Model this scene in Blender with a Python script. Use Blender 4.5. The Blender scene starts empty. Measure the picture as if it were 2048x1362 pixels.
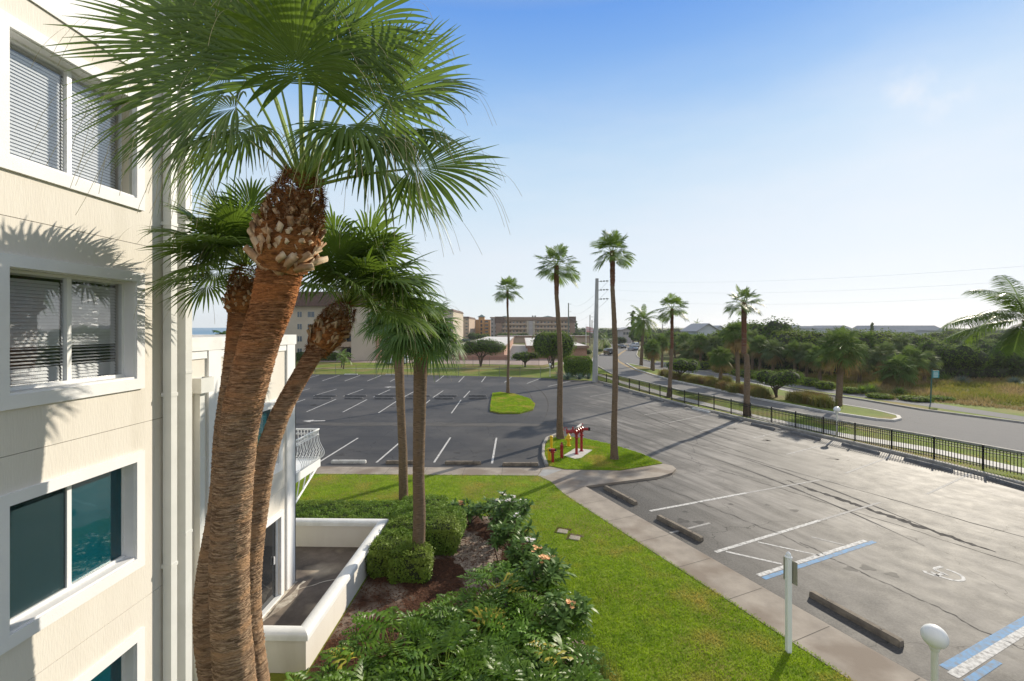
import bpy, bmesh, math, random
import numpy as np
from mathutils import Vector, Matrix
random.seed(7); RNG = np.random.default_rng(7)
R = math.radians; PI = math.pi
sc = bpy.context.scene; COL = sc.collection

# ------------------------------------------------------------------ camera
H = 7.2; F = 910.0; VPX = 1045.0; HZ = 655.0
YAW = math.atan((VPX - 1024) / F)
cd = bpy.data.cameras.new("camera"); cam = bpy.data.objects.new("camera", cd); COL.objects.link(cam)
cd.lens = 36 * F / 2048; cd.sensor_width = 36; cd.shift_y = -(681 - HZ) / 2048
cd.clip_start = 0.05; cd.clip_end = 20000
cam.location = (0, 0, H); cam.rotation_euler = (R(90), 0, YAW); sc.camera = cam

# ------------------------------------------------------------------ sky, sun, exposure
SUN_AZ = R(43); SUN_EL = R(24)
w = bpy.data.worlds.new("World"); sc.world = w; w.use_nodes = True
nt = w.node_tree; N = nt.nodes; L = nt.links
for n in list(N): N.remove(n)
out = N.new("ShaderNodeOutputWorld"); bg = N.new("ShaderNodeBackground"); L.new(bg.outputs[0], out.inputs[0])
sky = N.new("ShaderNodeTexSky"); sky.sky_type = 'NISHITA'; sky.sun_disc = False
sky.sun_elevation = SUN_EL; sky.sun_rotation = SUN_AZ; sky.altitude = 0
sky.air_density = 1.0; sky.dust_density = 0.25; sky.ozone_density = 2.5
tc = N.new("ShaderNodeTexCoord"); sep = N.new("ShaderNodeSeparateXYZ"); L.new(tc.outputs["Generated"], sep.inputs[0])
def mth(op, a, b=None, nt_=None, clamp=False):
    n = (nt_ or nt).nodes.new("ShaderNodeMath"); n.operation = op; n.use_clamp = clamp
    for i, v in enumerate((a, b)):
        if v is None: continue
        if isinstance(v, (int, float)): n.inputs[i].default_value = v
        else: (nt_ or nt).links.new(v, n.inputs[i])
    return n.outputs[0]
# blue of the clear air by height; unseen zenith whitened to neutralise shade
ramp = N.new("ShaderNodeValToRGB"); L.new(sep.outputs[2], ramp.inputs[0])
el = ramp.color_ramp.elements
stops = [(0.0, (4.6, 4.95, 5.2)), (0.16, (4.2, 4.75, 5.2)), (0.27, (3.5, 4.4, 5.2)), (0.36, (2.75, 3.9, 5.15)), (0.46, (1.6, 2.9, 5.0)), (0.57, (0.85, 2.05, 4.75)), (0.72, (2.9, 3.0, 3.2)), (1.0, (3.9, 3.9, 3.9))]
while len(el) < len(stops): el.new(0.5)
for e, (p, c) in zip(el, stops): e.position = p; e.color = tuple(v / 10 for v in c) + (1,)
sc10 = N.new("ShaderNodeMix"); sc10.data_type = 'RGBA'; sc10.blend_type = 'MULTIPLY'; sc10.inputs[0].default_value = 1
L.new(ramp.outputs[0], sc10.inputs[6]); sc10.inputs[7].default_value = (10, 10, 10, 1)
# thin cirrus
mp = N.new("ShaderNodeMapping"); mp.inputs["Scale"].default_value = (1.0, 2.2, 5.0); L.new(tc.outputs["Generated"], mp.inputs[0])
nz = N.new("ShaderNodeTexNoise"); nz.inputs["Scale"].default_value = 1.7; nz.inputs["Detail"].default_value = 7; nz.inputs["Roughness"].default_value = .6
L.new(mp.outputs[0], nz.inputs[0])
# haze brightening toward the sun side and low down
dotn = N.new("ShaderNodeVectorMath"); dotn.operation = 'DOT_PRODUCT'; L.new(tc.outputs["Generated"], dotn.inputs[0])
dotn.inputs[1].default_value = (math.sin(SUN_AZ), math.cos(SUN_AZ), 0.05)
glow = mth('POWER', mth('MAXIMUM', dotn.outputs["Value"], 0.0), 5)
low = mth('SUBTRACT', 1.0, mth('MULTIPLY', sep.outputs[2], 1.95), clamp=True)
g2 = mth('MULTIPLY', glow, mth('POWER', low, 1.3))
cl = mth('MULTIPLY', mth('SUBTRACT', nz.outputs[0], 0.42, clamp=True), 3.0, clamp=True)
cl = mth('MULTIPLY', cl, mth('POWER', low, .8))
for (sx_, sy_, k_) in ((1822,172,.6),(1890,200,.65)):     # small wisps
    v_ = Vector(((sx_-1024)/F, 1, (HZ-sy_)/F)).normalized(); v_ = Matrix.Rotation(YAW, 3, 'Z') @ v_
    dn = N.new("ShaderNodeVectorMath"); dn.operation = 'DOT_PRODUCT'; nr_ = N.new("ShaderNodeVectorMath"); nr_.operation = 'NORMALIZE'; L.new(tc.outputs["Generated"], nr_.inputs[0]); L.new(nr_.outputs[0], dn.inputs[0]); dn.inputs[1].default_value = v_
    mr_ = N.new("ShaderNodeMapRange"); mr_.inputs[1].default_value = .9992; mr_.inputs[2].default_value = .99995; L.new(dn.outputs["Value"], mr_.inputs[0])
    nw = N.new("ShaderNodeTexNoise"); nw.inputs["Scale"].default_value = 24; nw.inputs["Detail"].default_value = 6; L.new(tc.outputs["Generated"], nw.inputs[0])
    cl = mth('ADD', cl, mth('MULTIPLY', mth('MULTIPLY', mr_.outputs[0], mth('SUBTRACT', nw.outputs[0], .4, clamp=True)), 3.2*k_), clamp=True)
# bright white added to the unseen sky behind the viewer as fill light
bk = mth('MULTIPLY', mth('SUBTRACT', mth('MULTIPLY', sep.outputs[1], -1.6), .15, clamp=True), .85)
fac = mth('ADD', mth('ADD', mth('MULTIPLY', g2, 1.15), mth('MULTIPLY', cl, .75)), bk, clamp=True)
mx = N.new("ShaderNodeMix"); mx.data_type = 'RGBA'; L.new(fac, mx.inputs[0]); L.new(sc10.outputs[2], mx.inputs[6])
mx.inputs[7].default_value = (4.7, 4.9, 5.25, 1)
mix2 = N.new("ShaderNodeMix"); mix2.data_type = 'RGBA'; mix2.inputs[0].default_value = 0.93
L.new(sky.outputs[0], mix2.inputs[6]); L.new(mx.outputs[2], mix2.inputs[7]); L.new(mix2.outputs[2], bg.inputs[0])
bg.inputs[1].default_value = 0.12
sd = bpy.data.lights.new("sun", 'SUN'); sd.energy = 3.9; sd.angle = R(0.6); sd.color = (1.0, 0.90, 0.74)
so = bpy.data.objects.new("sun", sd); COL.objects.link(so)
SUNV = Vector((math.sin(SUN_AZ) * math.cos(SUN_EL), math.cos(SUN_AZ) * math.cos(SUN_EL), math.sin(SUN_EL)))
so.rotation_euler = SUNV.to_track_quat('Z', 'Y').to_euler()
sc.view_settings.view_transform = 'Standard'; sc.view_settings.look = 'None'; sc.view_settings.exposure = 0.56; sc.view_settings.gamma = 1
sc.cycles.max_bounces = 6; sc.cycles.transparent_max_bounces = 8; sc.cycles.use_denoising = True
sc.cycles.caustics_reflective = False; sc.cycles.caustics_refractive = False

# ------------------------------------------------------------------ helpers
_c, _s = math.cos(YAW), math.sin(YAW)
def PD(px, py, d):                       # point at depth d seen at photo pixel px, py
    a = (px - 1024) / F * d
    return Vector((-_s * d + _c * a, _c * d + _s * a, H - (py - HZ) / F * d))
def P(px, py, z=0.0):                    # point at height z
    v = PD(px, py, F * (H - z) / (py - HZ)); v.z = z; return v
def P2(px, py, z=0.0):
    v = P(px, py, z); return (v.x, v.y)

class MB:
    def __init__(s): s.v = []; s.f = []; s.m = []
    def add(s, vs, fs, mi=0):
        o = len(s.v); s.v += [tuple(v) for v in vs]
        for f in fs: s.f.append([i + o for i in f]); s.m.append(mi)
    def box(s, x0, x1, y0, y1, z0, z1, mi=0, M=None):
        vs = [Vector(p) for p in ((x0,y0,z0),(x1,y0,z0),(x1,y1,z0),(x0,y1,z0),(x0,y0,z1),(x1,y0,z1),(x1,y1,z1),(x0,y1,z1))]
        if M: vs = [M @ v for v in vs]
        s.add(vs, [(0,3,2,1),(4,5,6,7),(0,1,5,4),(1,2,6,5),(2,3,7,6),(3,0,4,7)], mi)
    def cbox(s, c, size, mi=0, M=None, b=0.0):
        x, y, z = c; a, bb, h = size[0]/2, size[1]/2, size[2]
        if b <= 0: s.box(x-a, x+a, y-bb, y+bb, z, z+h, mi, M); return
        s.prism([(x-a+b,y-bb),(x+a-b,y-bb),(x+a,y-bb+b),(x+a,y+bb-b),(x+a-b,y+bb),(x-a+b,y+bb),(x-a,y+bb-b),(x-a,y-bb+b)], z, z+h, mi, M, b)
    def prism(s, pts, z0, z1, mi=0, M=None, ch=0.0):
        pts = [tuple(p[:2]) for p in pts]
        if sum(pts[i][0]*pts[(i+1)%len(pts)][1]-pts[(i+1)%len(pts)][0]*pts[i][1] for i in range(len(pts))) < 0: pts = pts[::-1]
        n = len(pts); cx = sum(p[0] for p in pts)/n; cy = sum(p[1] for p in pts)/n
        vs = [(x,y,z0) for x,y in pts]
        fs = [tuple(range(n))[::-1]]
        if ch > 0:
            vs += [(x,y,z1-ch) for x,y in pts]
            def inn(x, y):
                dx, dy = cx-x, cy-y; d = math.hypot(dx, dy) or 1
                return (x+dx/d*ch, y+dy/d*ch, z1)
            vs += [inn(x, y) for x, y in pts]
            for k in (0, 1): fs += [(k*n+i, k*n+(i+1)%n, (k+1)*n+(i+1)%n, (k+1)*n+i) for i in range(n)]
            fs.append(tuple(range(2*n, 3*n)))
        else:
            vs += [(x,y,z1) for x,y in pts]
            fs += [(i, (i+1)%n, n+(i+1)%n, n+i) for i in range(n)]
            fs.append(tuple(range(n, 2*n)))
        if M: vs = [M @ Vector(v) for v in vs]
        s.add(vs, fs, mi)
    def tube(s, pts, rad, n=8, mi=0, cap=True, jit=0.0):
        pts = [Vector(p) for p in pts]
        if not hasattr(rad, '__len__'): rad = [rad]*len(pts)
        vs = []; up = Vector((0,0,1))
        t0 = (pts[1]-pts[0]).normalized()
        a = t0.cross(up); a = a.normalized() if a.length > 1e-3 else Vector((1,0,0))
        for i, p in enumerate(pts):
            t = (pts[min(i+1,len(pts)-1)] - pts[max(i-1,0)]).normalized()
            a = (a - t*a.dot(t)).normalized(); b = t.cross(a)
            for k in range(n):
                q = 2*PI*k/n; r = rad[i]*(1+random.uniform(-jit,jit))
                vs.append(p + (a*math.cos(q)+b*math.sin(q))*r)
        fs = [(i*n+k, i*n+(k+1)%n, (i+1)*n+(k+1)%n, (i+1)*n+k) for i in range(len(pts)-1) for k in range(n)]
        if cap: fs += [tuple(range(n))[::-1], tuple((len(pts)-1)*n+k for k in range(n))]
        s.add(vs, fs, mi)
    def lathe(s, prof, c=(0,0,0), n=16, mi=0, M=None):   # prof: (r, z)
        vs = []
        for r, z in prof:
            for k in range(n):
                q = 2*PI*k/n; vs.append(Vector((c[0]+r*math.cos(q), c[1]+r*math.sin(q), c[2]+z)))
        if M: vs = [M @ v for v in vs]
        m = len(prof)
        fs = [(i*n+k, i*n+(k+1)%n, (i+1)*n+(k+1)%n, (i+1)*n+k) for i in range(m-1) for k in range(n)]
        fs += [tuple(range(n))[::-1], tuple((m-1)*n+k for k in range(n))]
        s.add(vs, fs, mi)
    def build(s, name, mats, parent=None, smooth=False, loc=None):
        if not isinstance(mats, (list, tuple)): mats = [mats]
        me = bpy.data.meshes.new(name)
        vs = s.v
        if loc is not None: vs = [(v[0]-loc[0], v[1]-loc[1], v[2]-loc[2]) for v in vs]
        me.from_pydata(vs, [], s.f)
        for m in mats: me.materials.append(m)
        if len(mats) > 1: me.polygons.foreach_set("material_index", s.m)
        if smooth: me.polygons.foreach_set("use_smooth", [True]*len(s.f))
        me.update()
        o = bpy.data.objects.new(name, me); COL.objects.link(o)
        if loc is not None: o.location = loc
        if parent: o.parent = parent
        return o
class NB:                                # numpy builder: quads / tris
    def __init__(s): s.v = []; s.f = []; s.m = []; s.n = 0
    def add(s, v, f, mi=0):
        v = np.asarray(v, float).reshape(-1, 3); f = np.asarray(f, int)
        s.v.append(v); s.f.append((f + s.n, mi)); s.n += len(v)
    def build(s, name, mats, parent=None, smooth=False, loc=None):
        if not isinstance(mats, (list, tuple)): mats = [mats]
        v = np.concatenate(s.v)
        if loc is not None: v = v - np.array(loc)
        me = bpy.data.meshes.new(name); me.vertices.add(len(v)); me.vertices.foreach_set("co", v.ravel())
        li = []; st = []; tot = []; mi = []; o = 0
        for f, m in s.f:
            k = f.shape[1]; li.append(f.ravel()); st.append(o + np.arange(len(f))*k); tot.append(np.full(len(f), k)); mi.append(np.full(len(f), m)); o += f.size
        li = np.concatenate(li); st = np.concatenate(st); tot = np.concatenate(tot); mi = np.concatenate(mi)
        me.loops.add(len(li)); me.loops.foreach_set("vertex_index", li.astype(np.int32))
        me.polygons.add(len(st)); me.polygons.foreach_set("loop_start", st.astype(np.int32)); me.polygons.foreach_set("loop_total", tot.astype(np.int32))
        for m in mats: me.materials.append(m)
        me.polygons.foreach_set("material_index", mi.astype(np.int32))
        if smooth: me.polygons.foreach_set("use_smooth", np.ones(len(st), bool))
        me.update(calc_edges=True); me.validate()
        ob = bpy.data.objects.new(name, me); COL.objects.link(ob)
        if loc is not None: ob.location = loc
        if parent: ob.parent = parent
        return ob
def tag(o, label=None, cat=None, group=None, kind=None):
    if label: o['label'] = label
    if cat: o['category'] = cat
    if group: o['group'] = group
    if kind: o['kind'] = kind
    return o
def thing(name, label, cat, loc=(0,0,0), rz=0, group=None):
    o = bpy.data.objects.new(name, None); COL.objects.link(o); o.location = loc; o.rotation_euler = (0,0,rz)
    o.empty_display_size = .2
    return tag(o, label, cat, group)
def copy_tree(o, parent=None):
    c = o.copy(); COL.objects.link(c); c.parent = parent
    for ch in list(o.children): copy_tree(ch, c)
    return c
def dup(root, loc, rz=0, label=None, s=1.0, group=None):
    c = copy_tree(root); c.location = loc; c.rotation_euler = (0,0,rz); c.scale = (s,s,s) if not hasattr(s,'__len__') else s
    if label: c['label'] = label
    if group: c['group'] = group
    return c
ORD = "first second third fourth fifth sixth seventh eighth ninth tenth eleventh twelfth thirteenth fourteenth fifteenth sixteenth seventeenth eighteenth nineteenth twentieth".split()
def ordn(i):
    if i < 20: return ORD[i]
    t = {2:'twenty',3:'thirty',4:'forty',5:'fifty',6:'sixty'}; j = i + 1
    return (t[j//10][:-1]+'ieth') if j % 10 == 0 else t[j//10]+'-'+ORD[j%10-1]

# ------------------------------------------------------------------ materials
def mat(name, c1, c2=None, scale=3.0, detail=6, rough=0.8, bump=0.0, bscale=None, stretch=(1,1,1), c3=None, s3=0.5, spec=0.5, metal=0.0, lo=.35, hi=.65, world=False, trans=0.0, coat=0.0, rot=(0,0,0), tcol=None, lo3=.5, hi3=.62):
    m = bpy.data.materials.new(name); m.use_nodes = True; t = m.node_tree; n = t.nodes; l = t.links
    b = n["Principled BSDF"]; b.inputs["Roughness"].default_value = rough; b.inputs["Metallic"].default_value = metal
    b.inputs["Specular IOR Level"].default_value = spec; b.inputs["Coat Weight"].default_value = coat
    c1 = tuple(c1)+(1,)
    b.inputs["Base Color"].default_value = c1
    if c2 is None and bump == 0 and not trans: return m
    if world: g = n.new("ShaderNodeNewGeometry"); src = g.outputs["Position"]
    else: g = n.new("ShaderNodeTexCoord"); src = g.outputs["Object"]
    mp = n.new("ShaderNodeMapping"); mp.inputs["Scale"].default_value = stretch; mp.inputs["Rotation"].default_value = rot; l.new(src, mp.inputs[0])
    colout = None
    if c2 is not None:
        z = n.new("ShaderNodeTexNoise"); z.inputs["Scale"].default_value = scale; z.inputs["Detail"].default_value = detail; z.inputs["Roughness"].default_value = .62
        l.new(mp.outputs[0], z.inputs[0])
        mr = n.new("ShaderNodeMapRange"); mr.inputs[1].default_value = lo; mr.inputs[2].default_value = hi; l.new(z.outputs[0], mr.inputs[0])
        x = n.new("ShaderNodeMix"); x.data_type = 'RGBA'; l.new(mr.outputs[0], x.inputs[0]); x.inputs[6].default_value = c1; x.inputs[7].default_value = tuple(c2)+(1,)
        colout = x.outputs[2]
        if c3 is not None:
            z3 = n.new("ShaderNodeTexNoise"); z3.inputs["Scale"].default_value = s3; z3.inputs["Detail"].default_value = 5; l.new(mp.outputs[0], z3.inputs[0])
            m3 = n.new("ShaderNodeMapRange"); m3.inputs[1].default_value = lo3; m3.inputs[2].default_value = hi3; l.new(z3.outputs[0], m3.inputs[0])
            y = n.new("ShaderNodeMix"); y.data_type = 'RGBA'; l.new(m3.outputs[0], y.inputs[0]); l.new(colout, y.inputs[6]); y.inputs[7].default_value = tuple(c3)+(1,)
            colout = y.outputs[2]
        l.new(colout, b.inputs["Base Color"])
    if bump:
        z2 = n.new("ShaderNodeTexNoise"); z2.inputs["Scale"].default_value = bscale or scale*3; z2.inputs["Detail"].default_value = 5; l.new(mp.outputs[0], z2.inputs[0])
        bp = n.new("ShaderNodeBump"); bp.inputs["Strength"].default_value = 1.0; bp.inputs["Distance"].default_value = bump; l.new(z2.outputs[0], bp.inputs["Height"])
        l.new(bp.outputs[0], b.inputs["Normal"])
    if trans:
        tr = n.new("ShaderNodeBsdfTranslucent"); ms = n.new("ShaderNodeMixShader"); ms.inputs[0].default_value = trans
        if tcol: tr.inputs[0].default_value = tuple(tcol)+(1,)
        elif colout: l.new(colout, tr.inputs[0])
        else: tr.inputs[0].default_value = c1
        l.new(b.outputs[0], ms.inputs[1]); l.new(tr.outputs[0], ms.inputs[2]); l.new(ms.outputs[0], n["Material Output"].inputs[0])
    return m
def crack_asphalt(name, ca, cb, crackw=0.012, light=None, rough=.62, rotd=True, streak=.75, spec=.25, second=None):
    """worn asphalt: mottled, with wandering cracks, tyre streaks along the driving direction"""
    m = bpy.data.materials.new(name); m.use_nodes = True; t = m.node_tree; n = t.nodes; l = t.links
    b = n["Principled BSDF"]; b.inputs["Specular IOR Level"].default_value = spec
    g = n.new("ShaderNodeNewGeometry"); pos = g.outputs["Position"]
    def noise(sc_, det=6, src=pos, rg=.6):
        z = n.new("ShaderNodeTexNoise"); z.inputs["Scale"].default_value = sc_; z.inputs["Detail"].default_value = det; z.inputs["Roughness"].default_value = rg; l.new(src, z.inputs[0]); return z
    def mr(src, a, b_, c=0, d=1):
        q = n.new("ShaderNodeMapRange"); q.inputs[1].default_value = a; q.inputs[2].default_value = b_; q.inputs[3].default_value = c; q.inputs[4].default_value = d; l.new(src, q.inputs[0]); return q.outputs[0]
    def mixc(f, a, b_, mode='MIX'):
        x = n.new("ShaderNodeMix"); x.data_type = 'RGBA'; x.blend_type = mode
        if isinstance(f, float): x.inputs[0].default_value = f
        else: l.new(f, x.inputs[0])
        for i, v in ((6, a), (7, b_)):
            if isinstance(v, tuple): x.inputs[i].default_value = v[:3]+(1,)
            else: l.new(v, x.inputs[i])
        return x.outputs[2]
    big = noise(.16, 5); fine = noise(17, 5, rg=.75); mid = noise(1.6, 6)
    col = mixc(mr(mid.outputs[0], .3, .7), ca, cb)
    # streaks along the lot's axis
    mp = n.new("ShaderNodeMapping"); mp.vector_type = 'TEXTURE'; mp.inputs["Rotation"].default_value = (0,0,R(24 if rotd else 90)); mp.inputs["Scale"].default_value = (.5, 8.0, 1); l.new(pos, mp.inputs[0])
    st = noise(.9, 6, mp.outputs[0], .55)
    col = mixc(mr(st.outputs[0], .50, .70, 0, streak), col, tuple(v*.45 for v in ca))
    if light:
        col = mixc(mr(big.outputs[0], .42, .62), col, light)
    col = mixc(mr(fine.outputs[0], .35, .75, 0, .55), col, tuple(min(1, v*1.9) for v in cb))
    if second:       # older pale surface over towards the fence, dark sealcoat on the building side
        c2a, c2b, lt, dk = second; sp = n.new("ShaderNodeSeparateXYZ"); l.new(pos, sp.inputs[0]); edge = noise(.12, 6)
        col2 = mixc(mr(mid.outputs[0], .3, .7), c2a, c2b); mp2 = n.new("ShaderNodeMapping"); mp2.vector_type = 'TEXTURE'; mp2.inputs["Rotation"].default_value = (0,0,R(24)); mp2.inputs["Scale"].default_value = (.55, 6.0, 1); l.new(pos, mp2.inputs[0])
        s2 = noise(.8, 8, mp2.outputs[0], .62); s3_ = noise(2.6, 6, mp2.outputs[0], .6)
        col2 = mixc(mr(big.outputs[0], .42, .60), col2, lt); col2 = mixc(mr(noise(.45, 8, rg=.65).outputs[0], .50, .66, 0, .8), col2, tuple(v*.55 for v in c2a))
        u = mth('ADD', mth('MULTIPLY', sp.outputs[0], .915, t), mth('MULTIPLY', sp.outputs[1], .404, t), t)      # distance out from the diagonal walk (10.6 at its edge)
        un = mth('ADD', u, mth('MULTIPLY', mth('SUBTRACT', edge.outputs[0], .5, t), 9.0, t), t)
        col2 = mixc(mr(un, 11.0, 16.5, .85, 0), col2, dk)
        col2 = mixc(mr(s2.outputs[0], .44, .62, 0, .9), col2, tuple(v*.52 for v in c2a)); col2 = mixc(mr(s3_.outputs[0], .52, .72, 0, .5), col2, tuple(v*.5 for v in c2a))
        col2 = mixc(mr(fine.outputs[0], .40, .72, 0, .6), col2, tuple(min(1, v*1.45) for v in c2b)); col2 = mixc(mr(noise(60,2,rg=.8).outputs[0], .55, .75, 0, .55), col2, tuple(v*.4 for v in c2a))
        s_ = mth('ADD', mth('SUBTRACT', sp.outputs[0], mth('MULTIPLY', sp.outputs[1], .266, t), t), mth('MULTIPLY', mth('SUBTRACT', edge.outputs[0], .5, t), 12.0, t), t)
        col = mixc(mr(s_, -7.2, -2.6), col, col2)
    # cracks
    warp = n.new("ShaderNodeVectorMath"); warp.operation = 'MULTIPLY_ADD'
    wn = noise(.7, 4); l.new(wn.outputs[1], warp.inputs[0]); warp.inputs[1].default_value = (1.6,1.6,0); l.new(pos, warp.inputs[2])
    for scl, wd, thr in ((.16, crackw*.55, .0), (.55, crackw, .53)):
        vo = n.new("ShaderNodeTexVoronoi"); vo.feature = 'DISTANCE_TO_EDGE'; vo.inputs["Scale"].default_value = scl; vo.voronoi_dimensions = '2D'; l.new(warp.outputs[0], vo.inputs[0])
        cr = mr(vo.outputs["Distance"], wd*.3, wd, 1, 0)
        gate = mr(noise(.22, 3).outputs[0], thr, thr+.08)
        cr2 = mth('MULTIPLY', cr, gate, t)
        col = mixc(cr2, col, (.012,.012,.012))
    l.new(col, b.inputs["Base Color"])
    l.new(mr(mid.outputs[0], .3, .7, rough-.03, rough+.05), b.inputs["Roughness"])
    bp = n.new("ShaderNodeBump"); bp.inputs["Strength"].default_value = .6; bp.inputs["Distance"].default_value = .006; l.new(fine.outputs[0], bp.inputs["Height"]); l.new(bp.outputs[0], b.inputs["Normal"])
    return m, b, col, n, l, pos
M = {}
M['asphalt_lot'], *_ = crack_asphalt('asphalt_lot', (.026,.026,.028), (.044,.043,.045), crackw=.006, rough=.66, rotd=False, streak=.6, light=(.075,.07,.066), spec=.22, second=((.072,.068,.064),(.13,.121,.111),(.245,.227,.207),(.042,.041,.041)))
M['road'], *_ = crack_asphalt('road_asphalt', (.13,.128,.13), (.155,.152,.15), crackw=.002, rough=.9, streak=.12, spec=.1)
M['concrete'] = mat('concrete', (.33,.285,.235), (.23,.195,.16), 1.4, 8, .85, .004, 40, c3=(.19,.15,.115), s3=.55, world=True)
M['concrete_light'] = mat('concrete_light', (.55,.53,.49), (.43,.41,.37), 2.0, 8, .85, .003, 40, world=True)
M['kerb'] = mat('kerb_concrete', (.38,.36,.32), (.24,.22,.19), 3, 8, .85, .005, 30, world=True)
M['stop'] = mat('wheel_stop_concrete', (.24,.20,.15), (.12,.10,.08), 6, 8, .9, .006, 40)
M['stop_grey'] = mat('wheel_stop_grey', (.16,.16,.165), (.10,.10,.10), 6, 8, .85, .005, 40)
M['stop_white'] = mat('wheel_stop_white', (.62,.62,.60), (.42,.41,.38), 6, 8, .8, .004, 40)
M['lawn'] = mat('lawn', (.20,.27,.02), (.12,.18,.014), 1.2, 8, .95, .02, 25, c3=(.19,.19,.035), s3=.35, world=True, spec=.2)
M['blade'] = mat('grass_blade', (.34,.47,.022), (.19,.32,.015), 3.0, 8, .7, c3=(.50,.42,.09), s3=.6, world=True, spec=.2, trans=.45, lo3=.52, hi3=.66)
M['verge'] = mat('verge_grass', (.17,.22,.03), (.11,.15,.022), .8, 8, .95, .03, 12, c3=(.22,.18,.06), s3=.16, world=True, spec=.15)
M['ground'] = mat('ground', (.10,.12,.03), (.15,.13,.055), .3, 8, .95, .03, 4, world=True, spec=.1)
M['meadow'] = mat('meadow_soil', (.13,.12,.035), (.19,.15,.06), .35, 8, .95, .04, 4, world=True, spec=.1)
M['meadow_blade'] = mat('meadow_blade', (.30,.26,.055), (.15,.19,.03), .35, 6, .8, c3=(.32,.24,.11), s3=.13, world=True, spec=.1, trans=.4, lo3=.47, hi3=.56)
M['mulch'] = mat('mulch', (.10,.05,.032), (.042,.022,.015), 14, 8, .95, .02, 50, c3=(.33,.27,.22), s3=.55, world=True, spec=.1, lo3=.52, hi3=.64)
M['mulch_bit'] = mat('mulch_chip', (.16,.075,.045), (.06,.03,.02), 30, 3, .9, world=True, spec=.1)
M['ocean'] = mat('ocean_water', (.008,.12,.24), (.015,.16,.28), .02, 6, .35, .3, .25, world=True)
M['sand'] = mat('sand', (.5,.42,.3), (.42,.35,.25), .4, 6, .95, world=True)
M['pavers'] = mat('pavers', (.36,.27,.23), (.27,.20,.17), .7, 8, .85, .003, 20, world=True)
M['cream'] = mat('cream_stucco', (.71,.675,.61), (.67,.63,.565), 1.3, 9, .9, .004, 45, world=True, spec=.25, c3=(.56,.52,.45), s3=1.1, lo3=.56, hi3=.78, stretch=(1,1,.16))
M['white'] = mat('white_stucco', (.80,.80,.80), (.75,.75,.76), 3, 8, .85, .002, 60, world=True, spec=.3)
M['coping'] = mat('white_coping', (.78,.78,.77), (.66,.66,.64), 2.2, 8, .7, .002, 40, world=True)
M['spout'] = mat('painted_spout', (.66,.67,.65), (.60,.61,.59), 2, 6, .5, world=True)
M['frame'] = mat('white_aluminium', (.80,.81,.81), rough=.35)
M['frame_tan'] = mat('tan_aluminium', (.50,.46,.36), rough=.45)
M['patio'] = mat('stained_slab', (.20,.16,.13), (.07,.055,.045), 1.1, 9, .8, .003, 30, c3=(.40,.33,.25), s3=.55, world=True, lo3=.55, hi3=.66)
M['blind'] = mat('blind_slat', (.74,.75,.76), rough=.5)
M['dark'] = mat('dark_interior', (.03,.035,.04), rough=.9)
M['tealroom'] = mat('teal_shade', (.02,.17,.20), (.03,.24,.26), .8, 3, .7, world=True)
M['black'] = mat('black_metal', (.010,.010,.011), rough=.6, spec=.2)
M['whitepaint'] = mat('white_line_paint', (.56,.55,.53), (.20,.195,.19), 9, 9, .8, world=True, lo=.44, hi=.66)
M['fadedpaint'] = mat('faded_line_paint', (.36,.35,.335), (.22,.21,.20), 7, 8, .8, world=True, lo=.38, hi=.6)
M['bluepaint'] = mat('blue_line_paint', (.11,.27,.48), (.15,.18,.22), 7, 9, .8, world=True, lo=.42, hi=.66)
M['yellowpaint'] = mat('yellow_line_paint', (.62,.36,.05), (.42,.28,.08), 4, 6, .8, world=True)
M['red'] = mat('red_enamel', (.36,.015,.018), (.26,.012,.014), 6, 5, .4)
M['yellow'] = mat('yellow_enamel', (.80,.52,.01), (.66,.42,.01), 6, 5, .4)
M['pole'] = mat('pole_concrete', (.40,.40,.38), (.32,.32,.31), 1, 6, .9, .003, 20, world=True)
M['woodpole'] = mat('pole_wood', (.13,.115,.10), (.09,.08,.07), 2, 6, .9)
M['globe'] = mat('opal_globe', (.80,.80,.78), rough=.3)
M['postwhite'] = mat('post_paint', (.72,.72,.64), (.66,.65,.56), 4, 5, .5)
def glass(name, col, tint, base=.04, k=1.0, body=0.0):
    """window glass: see-through, mirror-like at the fresnel share; body = share of a tinted film"""
    m = bpy.data.materials.new(name); m.use_nodes = True; t = m.node_tree; n = t.nodes; l = t.links; n.remove(n["Principled BSDF"])
    tr = n.new("ShaderNodeBsdfTransparent"); tr.inputs[0].default_value = tint+(1,); gl = n.new("ShaderNodeBsdfGlossy"); gl.inputs["Roughness"].default_value = .03; gl.inputs[0].default_value = (.95,.95,.95,1)
    df = n.new("ShaderNodeBsdfDiffuse"); df.inputs[0].default_value = col+(1,); m1 = n.new("ShaderNodeMixShader"); m1.inputs[0].default_value = body; l.new(tr.outputs[0], m1.inputs[1]); l.new(df.outputs[0], m1.inputs[2])
    fr = n.new("ShaderNodeLayerWeight"); fr.inputs[0].default_value = .5; f = mth('ADD', mth('MULTIPLY', mth('POWER', fr.outputs['Facing'], 4.0, t), .8*k, t), base, t, True)
    z = n.new("ShaderNodeTexNoise"); z.inputs["Scale"].default_value = 1.1; g = n.new("ShaderNodeNewGeometry"); l.new(g.outputs["Position"], z.inputs[0])
    bp = n.new("ShaderNodeBump"); bp.inputs["Distance"].default_value = .012; bp.inputs["Strength"].default_value = .3; l.new(z.outputs[0], bp.inputs["Height"]); l.new(bp.outputs[0], gl.inputs["Normal"])
    ms = n.new("ShaderNodeMixShader"); l.new(f, ms.inputs[0]); l.new(m1.outputs[0], ms.inputs[1]); l.new(gl.outputs[0], ms.inputs[2]); l.new(ms.outputs[0], n["Material Output"].inputs[0])
    return m
M['glass'] = glass('window_glass', (.3,.3,.3), (.95,.96,.97), .09, 1.0)
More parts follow.
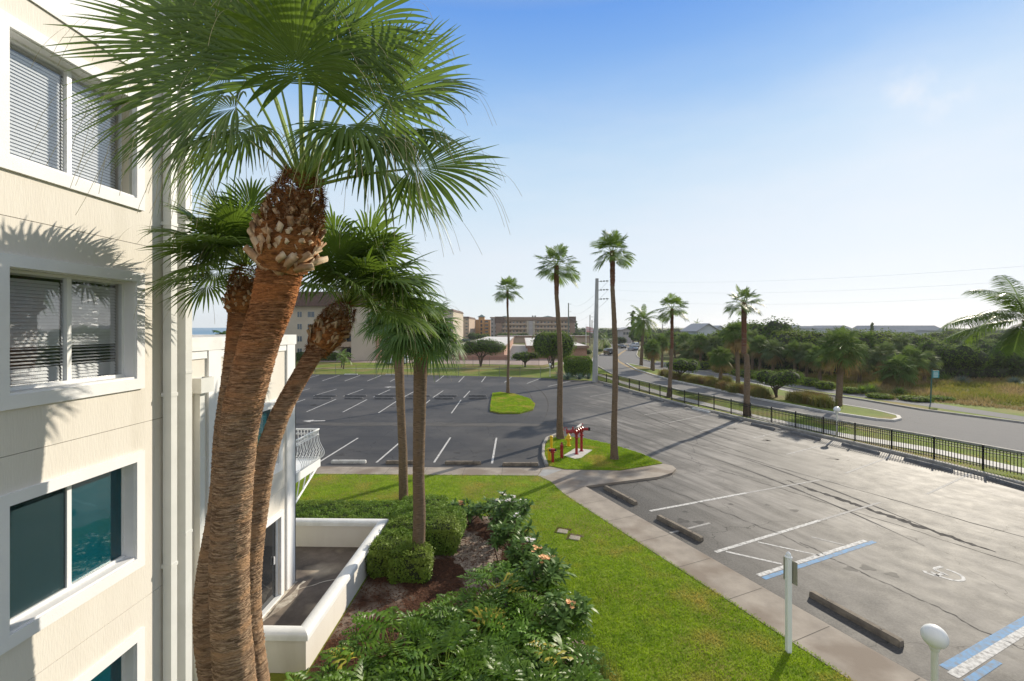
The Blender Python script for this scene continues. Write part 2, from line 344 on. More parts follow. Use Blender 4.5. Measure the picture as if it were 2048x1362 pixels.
M['tealglass'] = glass('teal_window_glass', (.01,.13,.17), (.25,.62,.68), .05, 1.4, .35)
M['darkglass'] = mat('dark_glass', (.02,.022,.025), rough=.05, spec=.8)
HAZE = True
# ------------------------------------------------------------------ ground, lots, roads
def sheet(name, pts, z, m, kind='structure', **k):
    b = MB(); pts = [tuple(p[:2]) for p in pts]
    if sum(pts[i][0]*pts[(i+1)%len(pts)][1]-pts[(i+1)%len(pts)][0]*pts[i][1] for i in range(len(pts))) < 0: pts = pts[::-1]
    b.add([(x,y,z) for x,y in pts], [tuple(range(len(pts)))]); return tag(b.build(name, m), kind=kind, **k)
def slab(name, pts, z0, z1, m, kind='structure', ch=0, **k):
    b = MB(); b.prism(pts, z0, z1, 0, None, ch); return tag(b.build(name, m), kind=kind, **k)
def px(lst, z=0): return [P2(a, b, z) for a, b in lst]
def extend(a, b, d):
    a = Vector(a); b = Vector(b); return tuple(b + (b-a).normalized()*d)
sheet('ground', [(-75,-60),(4000,-60),(4000,9000),(-75,9000)], -0.03, M['ground'])
sheet('beach_sand', [(-105,-60),(-75,-60),(-75,9000),(-105,9000)], -0.6, M['sand'])
sheet('ocean', [(-9000,-60),(-105,-60),(-105,16000),(-9000,16000)], -0.8, M['ocean'])
KERBPX = [(1192,762),(1230,772),(1270,784),(1310,795),(1350,806),(1400,818.5),(1439,827),(1489,839),(1553,852),(1648,874),(1767,901),(1912,936),(2048,971)]
kerb = px(KERBPX); kerb.append(extend(kerb[-2], kerb[-1], 19.5))
# parking lot in two surfaces: newly sealed left lot, older pale right lot
split = px([(1192,762),(1150,800),(1120,835),(1100,880)]) + [(1.5,22.5)]
far_edge = px([(560,748),(640,748.5),(800,749),(1000,753),(1090,756),(1150,760)])
sheet('parking_lot', [(-60,21.4),(1.5,21.4),(3.2,17.5),(11.2,1.0),(kerb[-1][0],1.0)] + kerb[::-1] + far_edge[::-1] + [(-60,far_edge[0][1])], 0.0, M['asphalt_lot'])
# asphalt wear sheets: tar patches and stains
def patch(name, pts, m, z=.004): return sheet(name, pts, z, m)
M['tar'] = mat('tar_patch', (.055,.052,.049), (.12,.112,.104), 5, 8, .95, .003, 50, world=True, spec=.05)
M['sealwear'] = mat('worn_sealcoat', (.075,.07,.066), (.035,.034,.035), 1.2, 9, .9, .003, 50, world=True, stretch=(.4,1.6,1))
def ribbon(b, pts, wd, z, mi=0, taper=False):
    pts = [Vector((p[0], p[1], 0)) for p in pts]; vs = []
    for i, p in enumerate(pts):
        t = (pts[min(i+1,len(pts)-1)]-pts[max(i-1,0)]).normalized(); nrm = Vector((-t.y,t.x,0))
        ww = wd if not hasattr(wd,'__len__') else wd[i]
        vs += [p+nrm*ww/2+Vector((0,0,z)), p-nrm*ww/2+Vector((0,0,z))]
    b.add(vs, [(2*i, 2*i+1, 2*i+3, 2*i+2) for i in range(len(pts)-1)], mi)
b = MB()
def wob(a, c, n=14, amp=.12):
    a = Vector(a); c = Vector(c); d = (c-a); nn = Vector((-d.y,d.x)).normalized(); v = 0; o = []
    for i in range(n+1):
        v = v*.7 + random.uniform(-amp,amp); o.append(tuple(a + d*i/n + nn*v))
    return o
for a_, c_, w_ in (((1245,845),(2048,1075),.055),((1280,955),(1620,1095),.035),((1600,1085),(2048,1300),.035),((1210,805),(1500,880),.03),((1330,905),(2048,1130),.03),((1100,842),(1250,868),.03)):
    pts = wob(P2(*a_), P2(*c_), 60, .05); ribbon(b, pts, [w_*random.uniform(.2,1.3) for _ in pts], .004)
tag(b.build('tar_crack_lines', M['tar']), kind='structure')
b = MB()
for a_, c_, w_ in (((1570,960),(1990,1105),.32),):
    pts = wob(P2(*a_), P2(*c_), 70, .05); n_ = len(pts); ribbon(b, pts, [w_*math.sin(PI*(i+.3)/(n_+.6))**.5*random.uniform(.35,1.2) for i in range(n_)], .0035)
tag(b.build('tyre_stains', M['tar']), kind='structure')
b = MB()
pts = wob(P2(560,846), P2(1090,850), 30, .15); n_ = len(pts); ribbon(b, pts, [1.5*random.uniform(.75,1.1)*(.5+.5*math.sin(PI*i/n_)) for i in range(n_)], .0035)
tag(b.build('worn_lane_surface', M['sealwear']), kind='structure')

# faint tyre arcs where cars turn between the two lots
b = MB(); M['rubber'] = mat('tyre_rubber_mark', (.06,.057,.055), (.10,.095,.09), 2.5, 8, .9, world=True, spec=.1)
def arc(p0, p1, p2, off):
    a, m_, c = (Vector(P2(*q)) for q in (p0, p1, p2)); o = []
    for i in range(31):
        u = i/30; q = a*(1-u)**2+m_*2*u*(1-u)+c*u*u; d = ((m_-a)*(1-u)+(c-m_)*u).normalized(); o.append(q+Vector((-d.y,d.x))*off)
    return o
for p0, p1, p2 in (((1010,846),(1200,840),(1330,905)),((1075,800),(1180,800),(1420,880)),((1250,800),(1330,850),(1560,920)),((1030,760),(1110,790),(1060,850)),((1420,905),(1600,960),(1890,1090))):
    for off in (-.75,.75): pts = arc(p0,p1,p2,off); n_ = len(pts); ribbon(b, pts, [.16*math.sin(PI*(i+.4)/(n_+.8))*random.uniform(.5,1.1) for i in range(n_)], .0022)
tag(b.build('tyre_marks', M['rubber']), kind='structure')
# oil and rust spots in the bays
b = MB()
for a_, n_ in (((700,905),3),((815,905),3),((930,905),3),((1040,905),2),((640,810),2),((720,812),3),((800,812),2),((880,812),2),((650,780),2),((720,779),2),((790,779),2),((870,780),2),((1370,1040),3),((1500,1010),2),((1750,1150),3),((1650,1040),2),((1480,860),2),((1560,885),2),((1680,920),2),((1240,900),1),((900,845),2)):
    for _ in range(n_):
        c_ = Vector(P2(*a_))+Vector((random.uniform(-.8,.8), random.uniform(-.9,.9))); r_ = random.uniform(.05,.26); ph = random.uniform(0,6)
        b.add([(c_.x+r_*(1+.25*math.sin(3*t+ph)+.12*math.sin(7*t))*math.cos(t)*1.2, c_.y+r_*(1+.25*math.sin(3*t+ph)+.12*math.sin(5*t))*math.sin(t), .0028) for t in np.linspace(0,2*PI,22,endpoint=False)], [tuple(range(22))])
M['oil'] = mat('oil_spot', (.035,.033,.032), (.06,.057,.054), 6, 6, .7, world=True, spec=.2)
tag(b.build('oil_stains', M['oil']), kind='structure')
# pavements around the building
swalk = px([(1075,951),(1100,962),(1130,989)], .1) + [(10.1,2.0),(11.66,2.0)] + px([(1170,972),(1318,953),(1345,945),(1352,937),(1345,931),(1327,927),(1240,941),(1130,939),(1100,933),(1083,936)], .1)
swalk += [(-60, P2(1083,936,.1)[1]), (-60, P2(1075,951,.1)[1])]
slab('pavement', swalk, -.05, .10, M['concrete'])
b = MB(); M['joint'] = mat('joint_dirt', (.09,.08,.065), rough=.95)
for i in range(11):                     # joints every 1.55 m across the diagonal walk
    a = Vector(P2(1130,989,.1)); c = Vector((10.1,2.0)); d = (c-a).normalized(); q = a + d*(1.2+i*1.75); nn = Vector((-d.y,d.x))
    if nn.x < 0: nn = -nn
    ribbon(b, [q+nn*.03, q+nn*1.33], .014, .103)
for i in range(14):
    x = .9 - i*1.9; y0 = P2(1075,951,.1)[1]; y1 = P2(1083,936,.1)[1]; ribbon(b, [(x,y0+.02),(x,y1-.02)], .014, .103)
ribbon(b, [P2(1130,989,.1), P2(1170,972,.1)], .02, .1035); ribbon(b, [P2(1075,951,.1), P2(1085,937,.1)], .02, .1035); ribbon(b, [P2(1085,951,.1),P2(1127,938,.1)],.014,.1035)
tag(b.build('pavement_joints', M['joint']), kind='structure')
M['walk_grey'] = mat('grey_patch_concrete', (.33,.33,.325), (.26,.26,.255), 2, 8, .85, .003, 40, world=True)
sheet('pavement_ramp_patch', px([(1078,950.5),(1086,938.5),(1124,939.2),(1090,952)],.104), .104, M['walk_grey'])
# lawn and grass islands
LAWN = px([(1075,951.5),(1100,962.5),(1130,989.5)], .1) + [(10.05,2.0),(-60,2.0),(-60,P2(1075,951.5,.1)[1])]
slab('lawn', LAWN, -.05, .09, M['lawn'])
ISLE = px([(1130,938),(1240,940),(1325,926),(1280,906),(1215,887),(1165,876),(1135,873),(1112,874),(1095,881),(1090,895),(1089,915),(1098,931)], .12)
slab('grass_island', ISLE, -.05, .12, M['lawn'])
ISLE2 = px([(985,786),(1000,784),(1028,787),(1060,797),(1070,808),(1066,818),(1040,825),(1000,825),(980,821),(981,808)], .12)
slab('small_grass_island', ISLE2, -.05, .12, M['lawn'])
b = MB()
def kerbline(b, pts, wd, h, mi=0):
    pts = [Vector((p[0], p[1], 0)) for p in pts]; vs = []
    for i, p in enumerate(pts):
        t = (pts[min(i+1,len(pts)-1)]-pts[max(i-1,0)]).normalized(); nn = Vector((-t.y,t.x,0))
        for o, z in ((wd/2,-.05),(wd/2,h-.02),(wd/2-.03,h),(-wd/2+.03,h),(-wd/2,h-.02),(-wd/2,-.05)): vs.append(p+nn*o+Vector((0,0,z)))
    fs = [(6*i+k, 6*i+k+1, 6*i+k+7, 6*i+k+6) for i in range(len(pts)-1) for k in range(5)]
    b.add(vs, fs + [(0,1,2,3,4,5), tuple(6*(len(pts)-1)+k for k in (5,4,3,2,1,0))], mi)
kerbline(b, px([(1112,872),(1094,879),(1087,893),(1086,914),(1094,934)], .0), .16, .17)
tag(b.build('island_kerb', M['kerb']), kind='structure')
b = MB(); kerbline(b, kerb, .3, .15); tag(b.build('lot_kerb', M['kerb']), kind='structure')
# road
ROADN = px([(1210,681),(1222,687),(1224,694),(1208,706),(1186,716),(1184,723),(1197,733.5),(1223,748),(1244,754),(1280,762),(1320,771.5),(1360,781),(1413,791),(1465,802),(1518,813),(1624,833),(1711,849),(1755,856),(1854,873),(1950,890),(2048,908)])
ROADN.append(extend(ROADN[-2], ROADN[-1], 26))
ROADF = px([(1262,681),(1274,688),(1281,694),(1275,702),(1273,710),(1276,715),(1285,719),(1312,727),(1394,741),(1458,752),(1560,774),(1660,791),(1716,799),(1849,821),(2048,846.5)])
ROADF.append(extend(ROADF[-2], ROADF[-1], 36))
sheet('road', ROADN + ROADF[::-1], -.004, M['road'])
sheet('far_road', px([(1262,680.9),(1210,680.9)]) + [P2(1196,676), P2(1120,672), P2(1100,668), P2(1180,671), P2(1240,675)], -.006, M['road'])
b = MB(); kerbline(b, ROADN, .25, .13); kerbline(b, ROADF, .25, .13); tag(b.build('road_kerbs', M['kerb']), kind='structure')
MED = px([(1252,726),(1273,738),(1306,749),(1356,762),(1400,771),(1429,777),(1526,798),(1653,822),(1754,837),(1785,839.5),(1799,836),(1796,831),(1785,828),(1748,819),(1685,809),(1662,799),(1571,781),(1511,767),(1458,759),(1409,751),(1350,743),(1302,736),(1286,732.5),(1265,728)], .12)
slab('planted_median', MED, -.04, .12, M['verge'])
b = MB(); kerbline(b, MED + [MED[0]], .28, .15); tag(b.build('median_kerb', M['concrete_light']), kind='structure')
SWF = px([(1196,747),(1223,755.5),(1244,762),(1280,771),(1360,793),(1440,812),(1524,833),(1624,853),(1689,867),(1854,894),(2019,930)], .02)
SWN = px([(1196,751),(1223,759.5),(1244,767),(1280,778),(1360,800),(1440,819.5),(1524,840),(1624,861),(1689,875),(1854,903),(2019,940)], .02)
SWF.append(extend(SWF[-2],SWF[-1],24)); SWN.append(extend(SWN[-2],SWN[-1],24))
VERGE = kerb + ROADN[::-1][:18]
sheet('grass_verge', kerb + [P2(2048,971)][0:0] + ROADN[6:][::-1], -.012, M['verge'])
slab('roadside_pavement', SWF + SWN[::-1], -.04, .03, M['concrete_light'])
PATHF = px([(1312,722),(1393,733),(1472,750),(1571,766),(1660,778),(1849,803),(2048,833)]); PATHN = px([(1312,726),(1393,738),(1472,755),(1571,772),(1660,786),(1849,812),(2048,842)])
PATHF.append(extend(PATHF[-2],PATHF[-1],30)); PATHN.append(extend(PATHN[-2],PATHN[-1],30))
sheet('cycle_path', PATHF + PATHN[::-1], -.004, M['road'])
sheet('far_verge', ROADF[6:] + px([(2300,860)]) + px([(2048,820),(1900,806),(1780,798),(1660,775),(1571,762),(1472,746),(1393,730),(1312,719),(1283,712)]), -.014, M['verge'])
sheet('meadow', px([(2048,821),(1900,807),(1780,799),(1660,776),(1571,763),(1472,747),(1393,731)]) + px([(1393,712),(1600,735),(1800,735),(2048,735),(2600,760),(2500,830)]), -.018, M['meadow'])
# pavers and drives beyond the lot
M['driveway'] = mat('grey_drive', (.17,.16,.155), (.13,.125,.12), .8, 8, .8, .003, 30, world=True)
sheet('paver_drive', px([(600,723),(1085,730),(1120,724),(1110,714),(1040,714),(905,716),(850,716),(745,714),(600,716)]), -.010, M['pavers'])
sheet('access_drive', px([(870,718),(905,718),(938,686),(960,678),(905,679),(860,700),(850,715)]), -.006, M['driveway'])
sheet('concrete_yard', px([(1010,719),(1060,719),(1055,690),(1013,688)]), -.006, M['concrete_light'])
sheet('north_lawn', px([(560,748),(640,748.5),(800,749),(1000,753),(1090,756),(1150,760),(1192,762),(1197,748),(1184,723),(1186,716),(1150,716),(1085,730.5),(600,723.5),(540,722)]), -.008, M['verge'])
b = MB(); ribbon(b, px([(560,736.5),(800,736.8),(1090,736.8),(1120,730),(1160,708),(1195,700)]), .9, .003); tag(b.build('footpath', M['concrete']), kind='structure')
# paint
b = MB(); 
def line(a_, c_, wd=.11, z=.004, bb=None): ribbon(bb or b, [P2(*a_), P2(*c_)], wd, z)
LEFT = [((637,925),(716,876)),((753,925),(803,882)),((868,925),(901,875)),((984,927),(993,875.5))]
for a_, c_ in LEFT: line(a_, c_)
for k in range(4): line((637-115*(k+1),925),(716-101*(k+1),876))
def c4(x, y): return (560+x/3.784, 640+y/3.784)
for a_, c_ in (((255,573),(430,522)),((478,578),(630,523)),((705,583),(832,527)),((930,586),(1035,531)),((1157,587),(1235,535)),((1390,588),(1437,537)),
    ((200,695),(423,600)),((475,697),(658,602)),((745,703),(897,605)),((1020,704),(1135,605)),((1297,706),(1370,605)),((-75,693),(190,600)),((30,570),(225,520)),
    ((320,460),(450,418)),((490,462),(607,418)),((660,462),(768,418)),((835,465),(920,420)),((1010,466),(1080,422)),((1180,467),(1240,422)),((1352,470),(1395,425)),((1525,470),(1557,427)),((1700,472),(1753,430)),((150,458),(295,416))):
    line(c4(*a_), c4(*c_), .10)
for a_, c_ in (((1054,767),(1081,756.5)),((1096,773),(1141,762))): line(a_, c_)
# arrows on the lanes
def arrow(tip, tail, wd):
    t = Vector(P2(*tip)); q = Vector(P2(*tail)); d = (q-t).normalized(); nn = Vector((-d.y,d.x)); Lh = (q-t).length*.42
    b.add([(*(t),.004), (*(t+d*Lh+nn*wd),.004), (*(t+d*Lh+nn*wd*.3),.004), (*(q+nn*wd*.3),.004), (*(q-nn*wd*.3),.004), (*(t+d*Lh-nn*wd*.3),.004), (*(t+d*Lh-nn*wd),.004)], [(0,1,2,3,4,5,6)][::1])
arrow((605,842),(650,841.5),.45); arrow((768,774),(797,774.3),.5)
line((1300,1022),(1492,986), .13)
line((1431,1104),(1639,1041),.13); line((1451.6,1103),(1563,1128),.1); line((1515.6,1084),(1639,1111),.08); line((1516,1151),(1731,1081),.15); line((1905,1351),(2100,1228),.19)
tag(b.build('white_bay_lines', M['whitepaint']), kind='structure')
b = MB()
for a_, c_ in (((1288,830),(1377.5,815)),((1337,845),(1430,827)),((1400,863),(1495,843)),((1507,876),(1567,862)),((1573,909),(1666,885)),((1691,946.5),(1786,911.4)),((1854,988),(1943,946.5)),((1248,816),(1333,803)),((1145,777),(1199,769)),((1180,793),(1235,784)),((1639,1041),(1760,1005)),((1492,986),(1640,960)),((1340,1066),(1420,1046)),((1623,1074),(1689,1090))): line(a_, c_, .10)
tag(b.build('faded_bay_lines', M['fadedpaint']), kind='structure')
b = MB(); line((1527,1157),(1749,1083),.15,.0045); line((1888,1336),(2100,1211),.17,.0045); line((1934,1364),(1996,1323),.14,.0045)
tag(b.build('blue_bay_lines', M['bluepaint']), kind='structure')
b = MB()
yl = px([(1253,700),(1246,704),(1237,711),(1234,716),(1238,722),(1249,728.5),(1264,736),(1280,742),(1310,751),(1340,758)])
for off in (.0,.35): ribbon(b, [(x-off, y-off*.6) for x, y in yl], .14, .001)
for k in range(4): ribbon(b, px([(1258+k*1.5,690+k*1.5),(1264-k,695+k*.5)]), .3, .001)
ribbon(b, px([(1240,683),(1254,689),(1258,696)]), .14, .001); ribbon(b, px([(1380,765),(1440,777)]), .12, .125)
tag(b.build('yellow_road_lines', M['yellowpaint']), kind='structure')
# worn access symbol
b = MB(); c0 = Vector(P2(1893,1148)); ax = (Vector(P2(1912,1149))-Vector(P2(1860,1130))).normalized(); ay = Vector((-ax.y,ax.x))
def sym(pts, wd): ribbon(b, [c0+ax*p[0]+ay*p[1] for p in pts], wd, .0045)
sym([(.36*math.cos(t),.34*math.sin(t)) for t in np.linspace(-2.4,1.9,22)], .085)
sym([(-.25,.42),(-.30,.12),(-.26,-.02)], .10); sym([(-.26,-.02),(.02,-.05),(.05,-.1)], .08); sym([(-.05,-.05),(-.10,-.42)], .09); sym([(-.10,-.42),(-.30,-.45),(-.38,-.36)], .1)
tag(b.build('painted_access_symbol', M['whitepaint']), kind='structure')
# valve covers set in the lawn
for i, (a, c, lab) in enumerate(((1125,1063,'square concrete valve cover in the lawn, farther of the pair'),(1149,1076,'square concrete valve cover in the lawn, nearer of the pair'))):
    p = P(a, c, .1); b = MB(); Mx = Matrix.Translation(p) @ Matrix.Rotation(R(-18),4,'Z')
    b.cbox((0,0,-.05),(.36,.30,.075),0,Mx,.02); o = b.build('valve_cover', M['concrete'], loc=tuple(p)); tag(o, lab, 'valve cover', 'valve covers in the lawn')
    b = MB(); 
    for x0,x1,y0,y1 in ((-.26,.26,.155,.30),(-.26,-.185,-.17,.155)): b.box(x0,x1,y0,y1,-.02,.004,0,Mx)
    q = b.build('soil_edge', M['mulch'], parent=o); q.location = (-p.x,-p.y,-p.z)

# ------------------------------------------------------------------ grass blades
def in_poly(pts, poly):
    x = pts[:,0]; y = pts[:,1]; ins = np.zeros(len(pts), bool); n = len(poly); j = n-1
    for i in range(n):
        xi, yi = poly[i][:2]; xj, yj = poly[j][:2]
        c = ((yi > y) != (yj > y)) & (x < (xj-xi)*(y-yi)/((yj-yi) or 1e-9)+xi); ins ^= c; j = i
    return ins
BED = [(-4.4,5),(-4.4,14.9),(-6.4,14.9),(-6.4,17.5),(-3.2,17.4),(-.4,16.9),(.3,15.4),(.35,13.6),(1.0,12.2),(1.35,10.5),(1.75,8.6),(2.1,6.5),(2.3,5)]
def blades(name, poly, n, h, wd, m, z, excl=(), kind='stuff', near=None, lean=.5, label=None, clump=0):
    poly = np.array([p[:2] for p in poly]); lo = poly.min(0); hi = poly.max(0)
    pts = RNG.uniform(lo, hi, (n, 2))
    if near: # denser close by
        pts = pts[RNG.random(n) < np.clip(near/np.maximum(pts[:,1],1), .15, 1)**1.5]
    pts = pts[in_poly(pts, poly)]
    for e in excl: pts = pts[~in_poly(pts, e)]
    k = len(pts); hh = h*RNG.uniform(.5,1.3,k); a = RNG.uniform(0,2*PI,k); d = RNG.normal(0,lean,(k,2))*hh[:,None]
    if clump:
        g = np.sin(pts[:,0]*clump)*np.sin(pts[:,1]*clump*1.3+1)+np.sin(pts[:,0]*clump*.37+pts[:,1]*clump*.5); hh = hh*(1+.35*g)
    ww = wd*RNG.uniform(.6,1.4,k)
    v = np.zeros((k,3,3)); v[:,0,:2] = pts + np.stack([np.cos(a),np.sin(a)],1)*ww[:,None]/2; v[:,1,:2] = pts - np.stack([np.cos(a),np.sin(a)],1)*ww[:,None]/2
    v[:,:2,2] = z; v[:,2,:2] = pts+d; v[:,2,2] = z+hh
    b = NB(); b.add(v, np.arange(3*k).reshape(-1,3)); o = b.build(name, m); tag(o, label, 'grass' if label else None, kind=kind); return o
NEARL = px([(1075,950.4),(1101,961.4),(1131.5,988.0)], .1) + [(8.76,5.0),(-4,5.0),(-14,14),(-14,P2(1075,950.4,.1)[1])]
blades('lawn_grass', NEARL, 620000, .05, .022, M['blade'], .085, [BED, [(-16,5),(-4.4,5),(-4.4,14.9),(-16,14.9)]], near=12, label='bright mown grass of the lawn beside the pavement', lean=.8)
PAD = px([(1127,911),(1150,897),(1185,900),(1162,916),(1150,918)],.135)
blades('island_grass', ISLE, 42000, .06, .03, M['blade'], .115, [PAD], label='bright grass on the island with the red valves', lean=.8)
blades('small_island_grass', ISLE2, 26000, .06, .05, M['blade'], .115, label='bright grass on the small island below a palm', lean=.8)
blades('meadow_grass', px([(2048,821),(1900,807),(1780,799),(1660,776),(1571,763),(1472,747),(1420,738)]) + px([(1420,722),(1600,742),(1800,748),(2048,742),(2300,760),(2300,825)]), 95000, .42, .09, M['meadow_blade'], 0, label='rough yellow and reddish grass of the open field', clump=.8)
blades('verge_blades', kerb + ROADN[6:][::-1], 60000, .05, .05, M['blade'], -.01, [SWF+SWN[::-1]], label='mown grass verge beside the black fence')
# mulch bed with chips
M['soil'] = mat('bare_sandy_soil', (.36,.30,.25), (.20,.15,.12), 4, 9, .95, .01, 30, world=True, spec=.1, lo=.4, hi=.62)
sp_ = [(-1.35+.75*math.cos(t)*(1+.18*math.sin(3*t)), 13.9+1.75*math.sin(t)*(1+.15*math.cos(4*t)), .1075) for t in np.linspace(0,2*PI,110,endpoint=False)]
sp_ = [(x-.33*(y-13.9)+random.uniform(-.07,.07), y+random.uniform(-.07,.07), z) for x, y, z in sp_]
sheet('bare_soil', [(x,y) for x,y,z in sp_], .1075, M['soil'])
slab('planting_bed', BED, .05, .105, M['mulch'])
bp_ = np.array(BED); pts = RNG.uniform(bp_.min(0), bp_.max(0), (26000,2)); pts = pts[in_poly(pts, BED)]; k = len(pts)
a = RNG.uniform(0,2*PI,k); ln = RNG.uniform(.012,.05,k); wd = RNG.uniform(.004,.012,k); dx = np.stack([np.cos(a),np.sin(a)],1); nx = np.stack([-np.sin(a),np.cos(a)],1)
v = np.zeros((k,4,3)); 
for i,(s1,s2) in enumerate(((-1,-1),(1,-1),(1,1),(-1,1))): v[:,i,:2] = pts+dx*ln[:,None]*s1+nx*wd[:,None]*s2; v[:,i,2] = .108+RNG.uniform(0,.018,k)
b = NB(); b.add(v, np.arange(4*k).reshape(-1,4)); tag(b.build('mulch_litter', M['mulch_bit']), 'brown bark litter on the planting bed', 'mulch', kind='stuff')
# ------------------------------------------------------------------ near building, tall wing
WX = -6.0; YE = 8.05; ST = 2.79
apt = thing('apartment_building', 'tall cream apartment block with white window surrounds at the edge of the picture', 'building', (WX, YE, 0))
def at(b, name, m, root=apt, **k):
    o = b.build(name, m, **k); o.parent = root; o.location = Vector(o.location) - Vector(root.location); return o
# openings: (y0,y1,z0,z1)
OP = []; zc = [H+.71, H+.71+ST, H+.71-ST, H+.71-2*ST]
for z1 in zc: OP.append((5.15, 6.90, z1-1.5, z1))
for z1 in zc: OP.append((.6, 3.2, z1-1.5, z1))
def wallstack(b, x, y0, y1, z0, z1, ops, th=.3, joints=()):
    ys = sorted({y0, y1} | {o[0] for o in ops} | {o[1] for o in ops}); zs = sorted({z0, z1} | {o[2] for o in ops} | {o[3] for o in ops} | set(joints))
    for i in range(len(ys)-1):
        for j in range(len(zs)-1):
            cy, cz = (ys[i]+ys[i+1])/2, (zs[j]+zs[j+1])/2
            if any(o[0] < cy < o[1] and o[2] < cz < o[3] for o in ops): continue
            g = .004 if zs[j+1] in joints else 0; g0 = .004 if zs[j] in joints else 0
            b.box(x-th, x, ys[i], ys[i+1], zs[j]+g0, zs[j+1]-g)
joints = [H+1.30, H-1.50, H-4.29]
b = MB(); wallstack(b, WX, -4, YE, -.05, 13.4, OP, .3, joints)
b.box(-20, WX-.3, YE-.3, YE, -.05, 13.4); b.box(-20, WX-.3, -4, -3.7, -.05, 13.4); b.box(-20,-19.7,-3.7,YE-.3,-.05,13.4); b.box(-20,WX,-4,YE,13.4,13.6)
at(b, 'wall', M['cream'])
b = MB(); b.box(-12, -6.31, -3, 7.7, 1, 13.0); at(b, 'room_core', M['dark'])
b = MB(); b.box(WX, WX+.012, -4, YE, H+4.05, 13.38); at(b, 'parapet_band', M['white'])
b = MB(); b.box(WX+.012, WX+.03, -4, YE, H+3.98, H+4.05); at(b, 'parapet_trim', M['coping'])
# two downspouts
b = MB(); b.box(WX+.03, WX+.17, 7.42, 7.55, .05, 13.3); 
for z in (3.2, 6.05, 8.9): b.box(WX+.003, WX+.18, 7.41, 7.56, z, z+.06)
at(b, 'downspout', M['spout'])
b = MB(); b.box(WX+.03, WX+.18, 7.73, 7.88, .05, 13.3)
for z in (3.6, 6.4, 9.1): b.box(WX+.003, WX+.19, 7.72, 7.89, z, z+.05)
at(b, 'downspout', M['spout'])
b = MB(); b.box(WX+.003, WX+.035, 7.93, YE+.003, -.04, 13.3); b.box(WX-.3, WX+.036, YE, YE+.03, -.04, 13.3); at(b, 'corner_trim', M['cream'])
def make_window(root, X, y0, y1, z0, z1, style, tr=.145):
    """surround > parts: each window a part, with frame, glass and blind as its own pieces"""
    s = MB(); t = .045
    s.box(X, X+t, y0-tr, y1+tr, z1, z1+tr); s.box(X, X+t, y0-tr, y1+tr, z0-tr-.02, z0); s.box(X, X+t, y0-tr, y0, z0, z1); s.box(X, X+t, y1, y1+tr, z0, z1)
    d = .15    # reveal
    s.box(X-d, X, y0, y0+.012, z0, z1); s.box(X-d, X, y1-.012, y1, z0, z1); s.box(X-d, X, y0+.012, y1-.012, z1-.012, z1); s.box(X-d, X+.02, y0+.012, y1-.012, z0, z0+.03)
    win = at(s, 'window', M['white'], root)
    def sub(bb, name, m): o = bb.build(name, m); o.parent = win; o.location = -(Vector(win.location)+Vector(root.location)); return o
    fx = X-d; ya, yb = y0+.013, y1-.013; za, zb = z0+.031, z1-.013; ym = (ya+yb)/2
    f = MB(); fw = .035; fm = M['frame']
    f.box(fx-.06, fx, ya, yb, zb-fw, zb); f.box(fx-.06, fx+.02, ya, yb, za, za+fw+.01); f.box(fx-.06, fx, ya, ya+fw, za+fw+.01, zb-fw); f.box(fx-.06, fx, yb-fw, yb, za+fw+.01, zb-fw)
    f.box(fx-.05, fx+.012, ym-.03, ym+.03, za+fw+.011, zb-fw-.001)
    sub(f, 'frame', fm)
    if style != 'screen':
        g = MB(); g.box(fx-.04, fx-.034, ya+fw, ym-.03, za+fw+.01, zb-fw); g.box(fx-.022, fx-.016, ym+.03, yb-fw, za+fw+.01, zb-fw)
        sub(g, 'pane', M['tealglass'] if style == 'teal' else M['glass'])
        if style == 'teal':
            g = MB(); g.box(fx-.012, fx-.011, ya+fw, ym-.03, za+fw+.01, zb-fw); sub(g, 'insect_screen', M['screen'])
    # blinds
    n = int((zb-za-.08)/.045); bl = MB(); sag = .012
    gapz = (z0+.42 if style == 'half' else -1)
    for k in range(n):
        z = za+.04+k*.045
        for q, (a_, c_) in enumerate(((ya+.03, ym-.012), (ym+.012, yb-.03))):
            tilt = .33 if (style == 'half' and abs(z-gapz) < .13) else 1.15
            if style == 'teal': tilt = .9
            h = .024
            dz = h*math.sin(tilt); dx = h*math.cos(tilt); x = fx-.115
            bl.add([(x+dx,a_,z-dz),(x+dx,c_,z-dz),(x-dx,c_,z+dz),(x-dx,a_,z+dz)], [(0,1,2,3)])
    bl.box(fx-.14, fx-.09, ya+.03, yb-.03, zb-.05, zb-.01)
    sub(bl, 'blind', M['blind'] if style != 'teal' else M['tealroom'])
    if style == 'white':
        j = MB(); j.box(X-d+.003, X-.03, y1-.06, y1-.0125, z0+.035, z1-.0125); sub(j, 'jamb', M['frame_tan'])
    return win
M['screen'] = bpy.data.materials.new('insect_screen'); M['screen'].use_nodes = True
_n = M['screen'].node_tree.nodes; _l = M['screen'].node_tree.links; _b = _n["Principled BSDF"]; _b.inputs["Base Color"].default_value = (.012,.045,.055,1); _b.inputs["Roughness"].default_value = .8
_t = _n.new("ShaderNodeBsdfTransparent"); _m = _n.new("ShaderNodeMixShader"); _m.inputs[0].default_value = .42; _l.new(_t.outputs[0], _m.inputs[1]); _l.new(_b.outputs[0], _m.inputs[2]); _l.new(_m.outputs[0], _n["Material Output"].inputs[0])
for i, o_ in enumerate(OP): make_window(apt, WX, *o_, ('half','white','teal','teal')[i%4])

